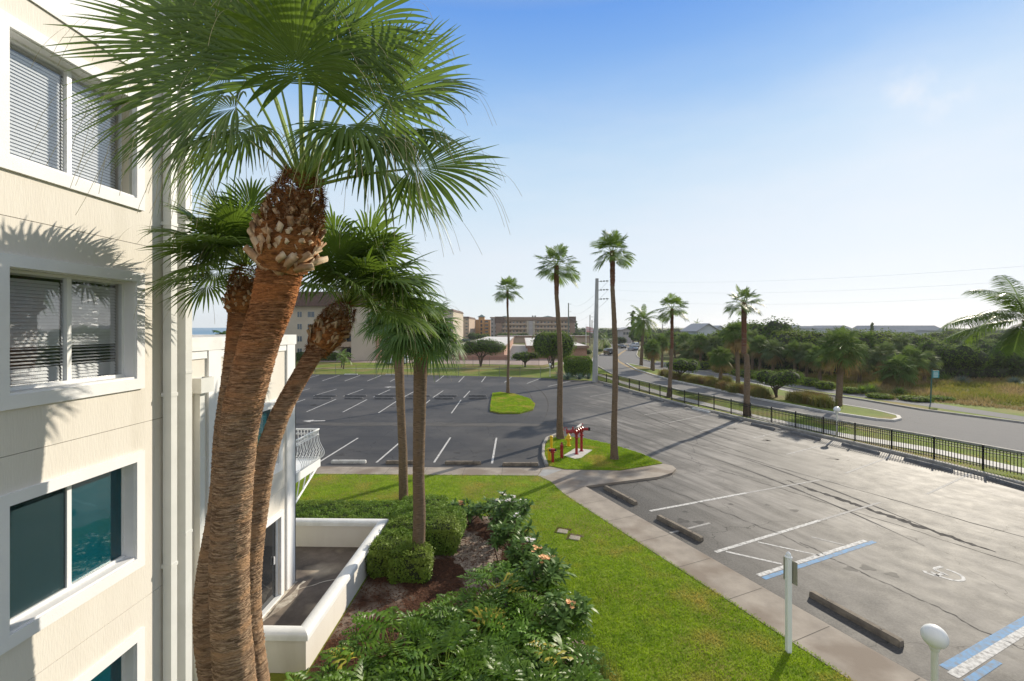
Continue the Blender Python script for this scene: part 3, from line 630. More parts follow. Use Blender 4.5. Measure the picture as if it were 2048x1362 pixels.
# ------------------------------------------------------------------ lower wing
LX = -6.4; YF = 12.57; ZT = 7.0
low = thing('low_building_wing', 'two storey cream wing with flat white coping and corner balcony, beside the tall block', 'building', (LX, YF, 0))
OP2 = [(9.82, 11.74, H-3.56, H-2.06), (9.82, 11.85, .10, 2.22)]
b = MB(); wallstack(b, LX, YE+.002, YF, -.05, ZT-.26, OP2, .3, [2.9])
b.box(-20, LX-.3, YF-.3, YF, -.05, ZT-.26); at(b, 'wall', M['cream'], low)
b = MB(); b.box(-20, LX-.02, YE+.004, YF-.02, ZT-.42, ZT-.27); at(b, 'roof', M['white'], low)
b = MB(); b.box(LX-.32, LX+.06, YE+.004, YF+.05, ZT-.26, ZT, 0); b.box(-20, LX-.32, YF-.3, YF+.05, ZT-.26, ZT); at(b, 'coping', M['coping'], low)
b = MB()
for y0, y1 in ((9.07,9.45),(12.15,YF+.03)): b.box(LX, LX+.05, y0, y1, -.04, ZT-.262)
b.box(-7.2, LX+.05, YF, YF+.03, -.04, ZT-.262); at(b, 'pilaster_trim', M['white'], low)
b = MB(); 
for y0, y1 in ((8.11,9.067),(9.453,12.147)): b.box(LX, LX+.03, y0, y1, ZT-.42, ZT-.264)
at(b, 'fascia_band', M['white'], low)
b = MB()
b.box(LX+.002, LX+.12, 8.72, 8.85, .05, 5.93)
b.box(LX+.001, LX+.13, 8.71, 8.86, 4.6, 4.65)
at(b, 'downspout', M['spout'], low)
b = MB(); x0,x1,y0,y1 = LX+.001, LX+.23, 8.60, 8.96
b.box(x0,x1,y0,y1,5.93,5.96); b.box(x0,x1,y0,y0+.012,5.96,6.22); b.box(x0,x1,y1-.012,y1,5.96,6.22); b.box(x1-.012,x1,y0+.012,y1-.012,5.96,6.22); b.box(x0,x0+.012,y0+.012,y1-.012,5.96,6.22)
at(b, 'leader_head', M['spout'], low)
b = MB(); b.box(-14, LX-.31, YE+.1, YF-.4, .1, 6.4); at(b, 'room_core', M['dark'], low)
make_window(low, LX, *OP2[0], 'teal', .19)
# sliding patio door
y0,y1,z0,z1 = OP2[1]; s = MB(); X = LX
s.box(X, X+.045, y0-.13, y1+.13, z1, z1+.14); s.box(X, X+.045, y1, y1+.13, z0, z1); s.box(X, X+.045, y0-.13, y0, z0, z1)
dr = at(s, 'sliding_door', M['white'], low)
f = MB(); f.box(X-.12,X-.05,y0,y1,z1-.06,z1); f.box(X-.12,X+.05,y0,y1,z0-.02,z0+.05); f.box(X-.12,X-.05,y1-.07,y1,z0+.05,z1-.06); f.box(X-.12,X-.05,y0,y0+.06,z0+.05,z1-.06); ym=(y0+y1)/2; f.box(X-.11,X-.06,ym-.03,ym+.03,z0+.05,z1-.06); f.box(X-.06,X-.03,y1-.2,y1-.17,z0+.95,z0+1.15)
o = f.build('frame', M['frame'], dr); o.location = -(Vector(dr.location)+Vector(low.location))
f = MB(); f.box(X-.095,X-.085,y0+.06,ym-.03,z0+.05,z1-.06); f.box(X-.085,X-.075,ym+.03,y1-.07,z0+.05,z1-.06)
o = f.build('pane', M['darkglass'], dr); o.location = -(Vector(dr.location)+Vector(low.location))
# balcony on the end of the wing
bal = MB(); bx1 = LX+.02; bx0 = -9.0; by0 = YF+.032; by1 = 14.12; bz = 2.9
bal.box(bx0, bx1, by0, by1, bz, bz+.16); bal.box(bx0, bx1+.03, by1, by1+.04, bz-.06, bz+.18); bal.box(bx1, bx1+.03, by0, by1, bz-.06, bz+.18)
bo = at(bal, 'balcony', M['frame'], low)
r_ = MB()
def bar(b, p, q, r=.012, n=5): b.tube([p, q], r, n)
zt = 4.02
for (p, q) in (((bx1,by0,zt),(bx1,by1,zt)),((bx0,by1,zt),(bx1,by1,zt))): r_.tube([p,q], .022, 6)
for (p, q) in (((bx1,by0,zt-.16),(bx1,by1,zt-.16)),((bx0,by1,zt-.16),(bx1,by1,zt-.16)),((bx1+.02,by0,bz+.24),(bx1+.02,by1,bz+.24)),((bx0,by1,bz+.24),(bx1,by1,bz+.24))): r_.tube([p,q], .011, 5)
prof = [(0,1.0),(.0,.86),(.01,.72),(.04,.58),(.10,.44),(.17,.30),(.19,.18),(.14,.08),(.03,.0)]
def belly(x, y, dx, dy): r_.tube([(x+dx*o_, y+dy*o_, bz+.2+(zt-bz-.2)*h) for o_, h in prof], .0085, 5)
k = int((by1-by0)/.10)
for i in range(k+1): belly(bx1, by0+.03+i*(by1-by0-.06)/k, 1, 0)
for i in range(26): belly(bx1-.06-i*.10, by1, 0, 1)
for i in range(k):  # rings between the two upper rails
    y = by0+.08+i*(by1-by0-.06)/k; r_.tube([(bx1, y+.045*math.cos(t), zt-.08+.055*math.sin(t)) for t in np.linspace(0,2*PI,9)], .006, 4, cap=False)
for i in range(26):
    x = bx1-.11-i*.10; r_.tube([(x+.045*math.cos(t), by1, zt-.08+.055*math.sin(t)) for t in np.linspace(0,2*PI,9)], .006, 4, cap=False)
o = r_.build('railing', M['frame'], bo); o.location = -(Vector(bo.location)+Vector(low.location))
for x in (bx1-.03, bx1-1.3):
    t_ = MB()
    t_.tube([(x, by1-.02, bz-.04),(x, YF+.04, 2.22)], .035, 4)
    for u in (.28,.52,.76):
        t_.tube([(x, by1+(YF-by1)*u, bz-.05),(x, by1+(YF-by1)*(u+.12), bz-.04-(bz-2.25)*(u+.12))], .02, 4)
    o = t_.build('bracket', M['frame'], bo); o.location = -(Vector(bo.location)+Vector(low.location))

# patio
slab('patio_slab', [(LX,9.3),(-4.55,9.3),(-4.55,14.62),(LX-1.2,14.62),(LX-1.2,YF),(LX,YF)], -.04, .098, M['patio'])
pw = thing('patio_wall', 'low cream wall with white coping round the stained patio', 'wall', (-4.5, 9.2, 0))
PXO = -4.40; b = MB(); th = .16; e = .05
b.box(LX+.001, PXO-e, 9.25, 9.25+th, .0, .86); b.box(PXO-e-th, PXO-e, 9.25+th, 14.75-th, .0, .86); b.box(-7.6, PXO-e, 14.75-th, 14.75, .0, .86)
at(b, 'wall', M['cream'], pw)
b = MB()
def cop(b, pts):   # rounded coping swept along pts
    wd, n = .30, 23; vs = []; pr = [(-wd/2,.80),(-wd/2,.88)] + [(-math.cos(t)*wd/2, .89+math.sin(t)*.075) for t in np.linspace(.25,PI-.25,n)] + [(wd/2,.88),(wd/2,.80)]
    pts = [Vector(p) for p in pts]; m = len(pr)
    for i, p in enumerate(pts):
        a = (pts[i]-pts[i-1]).normalized() if i else None; c = (pts[i+1]-pts[i]).normalized() if i < len(pts)-1 else None
        if a is None: t = c; k = 1
        elif c is None: t = a; k = 1
        else: t = (a+c).normalized(); k = 1/max(.3, t.dot(a))
        nn = Vector((t.y,-t.x,0))*k
        for o_, z in pr: vs.append(Vector((p.x,p.y,z))+nn*o_)
    fs = [(i*m+j, i*m+j+1, (i+1)*m+j+1, (i+1)*m+j) for i in range(len(pts)-1) for j in range(m-1)] + [(i*m+m-1, i*m, (i+1)*m, (i+1)*m+m-1) for i in range(len(pts)-1)]
    b.add(vs, fs + [tuple(range(m)), tuple((len(pts)-1)*m+k for k in range(m))[::-1]])
cx = PXO-e-th/2
cop(b, [(LX+.003, 9.25+th/2, 0),(cx, 9.25+th/2, 0),(cx, 14.75-th/2, 0),(-7.6, 14.75-th/2, 0)])
at(b, 'coping', M['coping'], pw, smooth=False)
b = MB(); M['chalk'] = mat('pale_water_mark', (.62,.57,.48), (.30,.25,.20), 5, 8, .85, world=True, lo=.42, hi=.62)
pts = wob((-6.38,9.9),(-6.1,12.6),12,.06); ribbon(b, pts, [.16+.12*math.sin(i) for i in range(len(pts))], .102)
pts = wob((-6.1,12.2),(-4.7,13.2),12,.05); ribbon(b, pts, .035, .1025); pts = wob((-6.3,10.4),(-4.7,9.9),12,.05); ribbon(b, pts, .04, .1025); pts = wob((-4.75,13.1),(-4.6,14.5),10,.04); ribbon(b, pts, .02, .1025)
ribbon(b, [(-6.35,9.6),(-6.35,12.6)], .12, .1015)
tag(b.build('patio_water_marks', M['chalk']), kind='structure')
# ------------------------------------------------------------------ plant materials
def leafmat(name, c1, c2, trans=.35, rough=.45, scale=2.5, tcol=None, c3=None, spec=.16, **k):
    rough = max(rough, .42)
    return mat(name, c1, c2, scale, 4, rough, trans=trans, tcol=tcol, c3=c3, spec=spec, world=True, **k)
M['palm'] = leafmat('palm_leaf', (.055,.105,.022), (.115,.18,.034), .34, .42, 3, (.17,.27,.03), spec=.3)
M['palm2'] = leafmat('palm_leaf_blue', (.055,.12,.035), (.10,.17,.045), .34, .45, 3, (.18,.28,.04))
M['palmfar'] = leafmat('palm_leaf_far', (.06,.11,.03), (.11,.165,.045), .3, .8, .8, (.16,.24,.05), spec=.05)
M['palmfar2'] = leafmat('palm_leaf_far_grey', (.065,.105,.045), (.12,.16,.065), .3, .7, .8, (.16,.22,.06), spec=.12)
M['palmdry'] = leafmat('palm_leaf_dry', (.30,.20,.085), (.22,.17,.07), .3, .7, 4, (.35,.23,.08))
M['palmold'] = leafmat('palm_leaf_yellowing', (.17,.18,.05), (.25,.18,.08), .3, .6, 2, (.3,.26,.08))
M['petiole'] = mat('petiole', (.17,.27,.035), (.26,.33,.05), 6, 3, .4, world=True)
M['thread'] = mat('leaf_thread', (.42,.36,.19), rough=.6)
def trunkmat(name, c1, c2, c3, zs=26, bump=.02, s3=2.2, top=None, z0=6, z1=7.4):
    m = mat(name, c1, c2, 2.6, 10, .95, bump, 5.0, (2.6,2.6,zs), c3=c3, s3=.5, world=False, spec=.1, lo=.36, hi=.60)
    if top:      # younger fibrous bark higher up is rust coloured
        n = m.node_tree.nodes; l = m.node_tree.links; b = n["Principled BSDF"]; src = b.inputs["Base Color"].links[0].from_socket
        g = n.new("ShaderNodeNewGeometry"); s_ = n.new("ShaderNodeSeparateXYZ"); l.new(g.outputs["Position"], s_.inputs[0]); z = n.new("ShaderNodeTexNoise"); z.inputs["Scale"].default_value = 3; z.inputs["Detail"].default_value = 8; l.new(g.outputs["Position"], z.inputs[0])
        v = mth('ADD', s_.outputs[2], mth('MULTIPLY', z.outputs[0], 1.6, m.node_tree), m.node_tree); r_ = n.new("ShaderNodeMapRange"); r_.inputs[1].default_value = z0+.8; r_.inputs[2].default_value = z1+.8; r_.inputs[4].default_value = .85; l.new(v, r_.inputs[0])
        x = n.new("ShaderNodeMix"); x.data_type = 'RGBA'; x.blend_type = 'MIX'; l.new(r_.outputs[0], x.inputs[0]); l.new(src, x.inputs[6])
        y = n.new("ShaderNodeMix"); y.data_type = 'RGBA'; y.blend_type = 'MULTIPLY'; y.inputs[0].default_value = 1; l.new(src, y.inputs[6]); y.inputs[7].default_value = top+(1,); l.new(y.outputs[2], x.inputs[7]); l.new(x.outputs[2], b.inputs["Base Color"])
    return m
M['trunkA'] = trunkmat('sabal_bark', (.52,.36,.235), (.17,.105,.065), (.42,.26,.15), 19, .045, top=(1.2,.70,.38), z0=5.9, z1=7.6)
M['trunkG'] = trunkmat('grey_bark', (.24,.175,.12), (.11,.078,.054), (.17,.12,.075), 16, .015)
M['trunkR'] = trunkmat('red_bark', (.20,.095,.055), (.10,.045,.03), (.17,.11,.08), 16, .015)
M['fibre'] = mat('boot_fibre', (.38,.16,.055), (.12,.048,.02), 9, 8, .95, .03, 26, (1,1,2.2), spec=.1)
M['boot'] = mat('boot_stub', (.50,.33,.19), (.31,.17,.085), 7, 6, .8, .003, 30, (1,1,1), c3=(.60,.47,.33), s3=3)
M['bark'] = mat('bark', (.12,.09,.07), (.07,.05,.04), 4, 6, .95, .02, 20, (1,1,.4))

# ------------------------------------------------------------------ palms
def fan(nb, hub, D, Nn, Rr, nseg=44, span=2.35, split=.5, droop=.35, sec=6, mi=0, wmax=None, tip=.0, jit=.05, vee=.25, costa=.28, thr=None, ragged=.12):
    """one costapalmate leaf: pleated in the middle, split and drooping at the rim"""
    D = np.array(D, float); D /= np.linalg.norm(D); Nn = np.array(Nn, float); Nn = Nn - D*Nn.dot(D); Nn /= np.linalg.norm(Nn); S = np.cross(Nn, D); hub = np.array(hub, float)
    th = np.linspace(-span, span, nseg); dth = th[1]-th[0]
    cup = .22*np.cos(th*.5)
    dirs = np.cos(th)[:,None]*D + np.sin(th)[:,None]*S
    dirs = dirs + Nn*(RNG.normal(0,.02,nseg)[:,None]) + Nn*(vee*(np.abs(th)/span)**2)[:,None]
    dirs /= np.linalg.norm(dirs, axis=1)[:,None]
    org = hub + D*(costa*Rr*(1-(np.abs(th)/span))**1.3)[:,None] - Nn*(.10*Rr*(1-np.abs(th)/span)**2)[:,None]*0
    Ls = Rr*(1-.22*(np.abs(th)/span)**2)*(1+RNG.normal(0,jit,nseg))
    Ls = Ls*(1-costa*.55*(1-(np.abs(th)/span)))
    s = np.linspace(0.02, 1, sec)**.9
    side = np.cross(np.broadcast_to(Nn, dirs.shape), dirs); side /= np.linalg.norm(side,axis=1)[:,None]
    pts = org[:,None,:] + dirs[:,None,:]*(Ls[:,None]*s[None,:])[:,:,None]
    dr = (droop*(1+RNG.normal(0,.3,nseg)))[:,None]*np.clip((s-split*.55)/(1-split*.55),0,None)[None,:]**1.9*Ls[:,None]
    pts[:,:,2] -= dr
    pts -= dirs[:,None,:]*(dr*.38)[:,:,None]*np.clip(np.sqrt((dirs[:,:2]**2).sum(1)),0,1)[:,None,None]
    base = 2*math.tan(dth/2)*Ls*split*1.02
    wv = np.where(s<=split, s/split, (1-(s-split)/(1-split))**.75)
    wv[-1] = .03
    hw = (base[:,None]*wv[None,:]+.0025)/2
    fold = hw*.55
    l = pts + side[:,None,:]*hw[:,:,None] - Nn*fold[:,:,None]*.9
    r = pts - side[:,None,:]*hw[:,:,None] - Nn*fold[:,:,None]*.9
    v = np.stack([l, pts, r], 2).reshape(-1,3)       # seg, sec, 3
    q = []
    i = np.arange(nseg)[:,None]*sec*3; j = np.arange(sec-1)[None,:]*3; b0 = (i+j).ravel()
    q = np.concatenate([np.stack([b0,b0+1,b0+4,b0+3],1), np.stack([b0+1,b0+2,b0+5,b0+4],1)])
    nb.add(v, q, mi)
    if thr:
        for _ in range(thr):
            k = RNG.integers(2, nseg-2); p = pts[k, int(sec*.55)].copy(); d = dirs[k]*Rr*.06; path = [p.copy()]; tw = RNG.normal(0,1,3)*Rr*.03
            for u in range(9):
                p = p + d; d = d*.92 + np.array([0,0,-Rr*.014]) + tw*(.35) ; tw = np.cross(tw, dirs[k])*.7 + RNG.normal(0,1,3)*Rr*.008; path.append(p.copy())
            path = np.array(path); sd_ = np.array([.0016,0,.0]); sz = np.array([0,0.0012,.001])
            vv = np.stack([path-sd_-sz, path+sd_+sz], 1).reshape(-1,3); nb.add(vv, np.array([[2*a,2*a+1,2*a+3,2*a+2] for a in range(len(path)-1)]), 2)
def petiole(nb, p0, p1, r0, r1, sag=.05, mi=1, n=6):
    p0 = np.array(p0,float); p1 = np.array(p1,float); m = []
    Ln = np.linalg.norm(p1-p0); t = np.linspace(0,1,n)
    c = p0[None]*(1-t)[:,None] + p1[None]*t[:,None]; c[:,2] += sag*Ln*4*t*(1-t)
    d = p1-p0; s1 = np.cross(d,[0,0,1]); s1 /= (np.linalg.norm(s1)+1e-9); s2 = np.cross(s1,d); s2 /= np.linalg.norm(s2)
    ring = [(1,0),(.3,.5),(-.3,.5),(-1,0),(0,-.7)]; m = len(ring); rr = r0+(r1-r0)*t
    v = np.concatenate([c[i]+rr[i]*(np.array([s1*a+s2*b_ for a,b_ in ring])) for i in range(n)])
    nb.add(v, np.array([[i*m+k,i*m+(k+1)%m,(i+1)*m+(k+1)%m,(i+1)*m+k] for i in range(n-1) for k in range(m)]), mi)
def trunk_mesh(pts, rads, mat_, name, parent, ring=.05, amp=.02, n=28, rough=.02, res=None):
    pts = [Vector(p) for p in pts]; # catmull sample
    L_ = sum((pts[i+1]-pts[i]).length for i in range(len(pts)-1)); m = res or max(12, int(L_/ring*3)); P_ = []; Rr = []
    for i in range(m+1):
        u = i/m*(len(pts)-1); k = min(int(u), len(pts)-2); f = u-k
        p0,p1,p2,p3 = pts[max(k-1,0)],pts[k],pts[k+1],pts[min(k+2,len(pts)-1)]
        P_.append(.5*((2*p1)+(p2-p0)*f+(2*p0-5*p1+4*p2-p3)*f*f+(3*p1-p0-3*p2+p3)*f**3)); Rr.append(rads[k]*(1-f)+rads[k+1]*f)
    P_ = np.array(P_); Rr = np.array(Rr); q = np.linspace(0,2*PI,n,endpoint=False)
    ph = RNG.uniform(0,6,4)
    rows = np.arange(m+1)
    zz = np.linspace(0,L_,m+1)
    w1 = (((zz[:,None]+.35*ring*np.sin(2*q+ph[0])[None]+.25*ring*np.sin(5*q+ph[1]+zz[:,None]*3))/ring)%1.0)
    lump = .5*np.sin(3*q[None]+zz[:,None]*2.1+ph[2])+.5*np.sin(7*q[None]-zz[:,None]*3.7+ph[3])
    r = Rr[:,None]*(1+rough*lump) + amp*(1-w1)**2*.6 + RNG.normal(0,amp*.28,(m+1,n))
    v = np.zeros((m+1,n,3)); v[:,:,0] = P_[:,None,0]+np.cos(q)*r; v[:,:,1] = P_[:,None,1]+np.sin(q)*r; v[:,:,2] = P_[:,None,2]+RNG.normal(0,amp*.15,(m+1,n))
    i = np.arange(m)[:,None]*n; k = np.arange(n)[None]; k2 = (k+1)%n
    f = np.stack([i+k, i+k2, i+n+k2, i+n+k],2).reshape(-1,4)
    b = NB(); b.add(v, f); o = b.build(name, mat_, parent); return o
def boots(nb, base, axis, length, r_lo, r_mid, r_hi, n, size, root, ang=.9):
    """ball of cut leaf bases: bark fibre core with crossing stubs"""
    base = Vector(base); axis = Vector(axis).normalized(); a = axis.cross(Vector((1,.3,0))).normalized(); b_ = axis.cross(a)
    ga = 2.39996
    for i in range(n):
        t = (i+.5)/n; q = i*ga + RNG.normal(0,.2)
        rr = r_lo*(1-t)**2 + 2*r_mid*1.35*t*(1-t) + r_hi*t*t
        rd = a*math.cos(q)+b_*math.sin(q); tg = axis.cross(rd)
        c = base + axis*(t*length) + rd*rr*.90
        sgn = 1 if RNG.random() < .5 else -1
        d = (axis*RNG.uniform(.35,1.0) + rd*RNG.uniform(.12,.42) + tg*sgn*RNG.uniform(.25,ang)).normalized()
        wv = d.cross(rd).normalized(); th = wv.cross(d)
        s_ = size*RNG.uniform(.75,1.25)*(1.05-.48*t); w0, w1, hh = s_*.50, s_*.34, s_*.055
        vs = []
        for u, ww, lift in ((-.25,w0,0),(.35,w0*.85,.02),(1.0,w1,.08)):
            p = c + d*s_*u + rd*lift*s_
            vs += [p+wv*ww/2, p+th*hh, p-wv*ww/2, p-th*hh*.6]
        V = np.array(vs); F_ = [[4*k+j,4*k+(j+1)%4,4*k+4+(j+1)%4,4*k+4+j] for k in range(2) for j in range(4)] + [[8,9,10,11]]
        nb.add(V, np.array(F_), 0)
def fibres(nb, base, axis, length, rmid, n, ln, mi=1, rlo=None, rhi=None):
    base = np.array(base); axis = np.array(Vector(axis).normalized()); a = np.cross(axis,[1,.3,0]); a /= np.linalg.norm(a); b_ = np.cross(axis,a)
    t = RNG.uniform(-.3,1.05,n); q = RNG.uniform(0,2*PI,n); rr = rmid*(.62+.42*np.sin(np.clip(t,0,1)*PI))
    rd = a[None]*np.cos(q)[:,None]+b_[None]*np.sin(q)[:,None]; c = base+axis*(t*length)[:,None]+rd*rr[:,None]
    d = rd*.5+RNG.normal(0,.6,(n,3)); d /= np.linalg.norm(d,axis=1)[:,None]; s_ = np.cross(d, RNG.normal(0,1,(n,3))); s_ /= np.linalg.norm(s_,axis=1)[:,None]
    L_ = ln*RNG.uniform(.4,1.3,n)[:,None]; ww = .004*RNG.uniform(.5,1.8,n)[:,None]
    v = np.stack([c-s_*ww, c+s_*ww, c+d*L_], 1).reshape(-1,3); nb.add(v, np.arange(3*n).reshape(-1,3), mi)
def crown_dirs(n, lo, hi, seed=0):       # golden-angle spread, elevation from hi (top) to lo
    ga = 2.39996; o = []
    for i in range(n):
        t = (i+.5)/n; el_ = hi + (lo-hi)*t**.9; az = i*ga + seed + RNG.normal(0,.15); o.append((az, el_ + RNG.normal(0,.08)))
    return o
def rand_crown(nb, c, n, lo, hi, pet, Rr, nseg, sec, droop, seed, dry=0, thr=None, split=.5, lift=.0, prad=.018, span=2.3, psag=.04, core=.12, miold=None, axis=None):
    c = np.array(c,float)
    q_ = Vector((0,0,1)).rotation_difference(Vector(axis).normalized()) if axis is not None else None
    for i, (az, e_) in enumerate(crown_dirs(n, lo, hi, seed)):
        d = np.array([math.cos(az)*math.cos(e_), math.sin(az)*math.cos(e_), math.sin(e_)])
        if q_ is not None: d = np.array(q_ @ Vector(d)); e_ = math.asin(max(-1,min(1,d[2]))); az = math.atan2(d[1],d[0])
        pl = pet*RNG.uniform(.75,1.15); p0 = c + d*core*.6; hub = c + d*pl; hub[2] -= pl*.12*max(0, math.cos(e_))
        petiole(nb, p0, hub, prad, prad*.55, psag)
        D = d.copy(); D[2] -= .30*math.cos(e_)+.12; up = np.array([0,0,1.0]) - d*.0 + RNG.normal(0,.28,3)
        if e_ > 1.0: up = np.array([math.cos(az), math.sin(az), .2])*-1 + RNG.normal(0,.3,3)
        old = (i >= n-dry)
        fan(nb, hub, D, up, Rr*RNG.uniform(.85,1.12), nseg, span, split, droop*(1.5 if old else 1)*RNG.uniform(.8,1.25), sec, 3 if old else (miold if (miold is not None and i > n*.72) else 0), thr=thr)
PM = ['palm','petiole','thread','palmdry','palmold']
def pmats(green='palm'): return [M[green], M['petiole'], M['thread'], M['palmdry'], M['palmold']]

# --- the three leaning sabals by the corner
BASE = Vector((-3.95, 6.55, .1))
def headpalm(name_label, pts, rads, head_len, head_r, crown_fn, bootn, bsize, loc, fibn=1200, tm='trunkA'):
    root = thing('cabbage_palm', name_label, 'palm tree', loc, group='cabbage palms clustered at the corner of the building'); L0 = Vector(loc)
    loc_pts = [Vector(p)-L0 for p in pts]
    trunk_mesh(loc_pts, rads, M[tm], 'trunk', root, .034, .018, 72, .022)
    ax = (loc_pts[-1]-loc_pts[-2]).normalized(); top = loc_pts[-1]
    core = MB(); prof = []; K = 18; 
    A = ax.cross(Vector((1,.3,0))).normalized(); B = ax.cross(A); vs = []
    for i in range(K+1):
        t = i/K; r = rads[-1]*(1-t)**1.1 + head_r*math.sin(min(1,t*1.02)*PI)**1.2*.66*(1-.2*t) + .03
        for k in range(22):
            q = 2*PI*k/22; rr = r*(1+random.uniform(-.07,.07)); vs.append(top+ax*(t*head_len-.12)+(A*math.cos(q)+B*math.sin(q))*rr)
    core.add(vs, [(i*22+k,i*22+(k+1)%22,(i+1)*22+(k+1)%22,(i+1)*22+k) for i in range(K) for k in range(22)] + [tuple(K*22+k for k in range(22))])
    hd = core.build('boot_head', M['fibre'], root)
    nb = NB(); boots(nb, top - ax*.12, ax, head_len*.92, rads[-1]*1.08, head_r, head_r*.45, bootn, bsize, root); 
    nb.build('leaf_stubs', [M['boot'], M['fibre']], root)
    nb = NB(); fibres(nb, top, ax, head_len, head_r, fibn, bsize*.4, 0); nb.build('bark_fibres', M['fibre'], root)
    nb = NB(); c = top + ax*head_len; crown_fn(nb, np.array(c), L0); nb.build('crown', pmats(), root)
    return root
# main palm: leaf list (hub px, py, depth), direction in picture (dx right, dy up, dz toward viewer), radius
def cam_vec(r, u, t): return np.array([_c*r + _s*t, _s*r - _c*t, u])
LEAVES_A = [ # hub x, y, depth, dir(r,u,t), normal(r,u,t), R, droop, span
 (822,338,5.1,(1,.05,.1),(-.1,.6,.8),1.02,.22,1.9),(745,222,5.2,(.62,.75,.1),(-.3,.3,.9),1.30,.20,1.8),(700,175,5.6,(.35,.9,-.1),(0,.1,1),1.15,.18,1.7),
 (640,120,5.5,(.1,1,-.1),(0,.1,1),1.2,.15,1.8),(560,165,5.0,(-.05,1,.15),(0,.0,1),1.35,.12,1.7),(525,120,5.6,(-.3,1,0),(.1,.1,1),1.25,.15,1.8),
 (470,120,5.2,(-.95,.42,.1),(.1,.3,.9),1.75,.14,1.35),(455,178,5.0,(-1,.05,.1),(.0,.5,.9),1.45,.25,1.5),(472,215,5.1,(-.9,-.28,.2),(-.1,.7,.7),1.25,.34,1.7),
 (505,250,5.4,(-.6,-.5,.2),(-.3,.5,.7),1.05,.45,1.8),(440,70,5.6,(-.8,.7,-.1),(.2,.2,1),1.4,.15,1.6),(478,262,4.9,(-.5,-.5,.7),(0,.9,.3),.9,.6,2.0),
 (690,250,4.8,(.5,-.4,.7),(0,.9,.3),.85,.6,2.0),(705,260,5.0,(.6,-.4,.5),(.1,.8,.4),1.05,.6,2.1),
 (740,330,5.6,(.8,-.3,-.3),(.1,.8,.3),1.15,.6,2.2),
 (790,190,5.6,(.85,.35,-.2),(-.2,.6,.6),1.15,.32,2.0),(600,150,4.7,(.1,.6,.8),(0,.4,-.9),1.0,.3,2.2),(500,60,5.2,(-.4,.9,.2),(0,.1,1),1.2,.2,1.9),(690,80,5.2,(.45,.9,.1),(0,.1,1),1.2,.2,1.9),
 (770,270,5.3,(.8,-.1,.3),(.0,.8,.5),1.05,.5,2.1),(745,120,5.8,(.6,.7,-.3),(-.2,.3,.8),1.1,.25,1.9)]
def crownA(nb, c, L0):
    L0 = np.array(L0)
    for (x,y,d,dr,nn,Rr,dp,sp) in LEAVES_A:
        hub = np.array(PD(x,y,d))-L0; D = cam_vec(*dr); petiole(nb, c+(hub-c)*.02-np.array([0,0,.12]), hub, .034, .016, .03)
        fan(nb, hub, D, cam_vec(*nn), Rr*1.0, 48, sp, .55, dp*.72, 8, 0, thr=12, costa=.22, vee=.12)
pA = [BASE, PD(462,1250,5.75), PD(465,1000,5.65), PD(480,850,5.55), PD(515,700,5.4), PD(545,610,5.3), PD(568,515,5.2)]
pA[0] = Vector((-3.62,6.05,.1))
headpalm('largest leaning cabbage palm, its orange trunk topped by a ball of cut leaf bases', pA, [.26,.215,.21,.21,.215,.225,.245], .92, .285, crownA, 210, .21, tuple(pA[0]), 9000)
def crownB(nb, c, L0): rand_crown(nb, c, 28, .12, 1.5, .68, .80, 40, 6, .24, 1.0, axis=cam_vec(-.45,1,0), thr=2, prad=.02)
pB = [Vector((-4.35,6.85,.1)), PD(418,1250,6.75), PD(447,1000,6.85), PD(459,850,6.95), PD(478,700,7.1), PD(486,612,7.15)]
headpalm('cabbage palm behind the largest one, its thinner trunk nearest the downspouts', pB, [.22,.19,.185,.185,.185,.19], .60, .21, crownB, 100, .155, tuple(pB[0]), 3500)
def crownC(nb, c, L0): rand_crown(nb, c, 34, .42, 1.5, .88, .92, 40, 6, .30, 2.9, axis=cam_vec(.55,1,0), thr=2, prad=.022)
pC = [Vector((-3.7,6.75,.1)), PD(498,1250,6.6), PD(514,1000,6.75), PD(552,850,6.95), PD(608,740,7.2), PD(645,684,7.4)]
headpalm('cabbage palm leaning out of the cluster, its stub-covered head against the lot', pC, [.20,.165,.16,.145,.14,.165], .72, .245, crownC, 130, .18, tuple(pC[0]), 4500)

# --- two slim palms in the planting bed
def slim(label, base, top, r0, r1, cr, hr, bn, nleaf, Rr, pet, seed, droop=.6, lo=-1.0):
    root = thing('cabbage_palm', label, 'palm tree', tuple(base), group='slim cabbage palms on the lawn side of the patio'); top = Vector(top)-Vector(base)
    mid = top*.5+Vector((random.uniform(-.08,.08),0,0))
    trunk_mesh([Vector((0,0,0)), top*.25+Vector((.04,0,0)), mid, top], [r0,r0*.93,r0*.86,r1], M['trunkG'], 'trunk', root, .09, .010, 22, .03)
    nb = NB(); boots(nb, top-Vector((0,0,hr*.5)), (0,0,1), hr*2.4, r1, hr, hr*.4, bn, hr*.75, root, .5); nb.build('leaf_stubs', [M['boot'], M['fibre']], root)
    core = MB(); core.lathe([(r1,-hr*.7),(hr*.9,-hr*.1),(hr*1.0,hr*.5),(hr*.8,hr*1.2),(hr*.5,hr*1.9)], tuple(top), 16); core.build('boot_head', M['fibre'], root)
    nb = NB(); rand_crown(nb, top+Vector((0,0,hr*2.2)), nleaf, lo, 1.3, pet, Rr, 34, 5, droop, seed, thr=1, prad=.016, miold=None); nb.build('crown', pmats('palm2'), root)
    return root
slim('slim cabbage palm on the lawn behind the hedge corner, farther of the slim pair', P(807,998,.1), PD(795,664,19.0), .19, .21, 0, .24, 26, 42, 1.0, .72, 3.0, .42, -.4)
slim('slim cabbage palm rising between the two clipped boxwood blocks', P(834,1142,.1), PD(842,708,13.3), .19, .20, 0, .25, 44, 46, .90, .62, 5.0, .42, -.35)

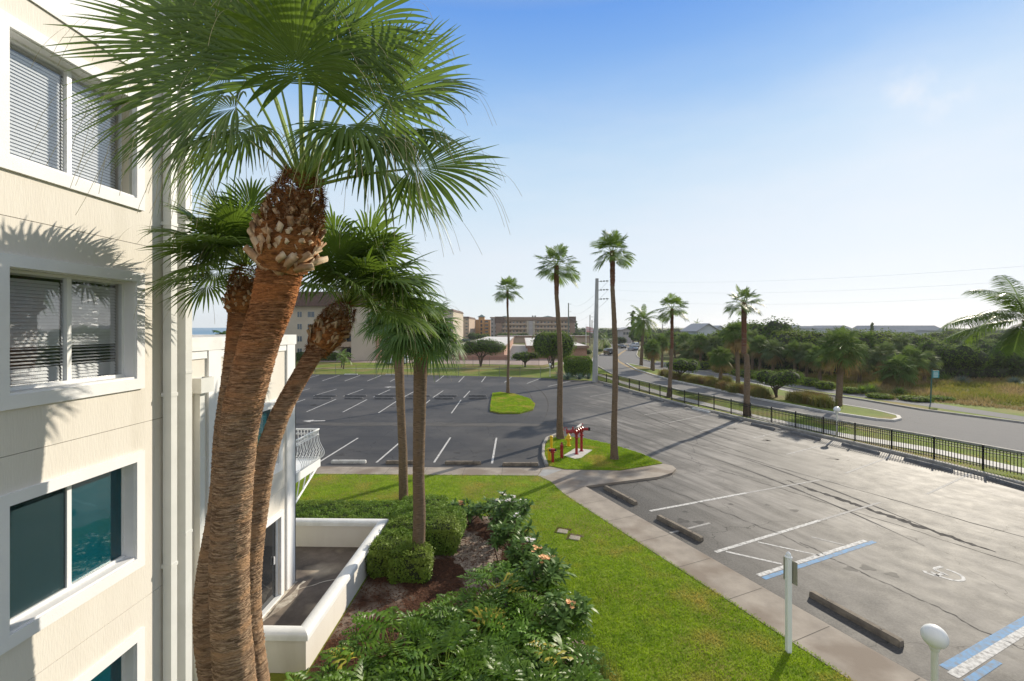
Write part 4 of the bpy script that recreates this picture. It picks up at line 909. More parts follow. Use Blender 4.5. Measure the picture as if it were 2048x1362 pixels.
# --- fan palms of the parking islands and the road
def washingtonia(label, bx, by, cxp, cyp, rpx, seed, r0=.22, nleaf=24, bz=0.0, grp='tall fan palms round the parking lot', lo=-.45, red=.25):
    base = P(bx, by, bz); d = base.y*_c - base.x*_s; top = PD(cxp, cyp+rpx*.25, d); sc_ = rpx/F*d
    root = thing('fan_palm', label, 'palm tree', tuple(base), group=grp); t = top-base
    pts = [Vector((0,0,0)), Vector((t.x*.22, t.y*.22, t.z*.12)), Vector((t.x*.5+.1, 0, t.z*.5)), t-Vector((0,0,t.z*red*.8)), t]
    trunk_mesh(pts[:4], [r0*1.45, r0, r0*.84, r0*.68], M['trunkG'], 'trunk', root, .16, .012, 14, .03, res=90)
    trunk_mesh([pts[3], (pts[3]+pts[4])/2, t, t+Vector((0,0,.15))], [r0*.7, r0*.78, r0*.8, r0*.25], M['trunkR'], 'leaf_bases', root, .10, .03, 14, .08, res=50)
    nb = NB(); rand_crown(nb, t, nleaf+2, lo, 1.45, sc_*.46, sc_*.56, 22, 4, .20, seed, prad=.02*sc_, span=1.5, split=.66, core=.1); nb.build('crown', pmats('palm'), root)
    return root
W = [('fan palm on the small grass island, most distant of the parking lot palms',1016,786,1015,575,33,1.0,.15,20,.12),
 ('fan palm with crooked grey trunk standing behind the yellow hydrant',1121,877,1113,522,50,2.6,.19,24,.12),
 ('fan palm on the bare tip of the hydrant island, tallest in the lot',1229,918,1225,494,50,.4,.165,22,.12),
 ('fan palm standing at the black fence with short pale trunk, farther from the lamp',1338,794,1344,612,36,4.1,.20,20,0),
 ('fan palm at the black fence with rough red upper trunk, beside a globe lamp',1495,832,1488,598,42,5.0,.24,22,0)]
for w_ in W: washingtonia(*w_[:9], bz=w_[9], red=.2 if w_[1] < 1300 else .55)

# --- round-headed cabbage palms of the median and the wood edge
def sabal(label, name='cabbage_palm', h=4.5, R_=1.6, seed=0, n=34, r0=.17, green='palmfar', nseg=16, sec=4, dry=8):
    root = thing(name, label, 'palm tree'); top = Vector((random.uniform(-.2,.2), random.uniform(-.2,.2), h))
    trunk_mesh([Vector((0,0,0)), top*.5+Vector((.05,0,0)), top], [r0*1.15, r0, r0*1.05], M['trunkG'], 'trunk', root, .14, .012, 12, .03, res=40)
    nb = NB(); rand_crown(nb, top, n+14, -1.15, 1.4, R_*.47, R_*.56, nseg+3, sec, .34, seed, dry=dry, prad=.016, span=2.1, split=.5, miold=4); nb.build('crown', pmats(green), root)
    return root
# ------------------------------------------------------------------ leafy shrubs
M['box'] = leafmat('boxwood_leaf', (.10,.19,.02), (.18,.28,.035), .25, .5, 9, c3=(.20,.27,.045), lo3=.5, hi3=.65)
M['broad'] = leafmat('broad_leaf', (.08,.15,.02), (.15,.225,.03), .38, .8, 1.2, c3=(.12,.19,.035), lo3=.5, hi3=.65, spec=.08)
M['broadd'] = leafmat('dark_broad_leaf', (.05,.10,.018), (.095,.16,.026), .36, .8, 1.2, spec=.08)
M['broady'] = leafmat('yellow_green_leaf', (.13,.20,.026), (.19,.25,.036), .3, .8, 1.0, spec=.08)
M['philo'] = leafmat('philodendron_leaf', (.042,.10,.007), (.125,.225,.013), .30, .28, 2.5, (.16,.34,.03), c3=(.12,.24,.02), spec=.3, lo3=.55, hi3=.65)
M['philoy'] = leafmat('yellow_philodendron', (.45,.36,.05), (.25,.27,.04), .3, .4, 3)
M['plum'] = leafmat('plumeria_leaf', (.085,.16,.035), (.15,.25,.065), .3, .35, 2.5, (.15,.26,.05))
M['petal'] = mat('white_petal', (.85,.80,.76), rough=.6); M['opetal'] = mat('orange_petal', (.80,.42,.18), rough=.6)
M['twig'] = mat('twig', (.16,.12,.09), (.09,.07,.05), 6, 4, .9)
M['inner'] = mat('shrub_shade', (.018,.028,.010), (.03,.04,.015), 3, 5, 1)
M['grassy'] = leafmat('ornamental_grass_leaf', (.28,.20,.06), (.15,.15,.03), .35, .6, 1.4, c3=(.20,.11,.06))
M['grassyg'] = leafmat('green_grass_leaf', (.13,.17,.04), (.20,.19,.05), .35, .6, 1.4)
M['agave'] = leafmat('agave_leaf', (.10,.15,.13), (.15,.20,.16), .1, .5, 3)
def leaf_quads(nb, c, nrm, size, mi=0, asp=.55):
    """pointed leaf cards at positions c (k,3), facing roughly nrm"""
    k = len(c); nrm = nrm/ (np.linalg.norm(nrm,axis=1)[:,None]+1e-9); t = np.cross(nrm, RNG.normal(0,1,(k,3))); t /= np.linalg.norm(t,axis=1)[:,None]; s_ = np.cross(nrm,t)
    sz = (size*RNG.uniform(.6,1.3,k))[:,None]; f = nrm*sz*.12
    v = np.stack([c-t*sz*.5, c+s_*sz*asp*.5-f, c+t*sz*.5, c-s_*sz*asp*.5-f], 1).reshape(-1,3); nb.add(v, np.arange(4*k).reshape(-1,4), mi)
def blob_points(ells, n, shell=.55):
    vol = np.array([e[3]*e[4]+e[4]*e[5]+e[3]*e[5] for e in ells]); w_ = vol/vol.sum(); idx = RNG.choice(len(ells), n, p=w_); E = np.array(ells)[idx]
    d = RNG.normal(0,1,(n,3)); d /= np.linalg.norm(d,axis=1)[:,None]; r = 1-(1-shell)*RNG.random(n)**1.6
    return E[:,:3]+d*r[:,None]*E[:,3:6], d/E[:,3:6]
def leafblob(name, ells, n, size, m, parent=None, loc=None, kind=None, up=.6, mi2=None, inner=True, shell=.55):
    c, d = blob_points(ells, n, shell); d = d/np.linalg.norm(d,axis=1)[:,None] + RNG.normal(0,.55,(n,3)) + np.array([0,0,up])
    ok = c[:,2] > .03
    nb = NB(); leaf_quads(nb, c[ok], d[ok], size)
    ms = [m]
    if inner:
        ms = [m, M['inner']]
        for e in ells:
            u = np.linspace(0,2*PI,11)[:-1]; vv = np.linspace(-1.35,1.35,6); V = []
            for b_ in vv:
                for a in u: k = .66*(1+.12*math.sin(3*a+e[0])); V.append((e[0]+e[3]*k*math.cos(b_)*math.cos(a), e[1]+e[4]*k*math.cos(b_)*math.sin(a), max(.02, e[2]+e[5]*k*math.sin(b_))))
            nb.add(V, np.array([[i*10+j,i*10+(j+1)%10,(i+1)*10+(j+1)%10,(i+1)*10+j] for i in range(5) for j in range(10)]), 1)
    return nb.build(name, ms, parent, loc=loc)
def boxhedge(label, x0,x1,y0,y1,h, n, size, cat='hedge', name='boxwood_hedge', rot=0, m='box', grp=None, irr=.06):
    cx_, cy_ = (x0+x1)/2, (y0+y1)/2; root = thing(name, label, cat, (cx_,cy_,.1), rot, grp); a, b_ = (x1-x0)/2, (y1-y0)/2
    A_ = np.array([4*a*b_, 2*b_*h, 2*b_*h, 2*a*h, 2*a*h]); f = RNG.choice(5, n, p=A_/A_.sum()); u = RNG.uniform(-1,1,n); v = RNG.uniform(-1,1,n)
    p = np.zeros((n,3)); nr = np.zeros((n,3))
    for k in range(5):
        q = f == k
        if k == 0: p[q] = np.stack([u[q]*a, v[q]*b_, np.full(q.sum(), h)],1); nr[q] = (0,0,1)
        elif k < 3: s_ = 1 if k == 1 else -1; p[q] = np.stack([np.full(q.sum(), s_*a), u[q]*b_, (v[q]+1)/2*h],1); nr[q] = (s_,0,.2)
        else: s_ = 1 if k == 3 else -1; p[q] = np.stack([u[q]*a, np.full(q.sum(), s_*b_), (v[q]+1)/2*h],1); nr[q] = (0,s_,.2)
    # rounded shoulders and a lumpy surface
    e = np.abs(p[:,:2])/np.array([a,b_]); sh = np.clip((np.maximum(e[:,0],e[:,1])-.82)/.18,0,1)*np.clip((p[:,2]/h-.7)/.3,0,1)
    p[:,2] -= sh*h*.13; p[:,:2] *= (1-.06*sh)[:,None]
    under = np.clip(1-p[:,2]/(h*.35),0,1); p[:,:2] *= (1-.14*under)[:,None]
    lump = irr*(np.sin(p[:,0]*5+1.3)*np.sin(p[:,1]*4.3)+.7*np.sin(p[:,0]*11+p[:,2]*9)*np.sin(p[:,1]*12)); p += nr*(lump+RNG.normal(0,.035,n))[:,None]
    nr = nr + RNG.normal(0,.6,(n,3)) + np.array([0,0,.35])
    nb = NB(); leaf_quads(nb, p, nr, size, 0, .6); fo = nb.build('foliage', M[m], root)
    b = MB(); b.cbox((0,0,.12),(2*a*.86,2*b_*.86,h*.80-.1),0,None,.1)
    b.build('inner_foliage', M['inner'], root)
    b = MB()
    for _ in range(14):
        x, y = random.uniform(-a*.8,a*.8), random.uniform(-b_*.8,b_*.8); b.tube([(0,0,0),(x*.6,y*.6,.03),(x,y,h*.2),(x*1.15,y*1.15,h*.5)],[.03,.02,.013,.008],5)
    b.build('stem', M['twig'], root)
    return root
boxhedge('long low clipped hedge on the lawn side of the patio end wall', -9.5, -4.2, 15.1, 17.0, .62, 26000, .06)
boxhedge('loose low hedge patch behind the taller clipped block, beside the farther slim palm', -4.6, -2.9, 16.0, 17.6, .62, 7500, .065, name='low_hedge')
boxhedge('large square-clipped boxwood block behind the palm trunk', -4.38, -2.0, 14.0, 15.75, .95, 19000, .062, irr=.05)
boxhedge('clipped boxwood leaning over the patio coping, nearer block', -4.36, -3.3, 12.75, 13.9, .92, 9500, .06)
boxhedge('small rounded boxwood at the foot of the nearer slim palm', -3.7, -2.62, 12.5, 13.25, .82, 7500, .058)

# --- split-leaf philodendrons
def lobed_leaf(nb, root, D, up, L_, mi=0, fold=.25):
    D = np.array(D,float); D /= np.linalg.norm(D); up = np.array(up,float); up -= D*up.dot(D); up /= np.linalg.norm(up); S = np.cross(D, up); n = 10
    t = np.linspace(0,1,n); mid = root + D*(t*L_)[:,None] + np.array([0,0,-.22*L_])*(t**2)[:,None]
    verts = []; fs = []; tri = []
    for i in range(n):    # wavy lobes on both sides, each with side teeth
        wd = L_*.60*(1-.78*t[i])**.85
        for sgn in (-1,1):
            ang = 1.95 - 1.55*t[i]**.8; ld = D*math.cos(ang)+S*sgn*math.sin(ang); wav = RNG.normal(0,.16)
            ld = ld + up*(fold+wav); ld /= np.linalg.norm(ld); ln = wd*RNG.uniform(.85,1.15); cr_ = np.cross(ld, up); cr_ /= np.linalg.norm(cr_); hw = L_/n*(.44-.12*t[i]); p0 = mid[i]; o = len(verts); g = np.array([0,0,-.20*ln])
            a_ = p0+ld*ln*.5+up*.01*ln; b_ = p0+ld*ln*.8+g*.4; c_ = p0+ld*ln+g
            verts += [p0-D*hw*1.25, p0+D*hw*1.25, a_+cr_*hw*.75, a_-cr_*hw*.75, b_+cr_*hw*.95, b_-cr_*hw*.95, c_, a_+cr_*hw*1.7+ld*ln*.20+g*.5, a_-cr_*hw*1.7+ld*ln*.20+g*.5]
            fs += [[o,o+1,o+2,o+3],[o+3,o+2,o+4,o+5],[o+5,o+4,o+6,o+6],[o+2,o+7,o+4,o+4],[o+3,o+5,o+8,o+8]] if False else [[o,o+1,o+2,o+3],[o+3,o+2,o+4,o+5]]
            tri += [[o+5,o+4,o+6],[o+2,o+7,o+4],[o+3,o+5,o+8]]
    nb.add(np.array(verts), np.array(fs), mi); nb.f.append((np.array(tri)+nb.n-len(verts), mi))
def philo(name, label, nl=15, Rr=.62):
    root = thing(name, label, 'plant'); nb = NB(); st = MB()
    for i in range(nl):
        az = i*2.39996+RNG.normal(0,.2); e_ = 1.25-1.0*(i/nl); ht = Rr*(.65+.5*math.sin(e_))*RNG.uniform(.85,1.15); out_ = Rr*math.cos(e_)*RNG.uniform(.9,1.2)
        h_ = np.array([math.cos(az)*out_, math.sin(az)*out_, .12+ht]); st.tube([(0,0,.02),(h_[0]*.45,h_[1]*.45,h_[2]*.65),tuple(h_)],[.014,.010,.007],5)
        D = np.array([math.cos(az), math.sin(az), .35*math.sin(e_)-.1+RNG.normal(0,.12)]); lobed_leaf(nb, h_, D, (RNG.normal(0,.25),RNG.normal(0,.25),1), RNG.uniform(.42,.68)*Rr/.52, 1 if RNG.random() < .012 else 0)
    nb.build('foliage', [M['philo'], M['philoy']], root); st.build('stem', M['petiole'], root); return root
protos = [philo('split_leaf_philodendron', 'x', 17, .55) for _ in range(4)]
spots = []
for y in np.arange(5.6, 12.4, .74):
    xl = -4.0 if y < 8.2 else -4.0+(y-8.2)*.86; xr = 1.35-(y-6.5)*.20
    for x in np.arange(xl+.35, xr, .84):
        spots.append((x+random.uniform(-.2,.2), y+random.uniform(-.2,.2)))
spots = [s_ for s_ in spots if not (s_[0] < -2.9 and 5.5 < s_[1] < 7.4)]
spots.sort(key=lambda s_: (round(s_[1]/.74), s_[0])); used = set(); rowc = {}
for i, (x, y) in enumerate(spots):
    p = protos[i % 4]; r_ = round(y/.74); rowc[r_] = rowc.get(r_, 0)+1
    lab = f'philodendron {ordn(rowc[r_]-1)} from the patio wall side in the {ordn(17-r_)} row from the hedge'
    if i < 4: p.location = (x,y,.09); p['label'] = lab; p['group'] = 'philodendrons filling the planting bed'; p.rotation_euler = (0,0,random.uniform(0,6))
    else: dup(p, (x,y,.09), random.uniform(0,6), lab, random.uniform(.70,1.05), 'philodendrons filling the planting bed')

# --- flowering shrubs with long leaves at the branch ends
def plumeria(label, loc, h, spread, nst, flowers='petal', nfl=3, leaf=.24, name='flowering_shrub', rz=0, cat='shrub', lpt=26, grp=None):
    root = thing(name, label, cat, loc, rz, grp); st = MB(); nb = NB(); fl = NB(); tips = []
    for i in range(nst):
        az = i*2.4+RNG.normal(0,.3); r_ = spread*math.sqrt((i+.5)/nst); tip = Vector((math.cos(az)*r_, math.sin(az)*r_, h*(1-.35*(r_/spread)**2)*random.uniform(.8,1.1)))
        st.tube([(0,0,-.02),(tip.x*.35,tip.y*.3,tip.z*.4),(tip.x*.8,tip.y*.75,tip.z*.75),tuple(tip)],[.024,.02,.014,.010],6); tips.append(tip)
        for lv in range(2):
            c = np.array(tip)*(1-.22*lv); n_ = lpt//2; az2 = RNG.uniform(0,2*PI,n_); ev = RNG.uniform(-.35,1.0,n_)
            d = np.stack([np.cos(az2)*np.cos(ev), np.sin(az2)*np.cos(ev), np.sin(ev)],1); s_ = np.stack([-np.sin(az2),np.cos(az2),np.zeros(n_)],1)
            L_ = (leaf*RNG.uniform(.7,1.15,n_))[:,None]; w_ = L_*.15; g = np.array([0,0,-1.0])
            c0 = c + RNG.normal(0,.03,(n_,3)); p1 = c0+d*L_*.35; p2 = c0+d*L_*.72+g*L_*.06; p3 = c0+d*L_+g*L_*.2
            V = np.stack([c0-s_*w_*.2, c0+s_*w_*.2, p1-s_*w_, p1+s_*w_, p2-s_*w_*.85, p2+s_*w_*.85, p3, p3+s_*.002],1).reshape(-1,3)
            o = np.arange(n_)[:,None]*8; F_ = np.concatenate([o+np.array([[0,1,3,2]]), o+np.array([[2,3,5,4]]), o+np.array([[4,5,7,6]])]); nb.add(V, F_)
    st.build('stem', M['twig'], root); nb.build('foliage', M['plum'], root)
    for tip in tips[:nfl]:
        for _ in range(9):
            c = np.array(tip)+np.array([RNG.normal(0,.05),RNG.normal(0,.05),.07+RNG.normal(0,.03)]); a = RNG.uniform(0,6)
            for k in range(5):
                q = a+k*2*PI/5; d = np.array([math.cos(q),math.sin(q),.35]); s_ = np.array([-math.sin(q),math.cos(q),0])*.016
                fl.add([c, c+d*.032+s_*1.5, c+d*.066, c+d*.032-s_*1.5], np.array([[0,1,2,3]]))
    if nfl: fl.build('blossom', M[flowers], root)
    return root
G_ = 'flowering shrubs along the lawn side of the bed'
FS = [((-1.9,16.4,.1),.75,.45,6,'petal',0,'low long-leaved shrub just behind the big clipped boxwood block'),
 ((-1.1,16.5,.1),.85,.5,7,'petal',0,'long-leaved shrub without blossom, between the boxwood block and the white-flowered shrub'),
 ((-.45,15.2,.1),1.45,.75,16,'petal',5,'tallest flowering shrub in the bed, with three heads of white blossom'),
 ((-.35,14.0,.1),1.15,.75,14,'petal',1,'dense long-leaved shrub in front of the tallest white-flowered one'),
 ((.1,12.9,.1),.95,.6,11,'petal',1,'flowering shrub beside the bare soil, below the white-flowered ones'),
 ((.55,11.9,.1),1.25,.65,12,'opetal',3,'shrub with orange blossoms at the lawn edge, middle of the bed'),
 ((.95,10.2,.1),1.0,.6,10,'opetal',1,'shrub with one orange blossom near the philodendrons at the lawn edge'),
 ((-2.4,16.9,.1),.5,.4,6,'opetal',1,'small pale shrub between the hedge and the farther slim palm'),
 ((-.15,16.3,.1),.8,.5,8,'petal',1,'shrub with a white blossom at the far tip of the bed')]
for f_ in FS: plumeria(f_[6], f_[0], f_[1], f_[2], f_[3], f_[4], f_[5], lpt=40 if f_[3] > 9 else 30, grp=G_, leaf=.27)
# spiky brown-green clump beside the soil patch
def tussock(name, label, h, r, n, ms, cat='ornamental grass', wd=.012, mixp=.3, lean=.9):
    root = thing(name, label, cat); nb = NB(); az = RNG.uniform(0,2*PI,n); L_ = h*RNG.uniform(.6,1.15,n); ln = np.abs(RNG.normal(0,.45,n))*lean
    o = RNG.normal(0,r*.33,(n,2)); d = np.stack([np.cos(az),np.sin(az)],1); s_ = np.stack([-np.sin(az),np.cos(az)],1)*wd/2
    V = []; secs = (0,.4,.75,1)
    for u in secs:
        xy = o + d*(ln*u**1.6*L_)[:,None]; z = L_*u*(1-.28*ln*u**1.5); ww = s_*(1-u*.92)
        V.append(np.concatenate([xy-ww, z[:,None]],1)); V.append(np.concatenate([xy+ww, z[:,None]],1))
    V = np.stack(V,1).reshape(-1,3); q = np.arange(n)[:,None]*8; sel = RNG.random(n) < mixp
    for mi, k in ((0,~sel),(1,sel)):
        F_ = np.concatenate([q[k]+np.array([[2*i,2*i+1,2*i+3,2*i+2]]) for i in range(3)])
        if len(F_): nb.f.append((F_+nb.n, mi))
    nb.v.append(V); nb.n += len(V); nb.build('foliage', ms, root); return root
t_ = tussock('grass_clump', 'rusty brown tussock at the shaded edge of the bare soil', .55, .6, 900, [M['grassy'], M['grassyg']]); t_.location = (-.05,13.4,.1)
t_ = tussock('grass_clump', 'pale green strappy tussock where the philodendrons meet the lawn', .6, .5, 500, [M['grassyg'], M['plum']]); t_.location = (1.45,9.2,.1)

# ------------------------------------------------------------------ wheel stops
def wstop(m, L_=1.83):
    root = thing('wheel_stop', 'x', 'wheel stop'); b = MB(); h = .13; w_ = .075; e = .05
    vs = []; 
    for x, i in ((-L_/2,.02),(-L_/2+e,0),(L_/2-e,0),(L_/2,.02)):
        for y, z in ((-w_+i*.5,0),(-w_+.005+i*.5,h*.5),(-w_*.66,h-i),(w_*.66,h-i),(w_-.005-i*.5,h*.5),(w_-i*.5,0)): vs.append((x,y,z))
    b.add(vs, [(6*i+k,6*i+k+1,6*i+k+7,6*i+k+6) for i in range(3) for k in range(5)] + [(0,1,2,3,4,5),(23,22,21,20,19,18)]); b.build('block', m, root)
    for x in (-L_*.3, L_*.3): b = MB(); b.lathe([(.022,-.01),(.022,.006),(.0,.008)], (x,0,h), 8); b.build('anchor_pin', M['black'], root)
    return root
wp = {}
def place_stop(key, a, c, label, grp):
    A_, B_ = P(*a), P(*c); mid = (A_+B_)/2; ang = math.atan2(B_.y-A_.y, B_.x-A_.x); Ln = (B_-A_).length
    if key not in wp: wp[key] = wstop(M[key]); o = wp[key]; o.location = mid; o.rotation_euler = (0,0,ang); o['label'] = label; o['group'] = grp
    else: o = dup(wp[key], mid, ang, label, 1.0, grp)
    o.scale = (max(.9,min(1.25,Ln/1.83)),1.25,1.2)
g1 = 'wheel stops facing the building in the dark lot'
for i, (k, x0, x1, y) in enumerate((('stop_white',663,732,926),('stop',777,829,927),('stop',890,962,928),('stop',1005,1076,931))):
    place_stop(k, (x0,y),(x1,y), ['white-painted wheel stop beside the balcony side of the dark lot','brown wheel stop partly behind the two slim palm trunks','brown wheel stop between the slim palms and the island bay','brown wheel stop in the bay next to the hydrant island'][i], g1)
for j, (yy, lst) in enumerate(((792.5,[(627,675),(689.5,734),(750,794),(818,860),(878,914),(938,973)]),(797.5,[(627,664),(689.5,726),(750,788),(812,850),(869,907),(938,975)]))):
    for i, (x0, x1) in enumerate(lst):
        place_stop('stop_grey', (x0,yy),(x1,yy+.4), f'grey stop in the {"farther" if j==0 else "nearer"} middle row of the dark lot, {ordn(i)} from the building', 'back to back wheel stops in the middle of the dark lot')
for i, (x0,x1,y) in enumerate(((689,715,749.5),(771,796,750))): place_stop('stop_white', (x0,y),(x1,y), f'white wheel stop at the far grass edge, {"nearer the leaning palm" if i==0 else "nearer the slim palm trunks"}', 'white wheel stops at the far grass edge')
g2 = 'wheel stops along the diagonal walk'
for a, c, lb in (((1210,977),(1272,1010),'weathered wheel stop nearest the curved end of the pavement'),((1316,1037),(1404,1083),'weathered wheel stop halfway along the diagonal pavement'),((1622,1192),(1804,1294),'weathered wheel stop nearest the camera, between sign post and globe lamp')):
    place_stop('stop', a, c, lb, g2)
g3 = 'wheel stops along the black fence'
FSP = [((1208,770.5),(1227,775)),((1236,779),(1258,785)),((1266,788),(1291,794)),((1301,797.5),(1327,804)),((1340,806),(1371,814)),((1385,818),(1420,826)),((1437,832),(1487,843.5)),((1503,849),(1549,860)),((1583,866),(1640,881)),((1685,890),(1758,909)),((1810,920),(1905,944)),((1975,958),(2058,982))]
for i, (a, c) in enumerate(FSP): place_stop('stop_white' if i == 5 else 'stop_grey', a, c, f'wheel stop at the kerb below the black fence, {ordn(i)} from the utility pole', g3)

# ------------------------------------------------------------------ fences
fpx = [(1191.5,762),(1208.5,766),(1243,773),(1260,778),(1278.5,784),(1299,789),(1320,794.5),(1343,799.5),(1369,806),(1397,813),(1428,820),(1462,828),(1500,836),(1543,846.5),(1591,858),(1646,871),(1709.5,885),(1783,902),(1868,918.5),(1966,938.5)]
FP = [P(*q) for q in fpx]
for _ in range(4): FP.append(FP[-1] + (FP[-1]-FP[-2])*1.0)
# smooth the line
for _ in range(2): FP = [FP[0]] + [(FP[i-1]+FP[i]*2+FP[i+1])/4 for i in range(1,len(FP)-1)] + [FP[-1]]
fen = thing('metal_fence', 'long black metal picket fence between the parking lot and the road', 'fence', tuple(FP[0]))
def atf(b, name, m, **k): o = b.build(name, m, **k); o.parent = fen; o.location = Vector(o.location)-Vector(fen.location); return o
pk = MB(); rl = MB()
for i in range(len(FP)-1):
    a, c = FP[i], FP[i+1]; d = (c-a); Ln = d.length; d.normalize(); ang = math.atan2(d.y,d.x)
    for z in (.16, .88, 1.02):
        Mx = Matrix.Translation(a+Vector((0,0,z))) @ Matrix.Rotation(ang,4,'Z'); rl.box(.03, Ln-.03, -.016, .016, 0, .035, 0, Mx)
    n_ = int(Ln/.115)
    for k in range(1, n_):
        p = a+d*(Ln*k/n_); Mx = Matrix.Translation(p) @ Matrix.Rotation(ang,4,'Z'); h_ = 1.13
        pk.box(-.013,.013,-.013,.013,.08,h_,0,Mx); pk.add([Mx @ Vector(v) for v in ((-.009,-.009,h_),(.009,-.009,h_),(.009,.009,h_),(-.009,.009,h_),(0,0,h_+.05))],[(0,1,4),(1,2,4),(2,3,4),(3,0,4)])
for p in FP:
    b = MB(); b.cbox((p.x,p.y,-.02),(.065,.065,1.24)); b.cbox((p.x,p.y,1.222),(.085,.085,.03),0,None,.015); atf(b, 'post', M['black'])
atf(rl, 'rails', M['black']); atf(pk, 'pickets', M['black'])
# chain-link fences beyond the dark lot
def chainlink(label, pts, h, m='galv', post_r=.03, mesh_a=.12):
    root = thing('chain_link_fence', label, 'fence', tuple(pts[0])); o0 = pts[0]; w_ = MB()
    for i, p in enumerate(pts):
        q = p-o0; b = MB(); b.tube([q, q+Vector((0,0,h+.05))], post_r, 6); b.build('post', M[m], root)
    r_ = MB()
    for i in range(len(pts)-1): r_.tube([pts[i]-o0+Vector((0,0,h)), pts[i+1]-o0+Vector((0,0,h))], .018, 5)
    r_.build('rails', M[m], root)
    for i in range(len(pts)-1): w_.add([pts[i]-o0+Vector((0,0,.05)), pts[i+1]-o0+Vector((0,0,.05)), pts[i+1]-o0+Vector((0,0,h)), pts[i]-o0+Vector((0,0,h))], [(0,1,2,3)])
    w_.build('wire_mesh', M['wire'], root)
M['galv'] = mat('galvanised', (.10,.12,.10), rough=.6)
m_ = bpy.data.materials.new('wire_mesh'); m_.use_nodes = True; M['wire'] = m_; _n = m_.node_tree.nodes; _l = m_.node_tree.links; _b = _n["Principled BSDF"]; _b.inputs["Base Color"].default_value = (.08,.10,.08,1)
_t = _n.new("ShaderNodeBsdfTransparent"); _m = _n.new("ShaderNodeMixShader"); _m.inputs[0].default_value = .13; _l.new(_t.outputs[0], _m.inputs[1]); _l.new(_b.outputs[0], _m.inputs[2]); _l.new(_m.outputs[0], _n["Material Output"].inputs[0])
chainlink('dark wire fence along the far grass edge of the parking lot', [P(630+41*i, 748.5+.55*i) for i in range(-2,13)], 1.5)
chainlink('dark wire fence along the drive, behind the small trees', [P(880+33*i, 733) for i in range(0,7)], 1.7)

# ------------------------------------------------------------------ globe lamps, sign post, hydrant group
def globe_lamp(label, loc, h=1.85, r=.17, grp='white globe lamps round the parking lot'):
    root = thing('globe_lamp', label, 'lamp', loc, group=grp); b = MB(); b.lathe([(.085,0),(.085,.02),(.05,.06),(.05,h-2*r-.06),(.065,h-2*r-.05),(.075,h-2*r),(.06,h-2*r+.02)], (0,0,0), 18); b.build('post', M['postwhite'], root, smooth=False)
    g = MB(); g.lathe([(max(.002,r*math.sin(t)), h-r-r*math.cos(t)) for t in np.linspace(.35,PI-.01,16)], (0,0,0), 28); g.build('globe', M['globe'], root, smooth=True); return root
globe_lamp('white globe lamp at the lawn corner near the blue bay lines', (7.05,7.95,.1), 2.0, .185)
globe_lamp('white globe lamp on the verge behind the black fence', tuple(P(1674,873)), 1.98, .20)
globe_lamp('white globe lamp at the far grass edge near the big dark hedge', tuple(P(1100,753)), 1.95, .19)
globe_lamp('white globe lamp at the far grass edge behind the slim palm trunk', tuple(P(862,749)), 1.95, .19)
p = P(1577,1303,.1); sg = thing('sign_post', 'white plastic sign post on the lawn edge with a grey panel seen from the back', 'sign', tuple(p)); Hs = 2.15
b = MB(); b.cbox((0,0,-.05),(.105,.105,Hs-.05),0,None,.012); b.lathe([(.06,0),(.075,.012),(.075,.03),(.055,.05),(.045,.10),(.02,.13),(.002,.14)], (0,0,Hs-.10), 16); b.build('post', M['frame'], sg)
wd_ = Vector(P2(1404,1080))-Vector(P2(1210,975)); ang = math.atan2(wd_.y, wd_.x); M['signback'] = mat('sign_back', (.30,.29,.24), rough=.55)
b = MB(); Mx = Matrix.Rotation(ang,4,'Z'); b.box(-.16,.16,.058,.064,1.50,2.0,0,Mx); b.build('panel', M['signback'], sg)
# red and yellow fire water fittings
def hyd(label, loc, s=1.0):
    root = thing('fire_hydrant', label, 'hydrant', loc); b = MB()
    b.lathe([(.16,0),(.16,.04),(.10,.05),(.095,.42),(.15,.44),(.15,.48),(.125,.50),(.125,.56),(.10,.64),(.05,.70),(.035,.71),(.035,.76),(.0,.765)], (0,0,0), 18); b.build('body', M['yellow'], root)
    for a in (0, PI/2, PI, -PI/2):
        c = MB(); Mx = Matrix.Rotation(a,4,'Z') @ Matrix.Translation((0,0,.40)) @ Matrix.Rotation(PI/2,4,'Y'); c.lathe([(.055,.08),(.055,.14),(.07,.14),(.07,.18),(.02,.185),(.02,.21)], (0,0,0), 12, 0, Mx)
        c.build('outlet_cap', M['yellow'], root)
    return root
hyd('yellow fire hydrant with domed cap in the shade of the crooked palm', tuple(P(1137,892,.12)))
p = P(1153,909,.12); q = P(1163,903,.12); rr = thing('backflow_preventer', 'red backflow assembly of two risers carrying crossed pipes and a valve painted sunlit white', 'valve', tuple(p)); o0 = p
def redtube(b, pts, r, n=10): b.tube(pts, r, n)
for k, z0 in ((p,0),(q,0)):
    b = MB(); v = k-o0; b.tube([v, v+Vector((0,0,1.22))], .075, 12); 
    for z in (.0,.92,1.14): b.tube([v+Vector((0,0,z)), v+Vector((0,0,z+.05))], .125, 12)
    b.build('riser', M['red'], rr)
b = MB(); v0 = Vector((0,0,1.3)); v1 = (q-o0)+Vector((0,0,1.3)); d = (v1-v0).normalized()
b.tube([v0-d*.18, v1+d*.12], .10, 12); 
for u in (.1,.5,.9): c = v0.lerp(v1,u); b.tube([c-d*.03, c+d*.03], .16, 12)
s_ = Vector((-d.y,d.x,0)); b.tube([v0-Vector((.55,.05,.02)), v0+Vector((.15,0,0))], .085, 12); b.tube([v0-Vector((.58,.05,.02)), v0-Vector((.50,.05,.02))], .13, 12); b.tube([v0-Vector((.34,.03,.02)), v0-Vector((.28,.03,.02))], .13, 12)
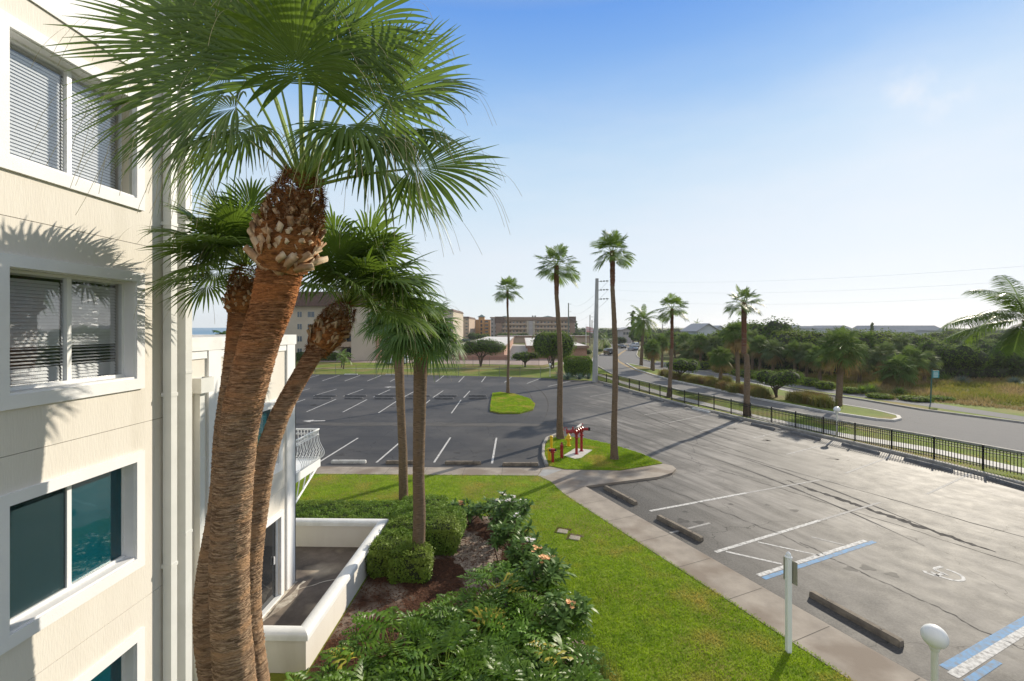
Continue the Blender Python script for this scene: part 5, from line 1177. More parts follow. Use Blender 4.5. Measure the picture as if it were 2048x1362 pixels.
b.tube([v0+Vector((-.2,0,0)), v0+Vector((-.2,0,.24))], .045, 8); b.tube([v1, v1+Vector((0,0,.26))], .045, 8); b.tube([v1+Vector((.05,0,-.02)), v1+Vector((.38,.02,-.02))], .08, 10)
b.build('pipework', M['red'], rr)
for c, r_ in ((v0+Vector((-.62,-.05,.12)),.10),(v1+Vector((0,0,.27)),.10)):
    b = MB(); b.tube([c+Vector((r_*math.cos(t),0,r_*math.sin(t))) if c.x < v0.x-.3 else c+Vector((r_*math.cos(t),r_*math.sin(t),0)) for t in np.linspace(0,2*PI,15)], .016, 6, cap=False); b.tube([c-Vector((r_,0,0)), c+Vector((r_,0,0))], .011, 5); b.build('hand_wheel', M['red'], rr)
b = MB(); b.tube([v0+Vector((.02,0,.19)), v1+Vector((-.02,0,.23))], .075, 10); b.build('relief_valve', M['stop_white'], rr)  # white colour stands in for a sunlit highlight on the red fittings
b = MB(); c = v1+Vector((.42,.02,-.02)); b.tube([c-Vector((.04,0,0)), c+Vector((.07,0,0))], .095, 10); b.build('cap', M['black'], rr)
def bollard(label, loc, h, r, m, band=None):
    root = thing('bollard', label, 'bollard', loc); b = MB(); b.lathe([(r,0),(r,h-.06),(r*1.25,h-.05),(r*1.25,h-.01),(r*.8,h+.02),(.0,h+.03)], (0,0,0), 16); b.build('post', M[m], root); return root
bollard('yellow bollard farther back on the hydrant island', tuple(P(1102.5,899,.12)), .78, .085, 'yellow')
bollard('yellow bollard half hidden by the short red standpipe', tuple(P(1098.5,921,.12)), .66, .085, 'yellow')
rp = thing('valve_post', 'plain red post standing before the concrete pad', 'post', tuple(P(1123.5,916,.12))); b = MB(); b.lathe([(.085,0),(.085,.62),(.10,.63),(.10,.70),(.06,.74),(.05,.80),(.0,.82)], (0,0,0), 14); b.build('post', M['red'], rp); b = MB(); b.lathe([(.055,0),(.05,.05),(0,.06)], (0,0,.80), 8); b.build('cap', M['red'], rp)
rp = thing('standpipe', 'short red standpipe with black caps at the island kerb', 'standpipe', tuple(P(1105.5,925,.12))); b = MB(); b.lathe([(.075,0),(.075,.50),(.12,.52),(.12,.58),(.09,.60),(.09,.66),(.11,.68),(.11,.72),(0,.73)], (0,0,0), 14); b.build('riser', M['red'], rp)
for sx in (-1,1):
    b = MB(); b.tube([(0,0,.62),(sx*.13,-.05,.66)], .05, 10); b.build('outlet', M['red'], rp); b = MB(); b.tube([(sx*.13,-.05,.66),(sx*.18,-.07,.675)], .062, 10); b.build('cap', M['black'], rp)
slab('valve_pad', px([(1127,911),(1150,897),(1185,900),(1162,916),(1150,918)],.135), .0, .15, M['concrete_light'])
# ------------------------------------------------------------------ broadleaf trees and bushes
def tree(name, label, h, r, seed=0, m='broad', n=2600, size=.32, trunk_h=.3, flat=.6, cat='tree', nl=9, trunkn=3, tr=.14, grp=None, loc=(0,0,0)):
    st_ = random.getstate(); random.seed(seed); root = thing(name, label, cat, loc, group=grp); ells = []
    for i in range(nl):
        a = i*2.4+random.uniform(-.3,.3); rr = r*.62*math.sqrt((i+.3)/nl); z = h*(trunk_h+(1-trunk_h)*.55)+ (1-(rr/r)**2)*h*.14*random.uniform(-.3,1); s_ = random.uniform(.34,.52)*r
        ells.append((math.cos(a)*rr, math.sin(a)*rr, z, s_, s_, min(s_*flat*1.25, h*(1-trunk_h)*.5)))
    zt_ = max(e[2]+e[5] for e in ells); k = h/zt_; ells = [(e[0],e[1],e[2]*k,e[3],e[4],e[5]*k) for e in ells]
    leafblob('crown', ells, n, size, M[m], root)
    b = MB()
    for i in range(trunkn):
        e = ells[int(i*nl/trunkn)]; b.tube([(random.uniform(-.1,.1),0,-.05),(e[0]*.25,e[1]*.25,h*trunk_h*.7),(e[0]*.7,e[1]*.7,e[2]*.75),(e[0],e[1],e[2])],[tr,tr*.8,tr*.5,tr*.2],7)
        for q in range(2): e2 = ells[(int(i*nl/trunkn)+q+1)%nl]; b.tube([(e[0]*.25,e[1]*.25,h*trunk_h*.7),(e2[0]*.6,e2[1]*.6,e2[2]*.7),(e2[0],e2[1],e2[2])],[tr*.6,tr*.4,tr*.15],6)
    b.build('trunk', M['bark'], root); random.setstate(st_); return root
def Pz(x, y): v = P(x, y); return (v.x, v.y, 0)
tree('spreading_tree', 'dark umbrella-shaped tree in front of the brick carport wall', 5.4, 5.2, 1, 'broadd', 7000, .26, .42, .5, loc=Pz(961,733))
tree('small_tree', 'open small tree with pale branches between the umbrella tree and the round dark tree', 2.9, 3.0, 2, 'broad', 1500, .26, .4, .6, loc=Pz(1050,734))
tree('sea_grape_tree', 'large round dark tree behind the crooked fan palm', 6.9, 4.2, 3, 'broad', 9000, .30, .05, 1.0, loc=Pz(1106,737), nl=14)
boxhedge('tall clipped dark hedge block at the foot of the utility pole', *(lambda p: (p[0]-1.9,p[0]+1.9,p[1]-1.6,p[1]+1.6))(P2(1156,752)), 2.75, 9000, .17, name='clipped_hedge', m='broad')
def agave(label, loc, n=34, L_=1.1, name='agave', m='agave', wdt=.11):
    root = thing(name, label, 'plant', loc); nb = NB()
    for i in range(n):
        a = i*2.4; e_ = 1.3-1.15*i/n; d = np.array([math.cos(a)*math.cos(e_), math.sin(a)*math.cos(e_), math.sin(e_)]); s_ = np.array([-math.sin(a),math.cos(a),0]); l_ = L_*RNG.uniform(.8,1.1); c = np.array([0,0,.1])
        w_ = wdt/2; up = np.cross(s_, d); v = [c-s_*w_*.6, c-up*.02, c+s_*w_*.6, c+d*l_*.5-s_*w_, c+d*l_*.5-up*.03, c+d*l_*.5+s_*w_, c+d*l_-s_*.004+(0,0,-.08*l_), c+d*l_+(0,0,-.08*l_), c+d*l_+s_*.004+(0,0,-.08*l_)]
        nb.add(v, np.array([[0,1,4,3],[1,2,5,4],[3,4,7,6],[4,5,8,7]]))
    nb.build('foliage', M[m], root); return root
for i, (x, y, L_, lb) in enumerate(((1120,757,1.5,'blue-green agave at the lot-side foot of the clipped hedge'),(1135,760,1.3,'agave in front of the clipped hedge block'),(1158,761,1.2,'agave before the middle of the clipped hedge block'),(1176,760,1.0,'agave between the hedge block and the utility pole'))): agave(lb, Pz(x,y), 36, L_)
# round bushes by the road
bush0 = None
def bush(label, x, y, rp, hp, m='broad', n=900, grp=None, name='round_bush', size=.2):
    v = P(x, y); r = rp/F*v.y; h = hp/F*v.y; root = thing(name, label, 'bush', (v.x,v.y,0), group=grp)
    ells = [(0,0,h*.5,r*.8,r*.8,h*.52)] + [(math.cos(a)*r*.45, math.sin(a)*r*.45, h*.48, r*.55,r*.55,h*.5) for a in (0,1.3,2.6,3.9,5.2)]
    leafblob('foliage', ells, n, size, M[m], root); return root
bush('clipped round bush on the grass beside the road, nearest the pole', 1174, 710, 11.5, 13, grp='round bushes beside the road')
bush('wide low hedge bush behind the round bush near the pole', 1157, 702, 17, 13, m='broady', grp='round bushes beside the road')
bush('dark bush at the palms beyond the utility pole', 1212, 697, 8, 9, m='broadd', grp='round bushes beside the road')
bush('small round bush on the verge beside the leading dark car', 1200, 703, 8, 6, m='broad', grp='round bushes beside the road')
# spreading median trees
tree('sea_grape_shrub', 'wide rounded shrub on bare stems in the median, beside the red-trunked fan palm', 3.1, 2.6, 11, 'broad', 4200, .17, .38, .62, 'shrub', trunkn=6, tr=.07, loc=Pz(1553,797))
tree('sea_grape_shrub', 'rounded shrub on bare stems in the median, behind the pale-trunked fan palm', 3.1, 2.7, 12, 'broad', 3200, .2, .32, .62, 'shrub', trunkn=6, tr=.08, loc=Pz(1361,760))
# median palms: (x, base y, crown centre y, radius px)
SB = [('round-headed cabbage palm with brown skirt at the tip of the grassy median',1677,814,694,50,21,.24),
 ('small round cabbage palm in the median between the two leafy shrubs',1440,770,712,28,22,.2),
 ('taller cabbage palm standing right behind the red-trunked fan palm',1476,776,668,33,23,.22),
 ('cabbage palm in the median with twin slender trunk, road side',1303,741,698,21,24,.2),
 ('cabbage palm of the median pair, right against its twin',1307,743,694,20,25,.2),
 ('cabbage palm on the far verge behind the median pair',1324,735,684,20,26,.2)]
def put_sabal(lb, x, by, cy, rp, seed, r0, grp, n=38, **k):
    v = P(x, by); d = v.y; h = max(.6, H-(cy-HZ)/F*d); s_ = sabal(lb, 'cabbage_palm', h, rp/F*d*1.0, seed, n, r0, **k); s_.location = (v.x,v.y,0); s_['group'] = grp; return s_
for s_ in SB: put_sabal(*s_, 'cabbage palms of the road median', dry=10, nseg=20)
gw = 'cabbage palms at the edge of the wood'
WS = [(1545,752,700,27),(1520,748,690,25),(1378,728,700,27),(1400,734,684,22),(1430,736,690,24),(1368,722,680,20),(1350,716,686,20),(1612,758,706,27),(1640,764,712,28),(1590,756,700,24),(1718,766,716,34),
 (1795,778,738,38),(1825,772,718,34),(1770,770,708,30),(1848,764,722,28),(1475,742,690,24),(1340,712,672,16),(1505,744,676,24),(1735,752,684,26),(1690,750,690,24),(1800,752,690,28),(1660,752,682,24)]
protoS = {}
for i, (x, by, cy, rp) in enumerate(sorted(WS)):
    lb = f'shaggy cabbage palm at the wood edge, {ordn(i)} from the road bend'
    put_sabal(lb, x, by, cy, rp, 40+i, .2, gw, n=36, dry=8, nseg=14, green='palmfar2' if i%2 else 'palmfar')
# date palm and others near the bend
v = P(1282,732); dp = thing('date_palm', 'tall feathery date palm at the narrow end of the median', 'palm tree', (v.x,v.y,0)); hh = H+(655-640)/F*v.y
trunk_mesh([Vector((0,0,0)),Vector((.25,0,hh*.5)),Vector((.45,0,hh))],[.34,.26,.30],M['trunkG'],'trunk',dp,.2,.02,12,.03,res=50)
def feather(nb, p0, az, e_, L_, droop, nl=26, ll=.5, mi=0, wdt=.035):
    n = 12; d = np.array([math.cos(az)*math.cos(e_), math.sin(az)*math.cos(e_), math.sin(e_)]); p = np.array(p0,float); path = [p.copy()]
    for i in range(n): p = p+d*L_/n; d = d+np.array([0,0,-droop/n]); d /= np.linalg.norm(d); path.append(p.copy())
    path = np.array(path); s_ = np.array([-math.sin(az),math.cos(az),0]); t = np.linspace(.12,.99,nl); k = t*n; i0 = np.minimum(k.astype(int), n-1); c = path[i0]+(path[i0+1]-path[i0])*(k-i0)[:,None]; tg = path[i0+1]-path[i0]; tg /= np.linalg.norm(tg,axis=1)[:,None]
    for sg_ in (-1,1):
        dd = s_*sg_+tg*.75+RNG.normal(0,.1,(nl,3))+np.array([0,0,-.15]); dd /= np.linalg.norm(dd,axis=1)[:,None]; l_ = (ll*np.sin(PI*(.12+.80*t))**.6*RNG.uniform(.85,1.1,nl))[:,None]; w_ = tg*wdt/2; g = np.array([0,0,-1.0])
        V = np.stack([c-w_*.6,c+w_*.6,c+dd*l_*.5+w_+g*l_*.04,c+dd*l_*.5-w_+g*l_*.04,c+dd*l_+g*l_*.32,c+dd*l_+g*l_*.32+w_*.1],1).reshape(-1,3); o = np.arange(nl)[:,None]*6
        nb.add(V, np.concatenate([o+np.array([[0,1,2,3]]), o+np.array([[3,2,5,4]])]), mi)
    w2 = np.cross(tg[0], s_); vv = np.concatenate([path-s_*.02, path+s_*.02]); m_ = len(path); nb.add(vv, np.array([[i,i+1,m_+i+1,m_+i] for i in range(m_-1)]), 1)
def feather_crown(root, c, n, L_, ll, lo, hi, nl, droop, wdt=.04, green='palm', dry=0):
    nb = NB()
    for i, (az, e_) in enumerate(crown_dirs(n, lo, hi, 1.1)): feather(nb, c, az, e_, L_*RNG.uniform(.85,1.1), droop, nl, ll, 3 if i >= n-dry else 0, wdt)
    return nb.build('crown', pmats(green), root)
feather_crown(dp, (.45,0,hh), 46, 3.9, .75, -.9, 1.35, 22, 1.5, .10, 'palm', 0)
def feather_palm(label, loc, h, L_, n=16, grp=None, name='feather_palm', ll=.5, nl=14, wdt=.09, lean=.2, r0=.1, droop=1.5, lo=-.5, green='palm'):
    root = thing(name, label, 'palm tree', loc, group=grp); trunk_mesh([Vector((0,0,0)),Vector((lean*.4,0,h*.5)),Vector((lean,0,h))],[r0*1.3,r0,r0*.8],M['trunkG'],'trunk',root,.2,.01,8,.03,res=20)
    feather_crown(root, (lean,0,h), n, L_, ll, lo, 1.3, nl, droop, wdt, green); return root
feather_palm('young feather palm on the grass before the cream condominium', Pz(687,738), 2.0, 1.7, 14)
feather_palm('slim feather palm leaning beside the young one before the condominium', Pz(683,735), 2.4, 1.4, 12)
feather_palm('dark bushy palm beside the road beyond the utility pole', Pz(1206,700), 3.6, 4.2, 26, lo=-1.0)
feather_palm('dark palm close behind the bushy one beyond the utility pole', Pz(1212,696), 3.2, 4.0, 24, lo=-1.0)
feather_palm('small distant palm beside the grey gabled house', (P(1393,676).x, P(1393,676).y, 0), 10.0, 4.5, 14, r0=.25, wdt=.3)
feather_palm('dark palm by the ocean behind the coping of the low wing', tuple(Vector(PD(447,690,62))*Vector((1,1,0))), 6.0, 1.9, 30, wdt=.12, lo=-1.0, r0=.15, green='palm2', ll=.6, nl=20)
# coconut palm leaning into the frame
cb = P(2140,1045); cr = PD(2052,640,17.2)-cb; cp = thing('coconut_palm', 'coconut palm with long arching fronds reaching in from the picture edge', 'palm tree', tuple(cb))
trunk_mesh([Vector((0,0,0)), Vector((cr.x*.15,cr.y*.1,cr.z*.4)), Vector((cr.x*.7,cr.y*.8,cr.z*.8)), cr],[.18,.12,.10,.11],M['trunkR'],'trunk',cp,.12,.012,14,.03,res=90)
nb = NB(); crn = np.array(cr)
for (r_, u, t, L_, dr) in ((-1,.66,.1,3.8,1.5),(-1,.52,-.3,3.9,1.3),(-1,.40,.3,4.0,1.1),(-1,.28,0,4.1,.7),(-.8,1.1,.4,3.8,1.4),(-.55,.9,0,3.6,1.5),(-.9,.0,-.5,3.4,.7),(-.6,.5,1,3.2,1.2),(-.5,-.2,.3,2.8,.8),(-.2,1,.8,3.4,1.4),(.5,1,.2,3.6,1.4),(1,.6,.3,3.6,1.3),(.9,.2,-.4,3.6,1.1),(.2,1.4,-.5,3.4,1.2),(-.2,.1,-1,3.2,1.2),(.3,-.3,.8,2.8,.7),(-.7,-.35,.2,2.6,.6)):
    d = cam_vec(r_,u,t); az = math.atan2(d[1],d[0]); e_ = math.atan2(d[2], math.hypot(d[0],d[1])); feather(nb, crn, az, e_, L_*.71, dr, 64, .68, 0, .032)
nb.build('crown', pmats('palm'), cp)
# grass clumps of the median
gA = tussock('ornamental_grass', 'x', 1.0, 1.1, 1100, [M['grassy'], M['grassyg']], wd=.035); gB = tussock('ornamental_grass', 'x', 1.05, 1.0, 1100, [M['grassyg'], M['grassy']], wd=.035, mixp=.35)
GM = [(1330,751),(1342,755),(1352,759),(1375,762),(1385,765),(1398,766),(1410,768),(1422,771),(1434,774),(1448,778),(1460,781),(1473,785),(1486,786),(1500,789),(1513,792),(1524,795),(1590,801),(1600,805),(1612,806),(1624,808),(1636,811),(1648,814),(1618,800),(1640,803),(1495,780),(1512,784),(1420,764),(1450,768)]
for i, (x, y) in enumerate(sorted(GM)):
    p = (gA, gB)[i%2]; lb = f'bronze grass clump in the median, {ordn(i)} from the road bend'
    v = P(x, y, .12)
    if i < 2: p.location = v; p['label'] = lb; p['group'] = 'ornamental grass clumps of the median'
    else: dup(p, v, random.uniform(0,6), lb, random.uniform(.8,1.1), 'ornamental grass clumps of the median')
# low clumps in the meadow
for i, (x, y, L_, lb) in enumerate(((1725,788,1.2,'green saw palmetto in the meadow behind the tall cabbage palm trunk'),(1743,787,1.3,'green saw palmetto next to the one behind the palm trunk'),(1798,790,1.0,'low green palmetto below the shaggy palm clump'),(1890,764,1.5,'green palmetto at the wood edge above the street sign'),(1925,768,1.3,'grey-green brush standing alone in the dry meadow'),(2030,770,1.2,'small grey brush in the meadow near the picture edge'))):
    agave(lb, Pz(x,y), 60, L_, 'saw_palmetto', 'palm' if i < 4 else 'agave', .09)
# bushes along the meadow foot
gb = 'low bushes at the meadow edge'
for i, (x, y, r_, h_) in enumerate(((1405,739,18,18),(1440,746,18,15),(1478,753,18,15),(1500,757,20,18),(1530,762,18,14),(1590,766,20,20),(1620,772,20,17),(1650,778,20,16),(1700,786,20,12),(1760,796,24,9),(1830,801,30,9),(1880,800,24,8))):
    t_ = bush(f'yellow-green rough bush along the cycle path, {ordn(i)} from the road bend', x, y, r_, h_, 'broady', 1100, gb, 'rough_bush', .22)
# the wood: trees one can tell apart
T = [tree('wood_tree','x',7.0,4.2,31,'broad',3600,.34,.12,.85,nl=11), tree('wood_tree','x',6.2,3.8,32,'broadd',3600,.34,.10,.9,nl=11), tree('wood_tree','x',7.2,4.0,33,'broady',3400,.34,.15,.8,nl=10)]
gt = 'broadleaf trees of the wood across the road'
TT = []
for (x, by, top) in ((1350,708,668),(1372,712,662),(1395,716,668),(1418,722,664),(1443,727,662),(1468,730,652),(1492,733,642),(1515,735,634),(1535,738,632),(1560,742,650),(1585,746,656),(1610,748,656),(1635,750,660),(1660,750,658),(1684,750,656),(1708,748,655),(1732,746,664),(1756,745,660),(1780,742,664),(1805,742,655),(1830,742,666),(1856,752,678),(1880,756,690),(1905,757,682),(1932,758,686),(1958,757,680),(1985,757,688),(2012,757,682),(2040,757,688),
    (1330,700,666),(1360,698,664),(1390,700,672),(1480,716,656),(1540,716,648),(1600,714,660),(1655,714,662),(1700,716,658),(1745,716,668),(1790,716,664),(1840,722,668),(1880,726,672),(1920,728,670),(1960,728,672),(2005,728,676),(2045,730,672),(1870,704,662),(1930,702,660),(1990,704,664),(2040,704,664),(1900,690,658),(1960,690,662),(2020,688,664),(1770,700,666),(1820,700,664),(1680,698,664),(1560,700,654),(1440,704,668)): TT.append((x,by,top))
for i, (x, by, top) in enumerate(sorted(TT)):
    v = P(x, by); h_ = H-(top-HZ)/F*v.y; s_ = max(.5, h_/7.0); s_ = min(s_, 1.7); p = T[i%3]
    lb = f'wood tree across the road, {ordn(i)} counting from the road bend'; hs = h_/((7.0,6.2,7.2)[T.index(p)])
    if p.get('label') == 'x': p.location = (v.x,v.y,0); p['label'] = lb; p['group'] = gt; p.scale = (s_,s_,hs)
    else: dup(p, (v.x,v.y,0), random.uniform(0,6), lb, (s_*1.05,s_*1.05,hs), gt)
for p in T:
    if p.get('label') == 'x': bpy.data.objects.remove(p)
# unbroken undergrowth below the trees: one mass
ug = []
for (x, by, top) in TT: 
    for _ in range(3):
        v = P(x+random.uniform(-14,14), by-1.0); ug.append((v.x,v.y+random.uniform(-1,2),1.1,2.6,2.2,1.6))
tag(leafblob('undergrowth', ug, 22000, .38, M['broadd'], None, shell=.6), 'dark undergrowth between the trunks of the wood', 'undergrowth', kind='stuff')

# ------------------------------------------------------------------ poles and wires
def upole(label, base, top, r0, r1, arms, m='pole', grp='utility poles beside the road', side=1):
    b0 = Vector(base); root = thing('utility_pole', label, 'utility pole', tuple(b0), group=grp); b = MB(); t = Vector(top)-b0; b.tube([(0,0,-.1), tuple(t)], [r0,r1], 12); b.build('pole', M[m], root); o = []
    for dz in arms:
        a = MB(); c = t+Vector((0,0,-dz)); e = c+Vector((side*1.5,-.25*side,.06)); a.tube([c, e], .035, 6); 
        for u in (.35,.6,.85): q = c.lerp(e,u); a.tube([q+Vector((0,0,-.09)), q+Vector((0,0,.09))], .085, 7)
        a.build('insulator_arm', M['galv'], root); o.append(b0+e)
    return root, o
d0 = P(1190,764).y; pb = P(1190,764); pt = PD(1194,557,d0)
pr, W1 = upole('tall grey concrete utility pole at the end of the black fence', pb, pt, .38, .22, (.4,1.55,2.75)); tp = pt
v2 = P(1137,684); _, W2_ = upole('slimmer utility pole in front of the long brown condominium', (v2.x,v2.y,0), PD(1137,606,v2.y), .34, .26, (.6,4.4,7.8), 'galv')
for (x, by, ty, lb) in ((1180,692,630,'wooden utility pole to the road side of the flag'),(1184,688,640,'thin wooden utility pole just beyond its neighbour'),(1325,684,648,'very distant pole behind the date palm')):
    v = P(x, by); upole(lb, (v.x,v.y,0), PD(x, ty, v.y), .22, .16, (.8,), 'woodpole')
def wire(label, a, c, sag, r=.022):
    pts = []; a = Vector(a); c = Vector(c)
    for i in range(25): u = i/24; p = a.lerp(c,u); p.z -= sag*4*u*(1-u); pts.append(p-a)
    b = MB(); b.tube(pts, r, 4); o = b.build('power_line', M['wireline']); o.location = a; tag(o, label, 'power line', 'power lines along the road')
M['wireline'] = mat('wire_metal', (.5,.51,.53), rough=.6)
ends = [PD(2300,512,26), PD(2300,543,26), PD(2300,572,26)]
for i, nm in enumerate(('top','middle','lowest')): 
    wire(f'{nm} power line from the tall concrete pole over the road', W1[i], ends[i], .7+.1*i, .0045); wire(f'{nm} power line between the tall pole and the slimmer pole', W1[i], W2_[i], 2.0, .02)
fp = P(1172,690); fl = thing('flag_pole', 'small pole with a drooping red and white flag beside the road', 'flag pole', (fp.x,fp.y,0)); b = MB(); hz = H-(648-HZ)/F*fp.y; b.tube([(0,0,0),(0,0,hz)],[.12,.07],8); b.build('pole', M['frame'], fl)
b = MB(); M['flag'] = mat('flag_cloth', (.6,.22,.22), (.65,.62,.64), 1.0, 2, .8, lo=.45, hi=.55, stretch=(.2,.2,4)); hh2 = 2.2
for i in range(6):
    x0, x1 = i*.5, (i+1)*.5; y0, y1 = .3*math.sin(i*1.2), .3*math.sin((i+1)*1.2); z = hz-1.0-i*.12
    b.add([(x0,y0,z-hh2),(x1,y1,z-.12-hh2),(x1,y1,z-.12),(x0,y0,z)], [(0,1,2,3)])
b.build('flag', M['flag'], fl)
ss = P(1861,806); sn = thing('street_sign', 'teal street sign on a leaning dark green post at the meadow edge', 'sign', (ss.x,ss.y,0)); M['teal'] = mat('teal_sign', (.03,.26,.30), rough=.5); M['gpost'] = mat('green_post', (.01,.07,.045), rough=.5)
st_ = PD(1864,739,ss.y)-ss; b = MB(); b.tube([(0,0,-.05), tuple(st_)], .055, 8); b.build('post', M['gpost'], sn)
b = MB(); c = st_; dx = .62; b.box(c.x+.06, c.x+.06+dx, c.y-.015, c.y+.015, c.z-.82, c.z-.12); b.build('panel', M['teal'], sn)
b = MB(); 
for z in (-.24,-.36,-.48,-.60,-.70): b.box(c.x+.10+random.uniform(0,.05), c.x+.62-random.uniform(0,.12), c.y-.019, c.y-.016, c.z+z-.035, c.z+z)
b.build('lettering', M['frame'], sn)

# ------------------------------------------------------------------ cars
M['cw'] = mat('white_car_paint', (.62,.64,.66), rough=.25, coat=.6); M['cdk'] = mat('dark_car_paint', (.025,.028,.035), rough=.25, coat=.6); M['cgr'] = mat('blue_grey_car_paint', (.22,.27,.33), rough=.25, coat=.6); M['cred'] = mat('maroon_car_paint', (.14,.03,.03), rough=.3, coat=.5)
M['tyre'] = mat('tyre_rubber', (.015,.015,.015), rough=.85); M['rim'] = mat('alloy_rim', (.45,.45,.47), rough=.3, metal=.8); M['lampr'] = mat('tail_lamp', (.35,.01,.01), rough=.3); M['lampw'] = mat('head_lamp', (.8,.8,.78), rough=.15)
def car(label, loc, rz, m, style='suv', grp=None):
    root = thing('parked_car' if grp and 'parked' in grp else 'car', label, 'car', loc, rz, grp); Ld = 4.8; W_ = .93
    if style == 'suv': S = [(-2.4,.42,.72,.78,.78,.86,.80),(-2.25,.30,.88,1.02,1.02,.92,.86),(-1.2,.26,.92,1.08,1.09,.93,.84),(-.75,.26,.93,1.10,1.16,.93,.76),(-.15,.26,.93,1.12,1.70,.93,.68),(.6,.26,.93,1.12,1.76,.93,.68),(1.6,.26,.93,1.12,1.74,.93,.68),(2.15,.28,.93,1.10,1.55,.92,.70),(2.4,.40,.90,1.05,1.08,.88,.80)]; cab = (3,7)
    elif style == 'pickup': S = [(-2.7,.45,.75,.85,.85,.86,.80),(-2.5,.34,.95,1.10,1.10,.94,.86),(-1.4,.30,.98,1.15,1.16,.95,.86),(-.95,.30,.98,1.16,1.22,.95,.78),(-.35,.30,.98,1.18,1.80,.95,.70),(.9,.30,.98,1.18,1.82,.95,.70),(1.15,.30,.98,1.16,1.20,.95,.80),(1.2,.30,.98,1.12,1.13,.95,.88),(2.7,.42,.95,1.12,1.13,.93,.88)]; cab = (3,6)
    else: S = [(-2.35,.38,.60,.68,.68,.84,.78),(-2.1,.24,.74,.84,.84,.90,.84),(-1.0,.20,.80,.92,.93,.90,.80),(-.75,.20,.80,.94,.98,.90,.74),(.0,.20,.80,.96,1.40,.90,.62),(.9,.20,.80,.96,1.42,.90,.62),(1.6,.22,.80,.96,1.02,.90,.74),(2.1,.26,.78,.94,.95,.88,.80),(2.35,.40,.72,.86,.86,.82,.78)]; cab = (3,6)
    b = MB(); g = MB(); n = 8; vs = []
    for (x, zb, zm, zl, zt_, wb, wt) in S: vs += [(x,-wb*.93,zb),(x,-wb,zm),(x,-wb*.97,zl),(x,-wt,zt_),(x,wt,zt_),(x,wb*.97,zl),(x,wb,zm),(x,wb*.93,zb)]
    b.add(vs, [(8*i+k,8*i+(k+1)%8,8*i+8+(k+1)%8,8*i+8+k) for i in range(len(S)-1) for k in range(8)] + [tuple(range(8))[::-1], tuple(8*(len(S)-1)+k for k in range(8))]); b.build('body', m, root)
    V = [Vector(v) for v in vs]
    def inset(q, off, m_=.10):
        c = sum(q, Vector())/4; nn = (q[1]-q[0]).cross(q[2]-q[0]).normalized(); nn = nn if nn.dot(c-Vector((c.x*.5,0,.9))) > 0 else -nn; return [v.lerp(c,m_)+nn*off for v in q]
    for i in range(cab[0], cab[1]):
        for a, c in ((2,3),(5,4)):
            q = inset([V[8*i+a],V[8*i+8+a],V[8*i+8+c],V[8*i+c]], .012)
            if (q[2]-q[1]).length + (q[3]-q[0]).length > .4: g.add(q, [(0,1,2,3)])
    f0 = cab[0]; q = inset([V[8*f0+3],V[8*f0+4],V[8*f0+12],V[8*f0+11]], .012, .08); g.add(q, [(0,1,2,3)])
    r0 = cab[1] if style != 'suv' else 7; i0 = (r0-1)*8 if style != 'suv' else 7*8; q = inset([V[i0+3],V[i0+4],V[i0+12],V[i0+11]], .012, .1); g.add(q, [(0,1,2,3)])
    g.build('windows', M['darkglass'], root)
    wr = .36 if style != 'sedan' else .32
    for sx in (-1.45, 1.45):
        for sy in (-1,1):
            w_ = MB(); Mx = Matrix.Translation((sx,sy*.80,wr)) @ Matrix.Rotation(PI/2,4,'X'); w_.lathe([(wr*.6,-.11),(wr*.95,-.11),(wr,-.07),(wr,.07),(wr*.95,.11),(wr*.6,.11)], (0,0,0), 18, 0, Mx); t_ = w_.build('wheel', M['tyre'], root)
            w_ = MB(); w_.lathe([(wr*.6,-.118),(wr*.55,-.122),(.05,-.10),(.05,.10),(wr*.55,.122),(wr*.6,.118)], (0,0,0), 14, 0, Mx); w_.build('rim', M['rim'], t_)
    xf = S[0][0]; xr = S[-1][0]
    for sy in (-1,1):
        w_ = MB(); w_.cbox((xf+.12,sy*.66,S[1][2]-.12),(.22,.34,.13),0,None,.02); w_.build('headlight', M['lampw'], root); w_ = MB(); w_.cbox((xr-.05,sy*.74,S[-1][2]-.08),(.14,.22,.2),0,None,.02); w_.build('tail_light', M['lampr'], root)
        w_ = MB(); w_.cbox((-.62,sy*1.02,1.02 if style != 'sedan' else .88),(.12,.16,.12),0,None,.02); w_.build('mirror', m, root)
    w_ = MB(); w_.box(xf-.03,xf+.12,-.70,.70,S[0][1]+.0,S[0][1]+.16); w_.build('bumper', M['black'], root); w_ = MB(); w_.box(xr-.12,xr+.03,-.75,.75,S[-1][1]-.02,S[-1][1]+.14); w_.build('bumper', M['black'], root)
    return root
v = P(793,728); car('silver-white suv parked before the cream condominium, side on', (v.x,v.y,-.01), 0, M['cw'], 'suv', 'cars parked by the condominiums')
v = P(873,705); car('white suv parked at the foot of the carport drive, tail half hidden', (v.x,v.y,0), R(70), M['cw'], 'suv', 'cars parked by the condominiums')
v = P(888,702); car('white pickup truck parked in front of the carport drive', (v.x,v.y,0), R(8), M['cw'], 'pickup', 'cars parked by the condominiums')
for i, (x, y, mm, lb) in enumerate(((905,690,'cdk','dark car parked beyond the white pickup'),(915,687,'cred','maroon car in the row beyond the white pickup'),(925,684.5,'cdk','dark car in the row left of the carport roof, middle one'),(934,682.5,'cgr','grey car in the row beyond the carport'),(942,680.5,'cdk','dark car at the far end of the row beyond the carport'))):
    v = P(x,y); car(lb, (v.x,v.y,0), R(12), M[mm], 'sedan' if i%2 else 'suv', 'cars parked by the condominiums')
gr = 'cars driving on the curving road'
v = P(1219,710); car('black car driving away in the near lane beyond the fan palm trunk', (v.x,v.y,0), R(100), M['cdk'], 'suv', gr)
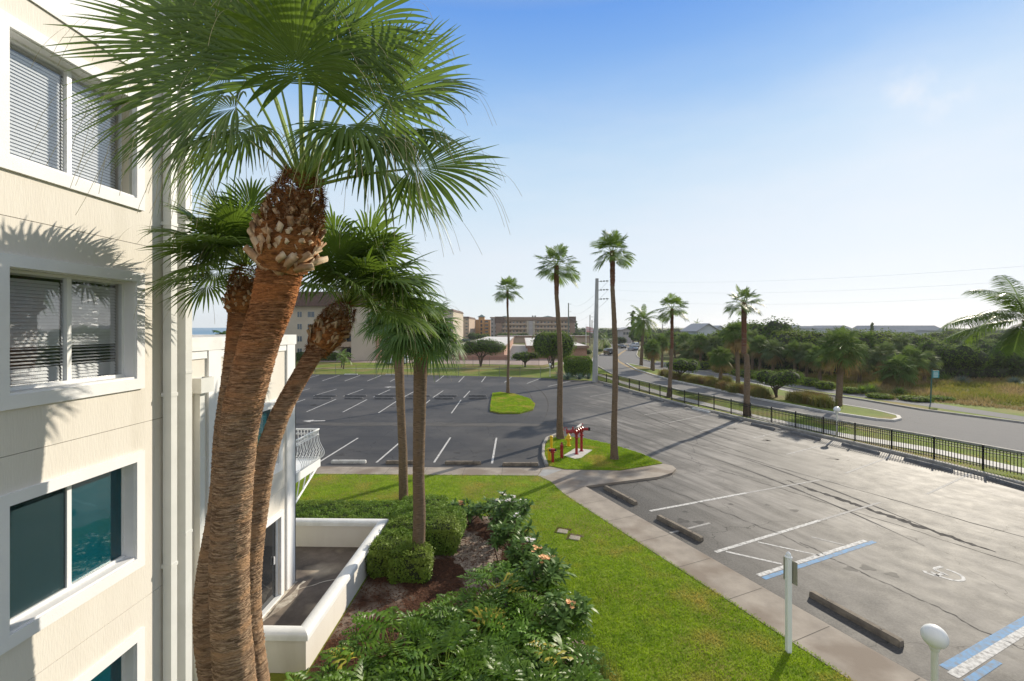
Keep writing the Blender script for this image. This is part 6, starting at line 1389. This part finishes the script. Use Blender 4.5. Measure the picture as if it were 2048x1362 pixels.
v = P(1243,696.5); car('dark car with pale roof farther along the road', (v.x,v.y,0), R(100), M['cdk'], 'sedan', gr)
v = P(1266,701); car('blue-grey car coming towards the camera in the outer lane', (v.x,v.y,0), R(-80), M['cgr'], 'sedan', gr)
v = P(1268.5,694.5); car('white car following the blue-grey one', (v.x,v.y,0), R(-75), M['cw'], 'suv', gr)

# ------------------------------------------------------------------ condominiums and carports
M['condo'] = mat('condo_stucco', (.50,.43,.34), (.44,.38,.30), .3, 6, .9, .01, 3, world=True)
M['mans'] = mat('mansard_shingle', (.13,.075,.055), (.08,.05,.04), 2.0, 5, .9, .05, 3, world=True)
M['brickp'] = mat('pink_brick', (.42,.24,.18), (.33,.18,.13), 3, 5, .9, world=True)
M['farglass'] = mat('far_window_glass', (.035,.06,.085), rough=.12, spec=.8)
M['tanw'] = mat('tan_stucco', (.46,.35,.26), (.40,.30,.22), .2, 5, .9, world=True); M['brownw'] = mat('brown_stucco', (.27,.175,.13), (.23,.15,.11), .2, 5, .9, world=True); M['orangew'] = mat('orange_stucco', (.62,.34,.12), (.55,.29,.10), .2, 5, .9, world=True)
M['greyw'] = mat('grey_stucco', (.44,.41,.40), (.38,.35,.34), .2, 5, .9, world=True); M['roofw'] = mat('white_flat_roof', (.62,.60,.57), (.50,.48,.46), .5, 6, .8, world=True); M['teal_roof'] = mat('slate_roof', (.11,.17,.16), rough=.8)
M['greyroof'] = mat('grey_shingle', (.36,.37,.39), (.31,.32,.34), .6, 6, .9, world=True); M['bluew'] = mat('pale_blue_siding', (.48,.52,.56), (.43,.47,.51), .5, 5, .9, world=True); M['door_d'] = mat('dark_door', (.06,.035,.03), rough=.8)
def bld(label, name, loc): return thing(name, label, 'building', loc)
def rel(b, name, m, root, **k): o = b.build(name, m, **k); o.parent = root; o.location = Vector(o.location)-Vector(root.location); return o
def win_box(x0, x1, y, z0, z1, root, m='farglass'):
    f = MB(); e = .07; f.box(x0-e,x1+e,y-.05,y-.01,z0-e,z0); f.box(x0-e,x1+e,y-.05,y-.01,z1,z1+e); f.box(x0-e,x0,y-.05,y-.01,z0,z1); f.box(x1,x1+e,y-.05,y-.01,z0,z1); f.box((x0+x1)/2-.03,(x0+x1)/2+.03,y-.05,y-.01,z0,z1)
    w_ = rel(f, 'window', M['frame_tan'], root); g = MB(); g.box(x0,x1,y-.03,y-.005,z0,z1); o = g.build('pane', M[m], w_); o.location = -(Vector(w_.location)+Vector(root.location))
# cream condominium, left
Yc = 100.0; X_ = lambda pxx, Y: (pxx-VPX)/F*Y
cr_ = bld('cream five storey condominium with brown mansard roof across the dark lot', 'condominium', (X_(640,Yc),Yc,0)); zt = H+(655-612)/F*Yc; xl, x1, x2, x3 = X_(560,Yc), X_(674,Yc), X_(703,Yc), X_(754,Yc)
b = MB(); b.box(xl-8,x1,Yc,Yc+16,0,zt); b.box(x1,x2,Yc+3.5,Yc+16,0,zt); b.box(x2,x3,Yc-1,Yc+60,0,zt); b.box(x3,x3+1.6,Yc+.5,Yc+58,0,zt-.5); rel(b,'wall',M['condo'],cr_)
b = MB()
def mansard(b, x0,x1,y0,y1,z0,z1,ins): 
    vs = [(x0,y0,z0),(x1,y0,z0),(x1,y1,z0),(x0,y1,z0),(x0+ins,y0+ins,z1),(x1-ins,y0+ins,z1),(x1-ins,y1-ins,z1),(x0+ins,y1-ins,z1)]; b.add(vs,[(0,3,2,1),(4,5,6,7),(0,1,5,4),(1,2,6,5),(2,3,7,6),(3,0,4,7)])
mansard(b, xl-8.6, x3+.5, Yc-1.5, Yc+60.5, zt+.01, H+(655-583)/F*Yc, .7); rel(b,'roof',M['mans'],cr_)
b = MB(); 
for k in range(5): z = .3+k*2.75; b.box(x1+.005,x2-.005,Yc+.6,Yc+3.49,z-.18,z); b.box(x1+.005,x2-.005,Yc+.6,Yc+.68,z+.02,z+1.0) if k else None
rel(b,'balcony',M['tanw'],cr_)
for k in range(5):
    z = 1.0+k*2.72
    for xx, w_ in ((X_(611,Yc),1.5),(X_(590,Yc),1.0)): win_box(xx, xx+w_, Yc, z+.35, z+1.55, cr_)
    if k < 5: g = MB(); g.box(x1+.5,x2-.6,Yc+3.44,Yc+3.48,z-.5,z+1.5); rel(g,'balcony_door',M['farglass'],cr_)
    for yy in (Yc+8,Yc+16,Yc+26,Yc+36,Yc+46): g = MB(); g.box(x3+1.61,x3+1.66,yy,yy+2.2,z-.2,z+1.4); rel(g,'window',M['farglass'],cr_)
b = MB(); b.box(X_(754,Yc)+.02,X_(764,Yc),Yc-1.6,Yc-.5,0,zt-.3); rel(b,'brick_pier',M['brickp'],cr_)
b = MB(); xp = X_(766,Yc); b.box(xp,xp+7,Yc+6,Yc+14,0,3.4); b.box(xp-.2,xp+7.2,Yc+5.8,Yc+14.2,3.4,3.8); rel(b,'entrance_canopy',M['tanw'],cr_)
boxhedge('dark foundation hedge below the windows of the cream condominium', X_(585,98), X_(672,98), 97.2, 98.8, 1.7, 5000, .2, name='foundation_hedge', m='broadd')
# tan mid-rise seen between the fronds
def midrise(label, x0p, x1p, Y, yt, m, depth=30, floors=5, cols=4, roofm='mans', name='condominium', ztop=None, wm='farglass', roof_h=1.2):
    x0, x1 = X_(x0p,Y), X_(x1p,Y); z = H+(655-yt)/F*Y; r_ = bld(label, name, ((x0+x1)/2,Y,0)); b = MB(); b.box(x0,x1,Y,Y+depth,0,z-roof_h); rel(b,'wall',M[m],r_)
    b = MB(); mansard(b,x0-.4,x1+.4,Y-.4,Y+depth+.4,z-roof_h+.01,z,.8 if roof_h > 1 else .1); rel(b,'roof',M[roofm],r_)
    fh = (z-roof_h)/floors
    for k in range(floors):
        for c in range(cols):
            xx = x0+(x1-x0)*(c+.5)/cols; ww = (x1-x0)/cols*.22; win_box(xx-ww,xx+ww,Y,k*fh+.9,k*fh+fh-.6,r_,wm)
    return r_, x0, x1, z, fh
midrise('tan condominium half hidden by the hanging fronds of the slim palm', 850, 906, 235, 618, 'condo', 40, 6, 4)
midrise('plain tan condominium next to the orange tower', 908, 938, 300, 633, 'tanw', 40, 6, 3)
r_, x0, x1, z, fh = midrise('orange condominium with a small pointed tower', 939, 980, 345, 639, 'orangew', 30, 5, 3, 'orangew', roof_h=.5)
b = MB(); tx = X_(963,345); b.box(tx-2.2,tx+2.2,343.5,348,0,H+(655-634)/F*345); rel(b,'tower',M['orangew'],r_); b = MB(); zz = H+(655-634)/F*345; b.add([(tx-3,342.6,zz),(tx+3,342.6,zz),(tx+3,349,zz),(tx-3,349,zz),(tx,345.8,zz+2.0)],[(0,3,2,1),(0,1,4),(1,2,4),(2,3,4),(3,0,4)]); rel(b,'tower_roof',M['teal_roof'],r_)
for k in range(4): g = MB(); g.box(tx-.7,tx+.7,343.44,343.49,2+k*2.9,4.0+k*2.9); rel(g,'arched_opening',M['door_d'],r_)
midrise('narrow grey condominium wing beside the orange tower', 981, 995, 320, 634, 'greyw', 30, 5, 2, 'brownw', roof_h=.6)
# long brown condominium with open walkways
Y = 318.0; x0, x1 = X_(996,Y), X_(1149,Y); zt = H+(655-634)/F*Y; lb_ = bld('long brown condominium with open walkways on every floor', 'condominium', ((x0+x1)/2,Y,0)); b = MB(); b.box(x0,x1,Y+1.8,Y+22,0,zt-2.2); rel(b,'wall',M['tanw'],lb_)
b = MB(); b.box(x0-.5,x1+.5,Y-.2,Y+22.5,zt-2.2,zt); rel(b,'roof',M['brownw'],lb_)
fh = (zt-2.2)/4.0
for k in range(4):
    b = MB(); z = k*fh; 
    if k: b.box(x0,x1,Y,Y+1.79,z-.2,z); b.box(x0,x1,Y,Y+.12,z+.005,z+1.0)
    if k: rel(b,'walkway',M['tanw'],lb_)
cols = 22
for k in range(4):
    for c in range(cols):
        xx = x0+(x1-x0)*(c+.5)/cols; b = MB()
        if c % 3 == 0: b.box(xx-.55,xx+.55,Y+1.74,Y+1.79,k*fh+.05,k*fh+2.2)
        else: b.box(xx-.6,xx+.6,Y+1.74,Y+1.79,k*fh+.9,k*fh+2.2)
        rel(b, 'door' if c%3 == 0 else 'window', M['door_d'] if c%3 == 0 else M['farglass'], lb_)
b = MB()
for pxx in (1055,1068): xx = X_(pxx,Y); b.box(xx-.6,xx+.6,Y-.9,Y-.01,0,zt-2.6)
rel(b,'stair_pier',M['condo'],lb_); b = MB(); xx = X_(1056.5,Y); b.box(X_(1056.5,Y)+.2,X_(1066.5,Y)-.2,Y-.5,Y-.02,0,zt-2.8); rel(b,'stair_panel',M['greyw'],lb_)
b = MB()
for pxx, w_ in ((999,5),(1143.5,4.2)): b = MB(); xx = X_(pxx,Y); b.box(xx-w_/2*1.3,xx+w_/2*1.3,Y-1.2,Y-.21,zt-4.2,zt+.3); rel(b,'roof_panel',M['mans'],lb_)
pass; b = MB(); b.box(X_(997,Y)-2,X_(1003,Y)+.2,Y-1.0,Y-.21,0,zt-4.3); b.box(X_(1141,Y)-.6,X_(1147,Y)+.8,Y-1.0,Y-.21,0,zt-4.3); rel(b,'end_bay',M['brownw'],lb_)
for pxx, w_ in ((1097,5),(1009,4)): xx = X_(pxx,Y); b = MB(); b.add([(xx-w_,Y+6,zt),(xx+w_,Y+6,zt),(xx+w_,Y+12,zt),(xx-w_,Y+12,zt),(xx,Y+9,zt+1.1)],[(0,3,2,1),(0,1,4),(1,2,4),(2,3,4),(3,0,4)]); rel(b,'roof_cap',M['teal_roof'],lb_)
b = MB(); 
for pxx in (1066,1071): xx = X_(pxx,Y); b.box(xx-.5,xx+.5,Y+8,Y+9,zt,zt+1.2)
rel(b,'roof_vent',M['galv'],lb_)
# carports
def carport(label, x0, x1, y0, y1, h, wallm='brickp'):
    r_ = thing('carport', label, 'building', ((x0+x1)/2,y0,0)); b = MB(); b.box(x0,x1,y0,y1,h-.12,h+.02); rel(b,'roof',M['roofw'],r_)
    b = MB(); e = .15; b.box(x0-e,x1+e,y0-e,y0,h-.55,h+.08); b.box(x0-e,x0,y0,y1,h-.55,h+.08); b.box(x1,x1+e,y0,y1,h-.55,h+.08); rel(b,'fascia',M['brownw'],r_)
    b = MB(); b.box(x0+.3,x1-.3,y0+.4,y0+.7,-.02,h-.13); b.box(x1-.6,x1-.3,y0+.7,y1-.3,-.02,h-.13); b.box(x0+.3,x0+.6,y0+.7,y0+5,-.02,h-.13); rel(b,'wall',M[wallm],r_); return r_
carport('long white-roofed carport behind the umbrella tree', -15.9, -3.9, 104, 208, 3.0)
carport('white-roofed carport behind the round dark tree', .9, 15, 104, 185, 3.0)
carport('carport row running across in front of the long brown condominium', -12, 32, 214, 222, 3.3, 'tanw')
b = MB(); pwl = thing('brick_wall', 'low pink brick wall along the paved drive', 'wall', (-8,101.5,0)); b.box(-15.8,-3.0,101.3,101.6,-.02,1.0); rel(b,'wall',M['brickp'],pwl); b = MB(); b.box(-15.9,-2.9,101.25,101.65,1.0,1.08); rel(b,'coping',M['tanw'],pwl)
# houses beyond the wood
def house(label, x0p, x1p, Y, yr, ye, m='bluew', gable=True, name='house', depth=12):
    x0, x1 = X_(x0p,Y), X_(x1p,Y); ze = H+(655-ye)/F*Y; zr = H+(655-yr)/F*Y; r_ = bld(label, name, ((x0+x1)/2,Y,0)); b = MB(); b.box(x0,x1,Y,Y+depth,0,ze)
    xm = (x0+x1)/2
    if gable: b.add([(x0,Y,ze),(x1,Y,ze),(xm,Y,zr-.15),(x0,Y+depth,ze),(x1,Y+depth,ze),(xm,Y+depth,zr-.15)],[(0,1,2),(3,5,4)])
    rel(b,'wall',M[m],r_); b = MB(); e = .8
    if gable:
        for s_ in (-1,1): xa = x0-e if s_ < 0 else x1+e; b.add([(xa,Y-e,ze-.3),(xm,Y-e,zr),(xm,Y+depth+e,zr),(xa,Y+depth+e,ze-.3),(xa,Y-e,ze-.05),(xm,Y-e,zr+.3),(xm,Y+depth+e,zr+.3),(xa,Y+depth+e,ze-.05)],[(0,1,2,3),(4,7,6,5),(0,4,5,1),(1,5,6,2),(2,6,7,3),(3,7,4,0)])
    else: mansard(b,x0-e,x1+e,Y-e,Y+depth+e,ze,zr,min(depth*.45,(x1-x0)*.18))
    rel(b,'roof',M['greyroof'],r_)
    n_ = 3
    for c in range(n_): xx = x0+(x1-x0)*(c+.5)/n_; win_box(xx-.5,xx+.5,Y,max(ze-2.4,1),ze-1.2,r_)
    return r_
house('grey-blue gabled house above the trees across the road', 1392, 1434, 190, 648, 662, depth=18)
house('pale house gable just behind the blue one', 1425, 1448, 240, 652, 660, depth=12)
house('long low grey roof behind the wood, nearest the tall wood tree', 1556, 1596, 230, 650, 656, gable=False, depth=14)
house('low grey roof seen between the tall wood trees', 1590, 1622, 235, 652, 657, gable=False)
house('flat grey roof behind the skirted cabbage palm', 1637, 1690, 240, 651, 657, gable=False)
house('widest grey roof rising over the wood, left part', 1738, 1812, 200, 651, 664, gable=False, depth=16)
house('grey roof adjoining the widest one on the far side', 1800, 1868, 205, 651, 661, gable=False, depth=16)
h_ = P(1255,686); house('white house between dark pines at the road bend', 1245, 1262, h_.y, 656, 659, 'greyw', True)
# pines and distant trees
def pine(label, x, by, ty, rp, grp='dark pines at the road bend'):
    v = P(x,by); h = H-(ty-HZ)/F*v.y; r = rp/F*v.y; root = thing('pine_tree', label, 'tree', (v.x,v.y,0), group=grp); b = MB(); b.tube([(0,0,0),(.2,0,h)],[.35,.05],8); b.build('trunk', M['bark'], root)
    ells = []; k = 11
    for i in range(k): t = (i+.5)/k; z = h*(.16+.84*t); rr = r*(1-.75*t)*random.uniform(.6,1.15); a = i*2.4; ells.append((math.cos(a)*rr*.5,math.sin(a)*rr*.5,z,rr,rr,h*.05))
    leafblob('crown', ells, 1500, 1.0, M['broadd'], root, inner=False, shell=.3)
pine('tallest dark pine beside the date palm crown', 1266, 691, 622, 10); pine('dark pine right behind the date palm trunk', 1277, 690, 630, 10); pine('thin pine tip beyond the long brown condominium', 1152, 672, 642, 6); pine('small distant pine over the grey roofs', 1744, 690, 646, 4, None); 
gd = 'distant trees along the horizon'; D3 = [tree('distant_tree','x',7,6,51,'broadd',1000,.9,.05,.9,nl=9), tree('distant_tree','x',7,6,52,'broad',1000,.9,.05,.9,nl=9)]
DT = [(1156,680,662),(1166,681,664),(1176,679,663),(1190,678,666),(1200,680,665),(1216,679,664),(1228,680,662),(1238,684,666),(1240,690,672),(1290,688,664),(1302,688,662),(1316,690,664),(1328,692,666),(1342,690,662),(1356,688,664),(1372,686,664),(1412,684,664),(1300,700,676),(1318,704,680),(1500,682,652),(1630,680,658),(1700,680,658),(1880,678,656),(1920,677,657),(1975,677,656),(2030,677,657),(1270,682,664),(1252,680,665),(1225,690,678),(1165,694,684),(950,683,664),(968,684,666),(1003,684,665),(1010,684,664),(1044,682,664),(1030,682,667),(2070,680,656),(455,676,662)]
for i, (x, by, top) in enumerate(DT[:-1]):
    v = P(x,by); h_ = H-(top-HZ)/F*v.y; s_ = h_/7*1.0; p = D3[i%2]; lb = f'distant dark tree on the skyline, {ordn(i)} of the far ones' 
    DTs = sorted(q[0] for q in DT[:-1]); lb = f'distant skyline tree, {ordn(DTs.index(x))} along the horizon from the cream condominium'
    if i < 2: p.location = (v.x,v.y,0); p['label'] = lb; p['group'] = gd; p.scale = (s_,s_,s_)
    else: dup(p, (v.x,v.y,0), random.uniform(0,6), lb, s_, gd)
# far woods that read as one dark mass under the horizon
fm = []
for pxx in range(1140, 1420, 9): 
    Yw = random.uniform(330, 420); q = PD(pxx, 690, Yw); fm.append((q.x, q.y, 2.6, 5.5, 4, 5.0*random.uniform(.75,1.15)))
for pxx in range(1850, 2200, 9):
    Yw = random.uniform(300, 420); q = PD(pxx, 690, Yw); fm.append((q.x, q.y, 2.6, 6, 4, 5.0*random.uniform(.75,1.1)))
for pxx in range(1420, 1860, 12):
    Yw = random.uniform(300, 360); q = PD(pxx, 690, Yw); fm.append((q.x, q.y, 2.4, 6, 4, 4.6*random.uniform(.75,1.1)))
tag(leafblob('distant_woods', fm, 22000, 1.0, M['broadd'], None, shell=.6), 'low dark woods along the horizon beyond the road', 'woods', kind='stuff')
# ------------------------------------------------------------------ air
MN = bpy.data.materials.new('haze'); MN.use_nodes = True; n_ = MN.node_tree.nodes; l_ = MN.node_tree.links
for q in list(n_): n_.remove(q)
vo = n_.new("ShaderNodeVolumePrincipled"); vo.inputs["Color"].default_value = (.86,.9,.95,1); vo.inputs["Density"].default_value = .00018; vo.inputs["Anisotropy"].default_value = .3; oo = n_.new("ShaderNodeOutputMaterial"); l_.new(vo.outputs[0], oo.inputs[1])
if HAZE:
    b = MB(); b.box(-1200,1200,-70,2600,-2.5,40); tag(b.build('haze', MN), kind='stuff')
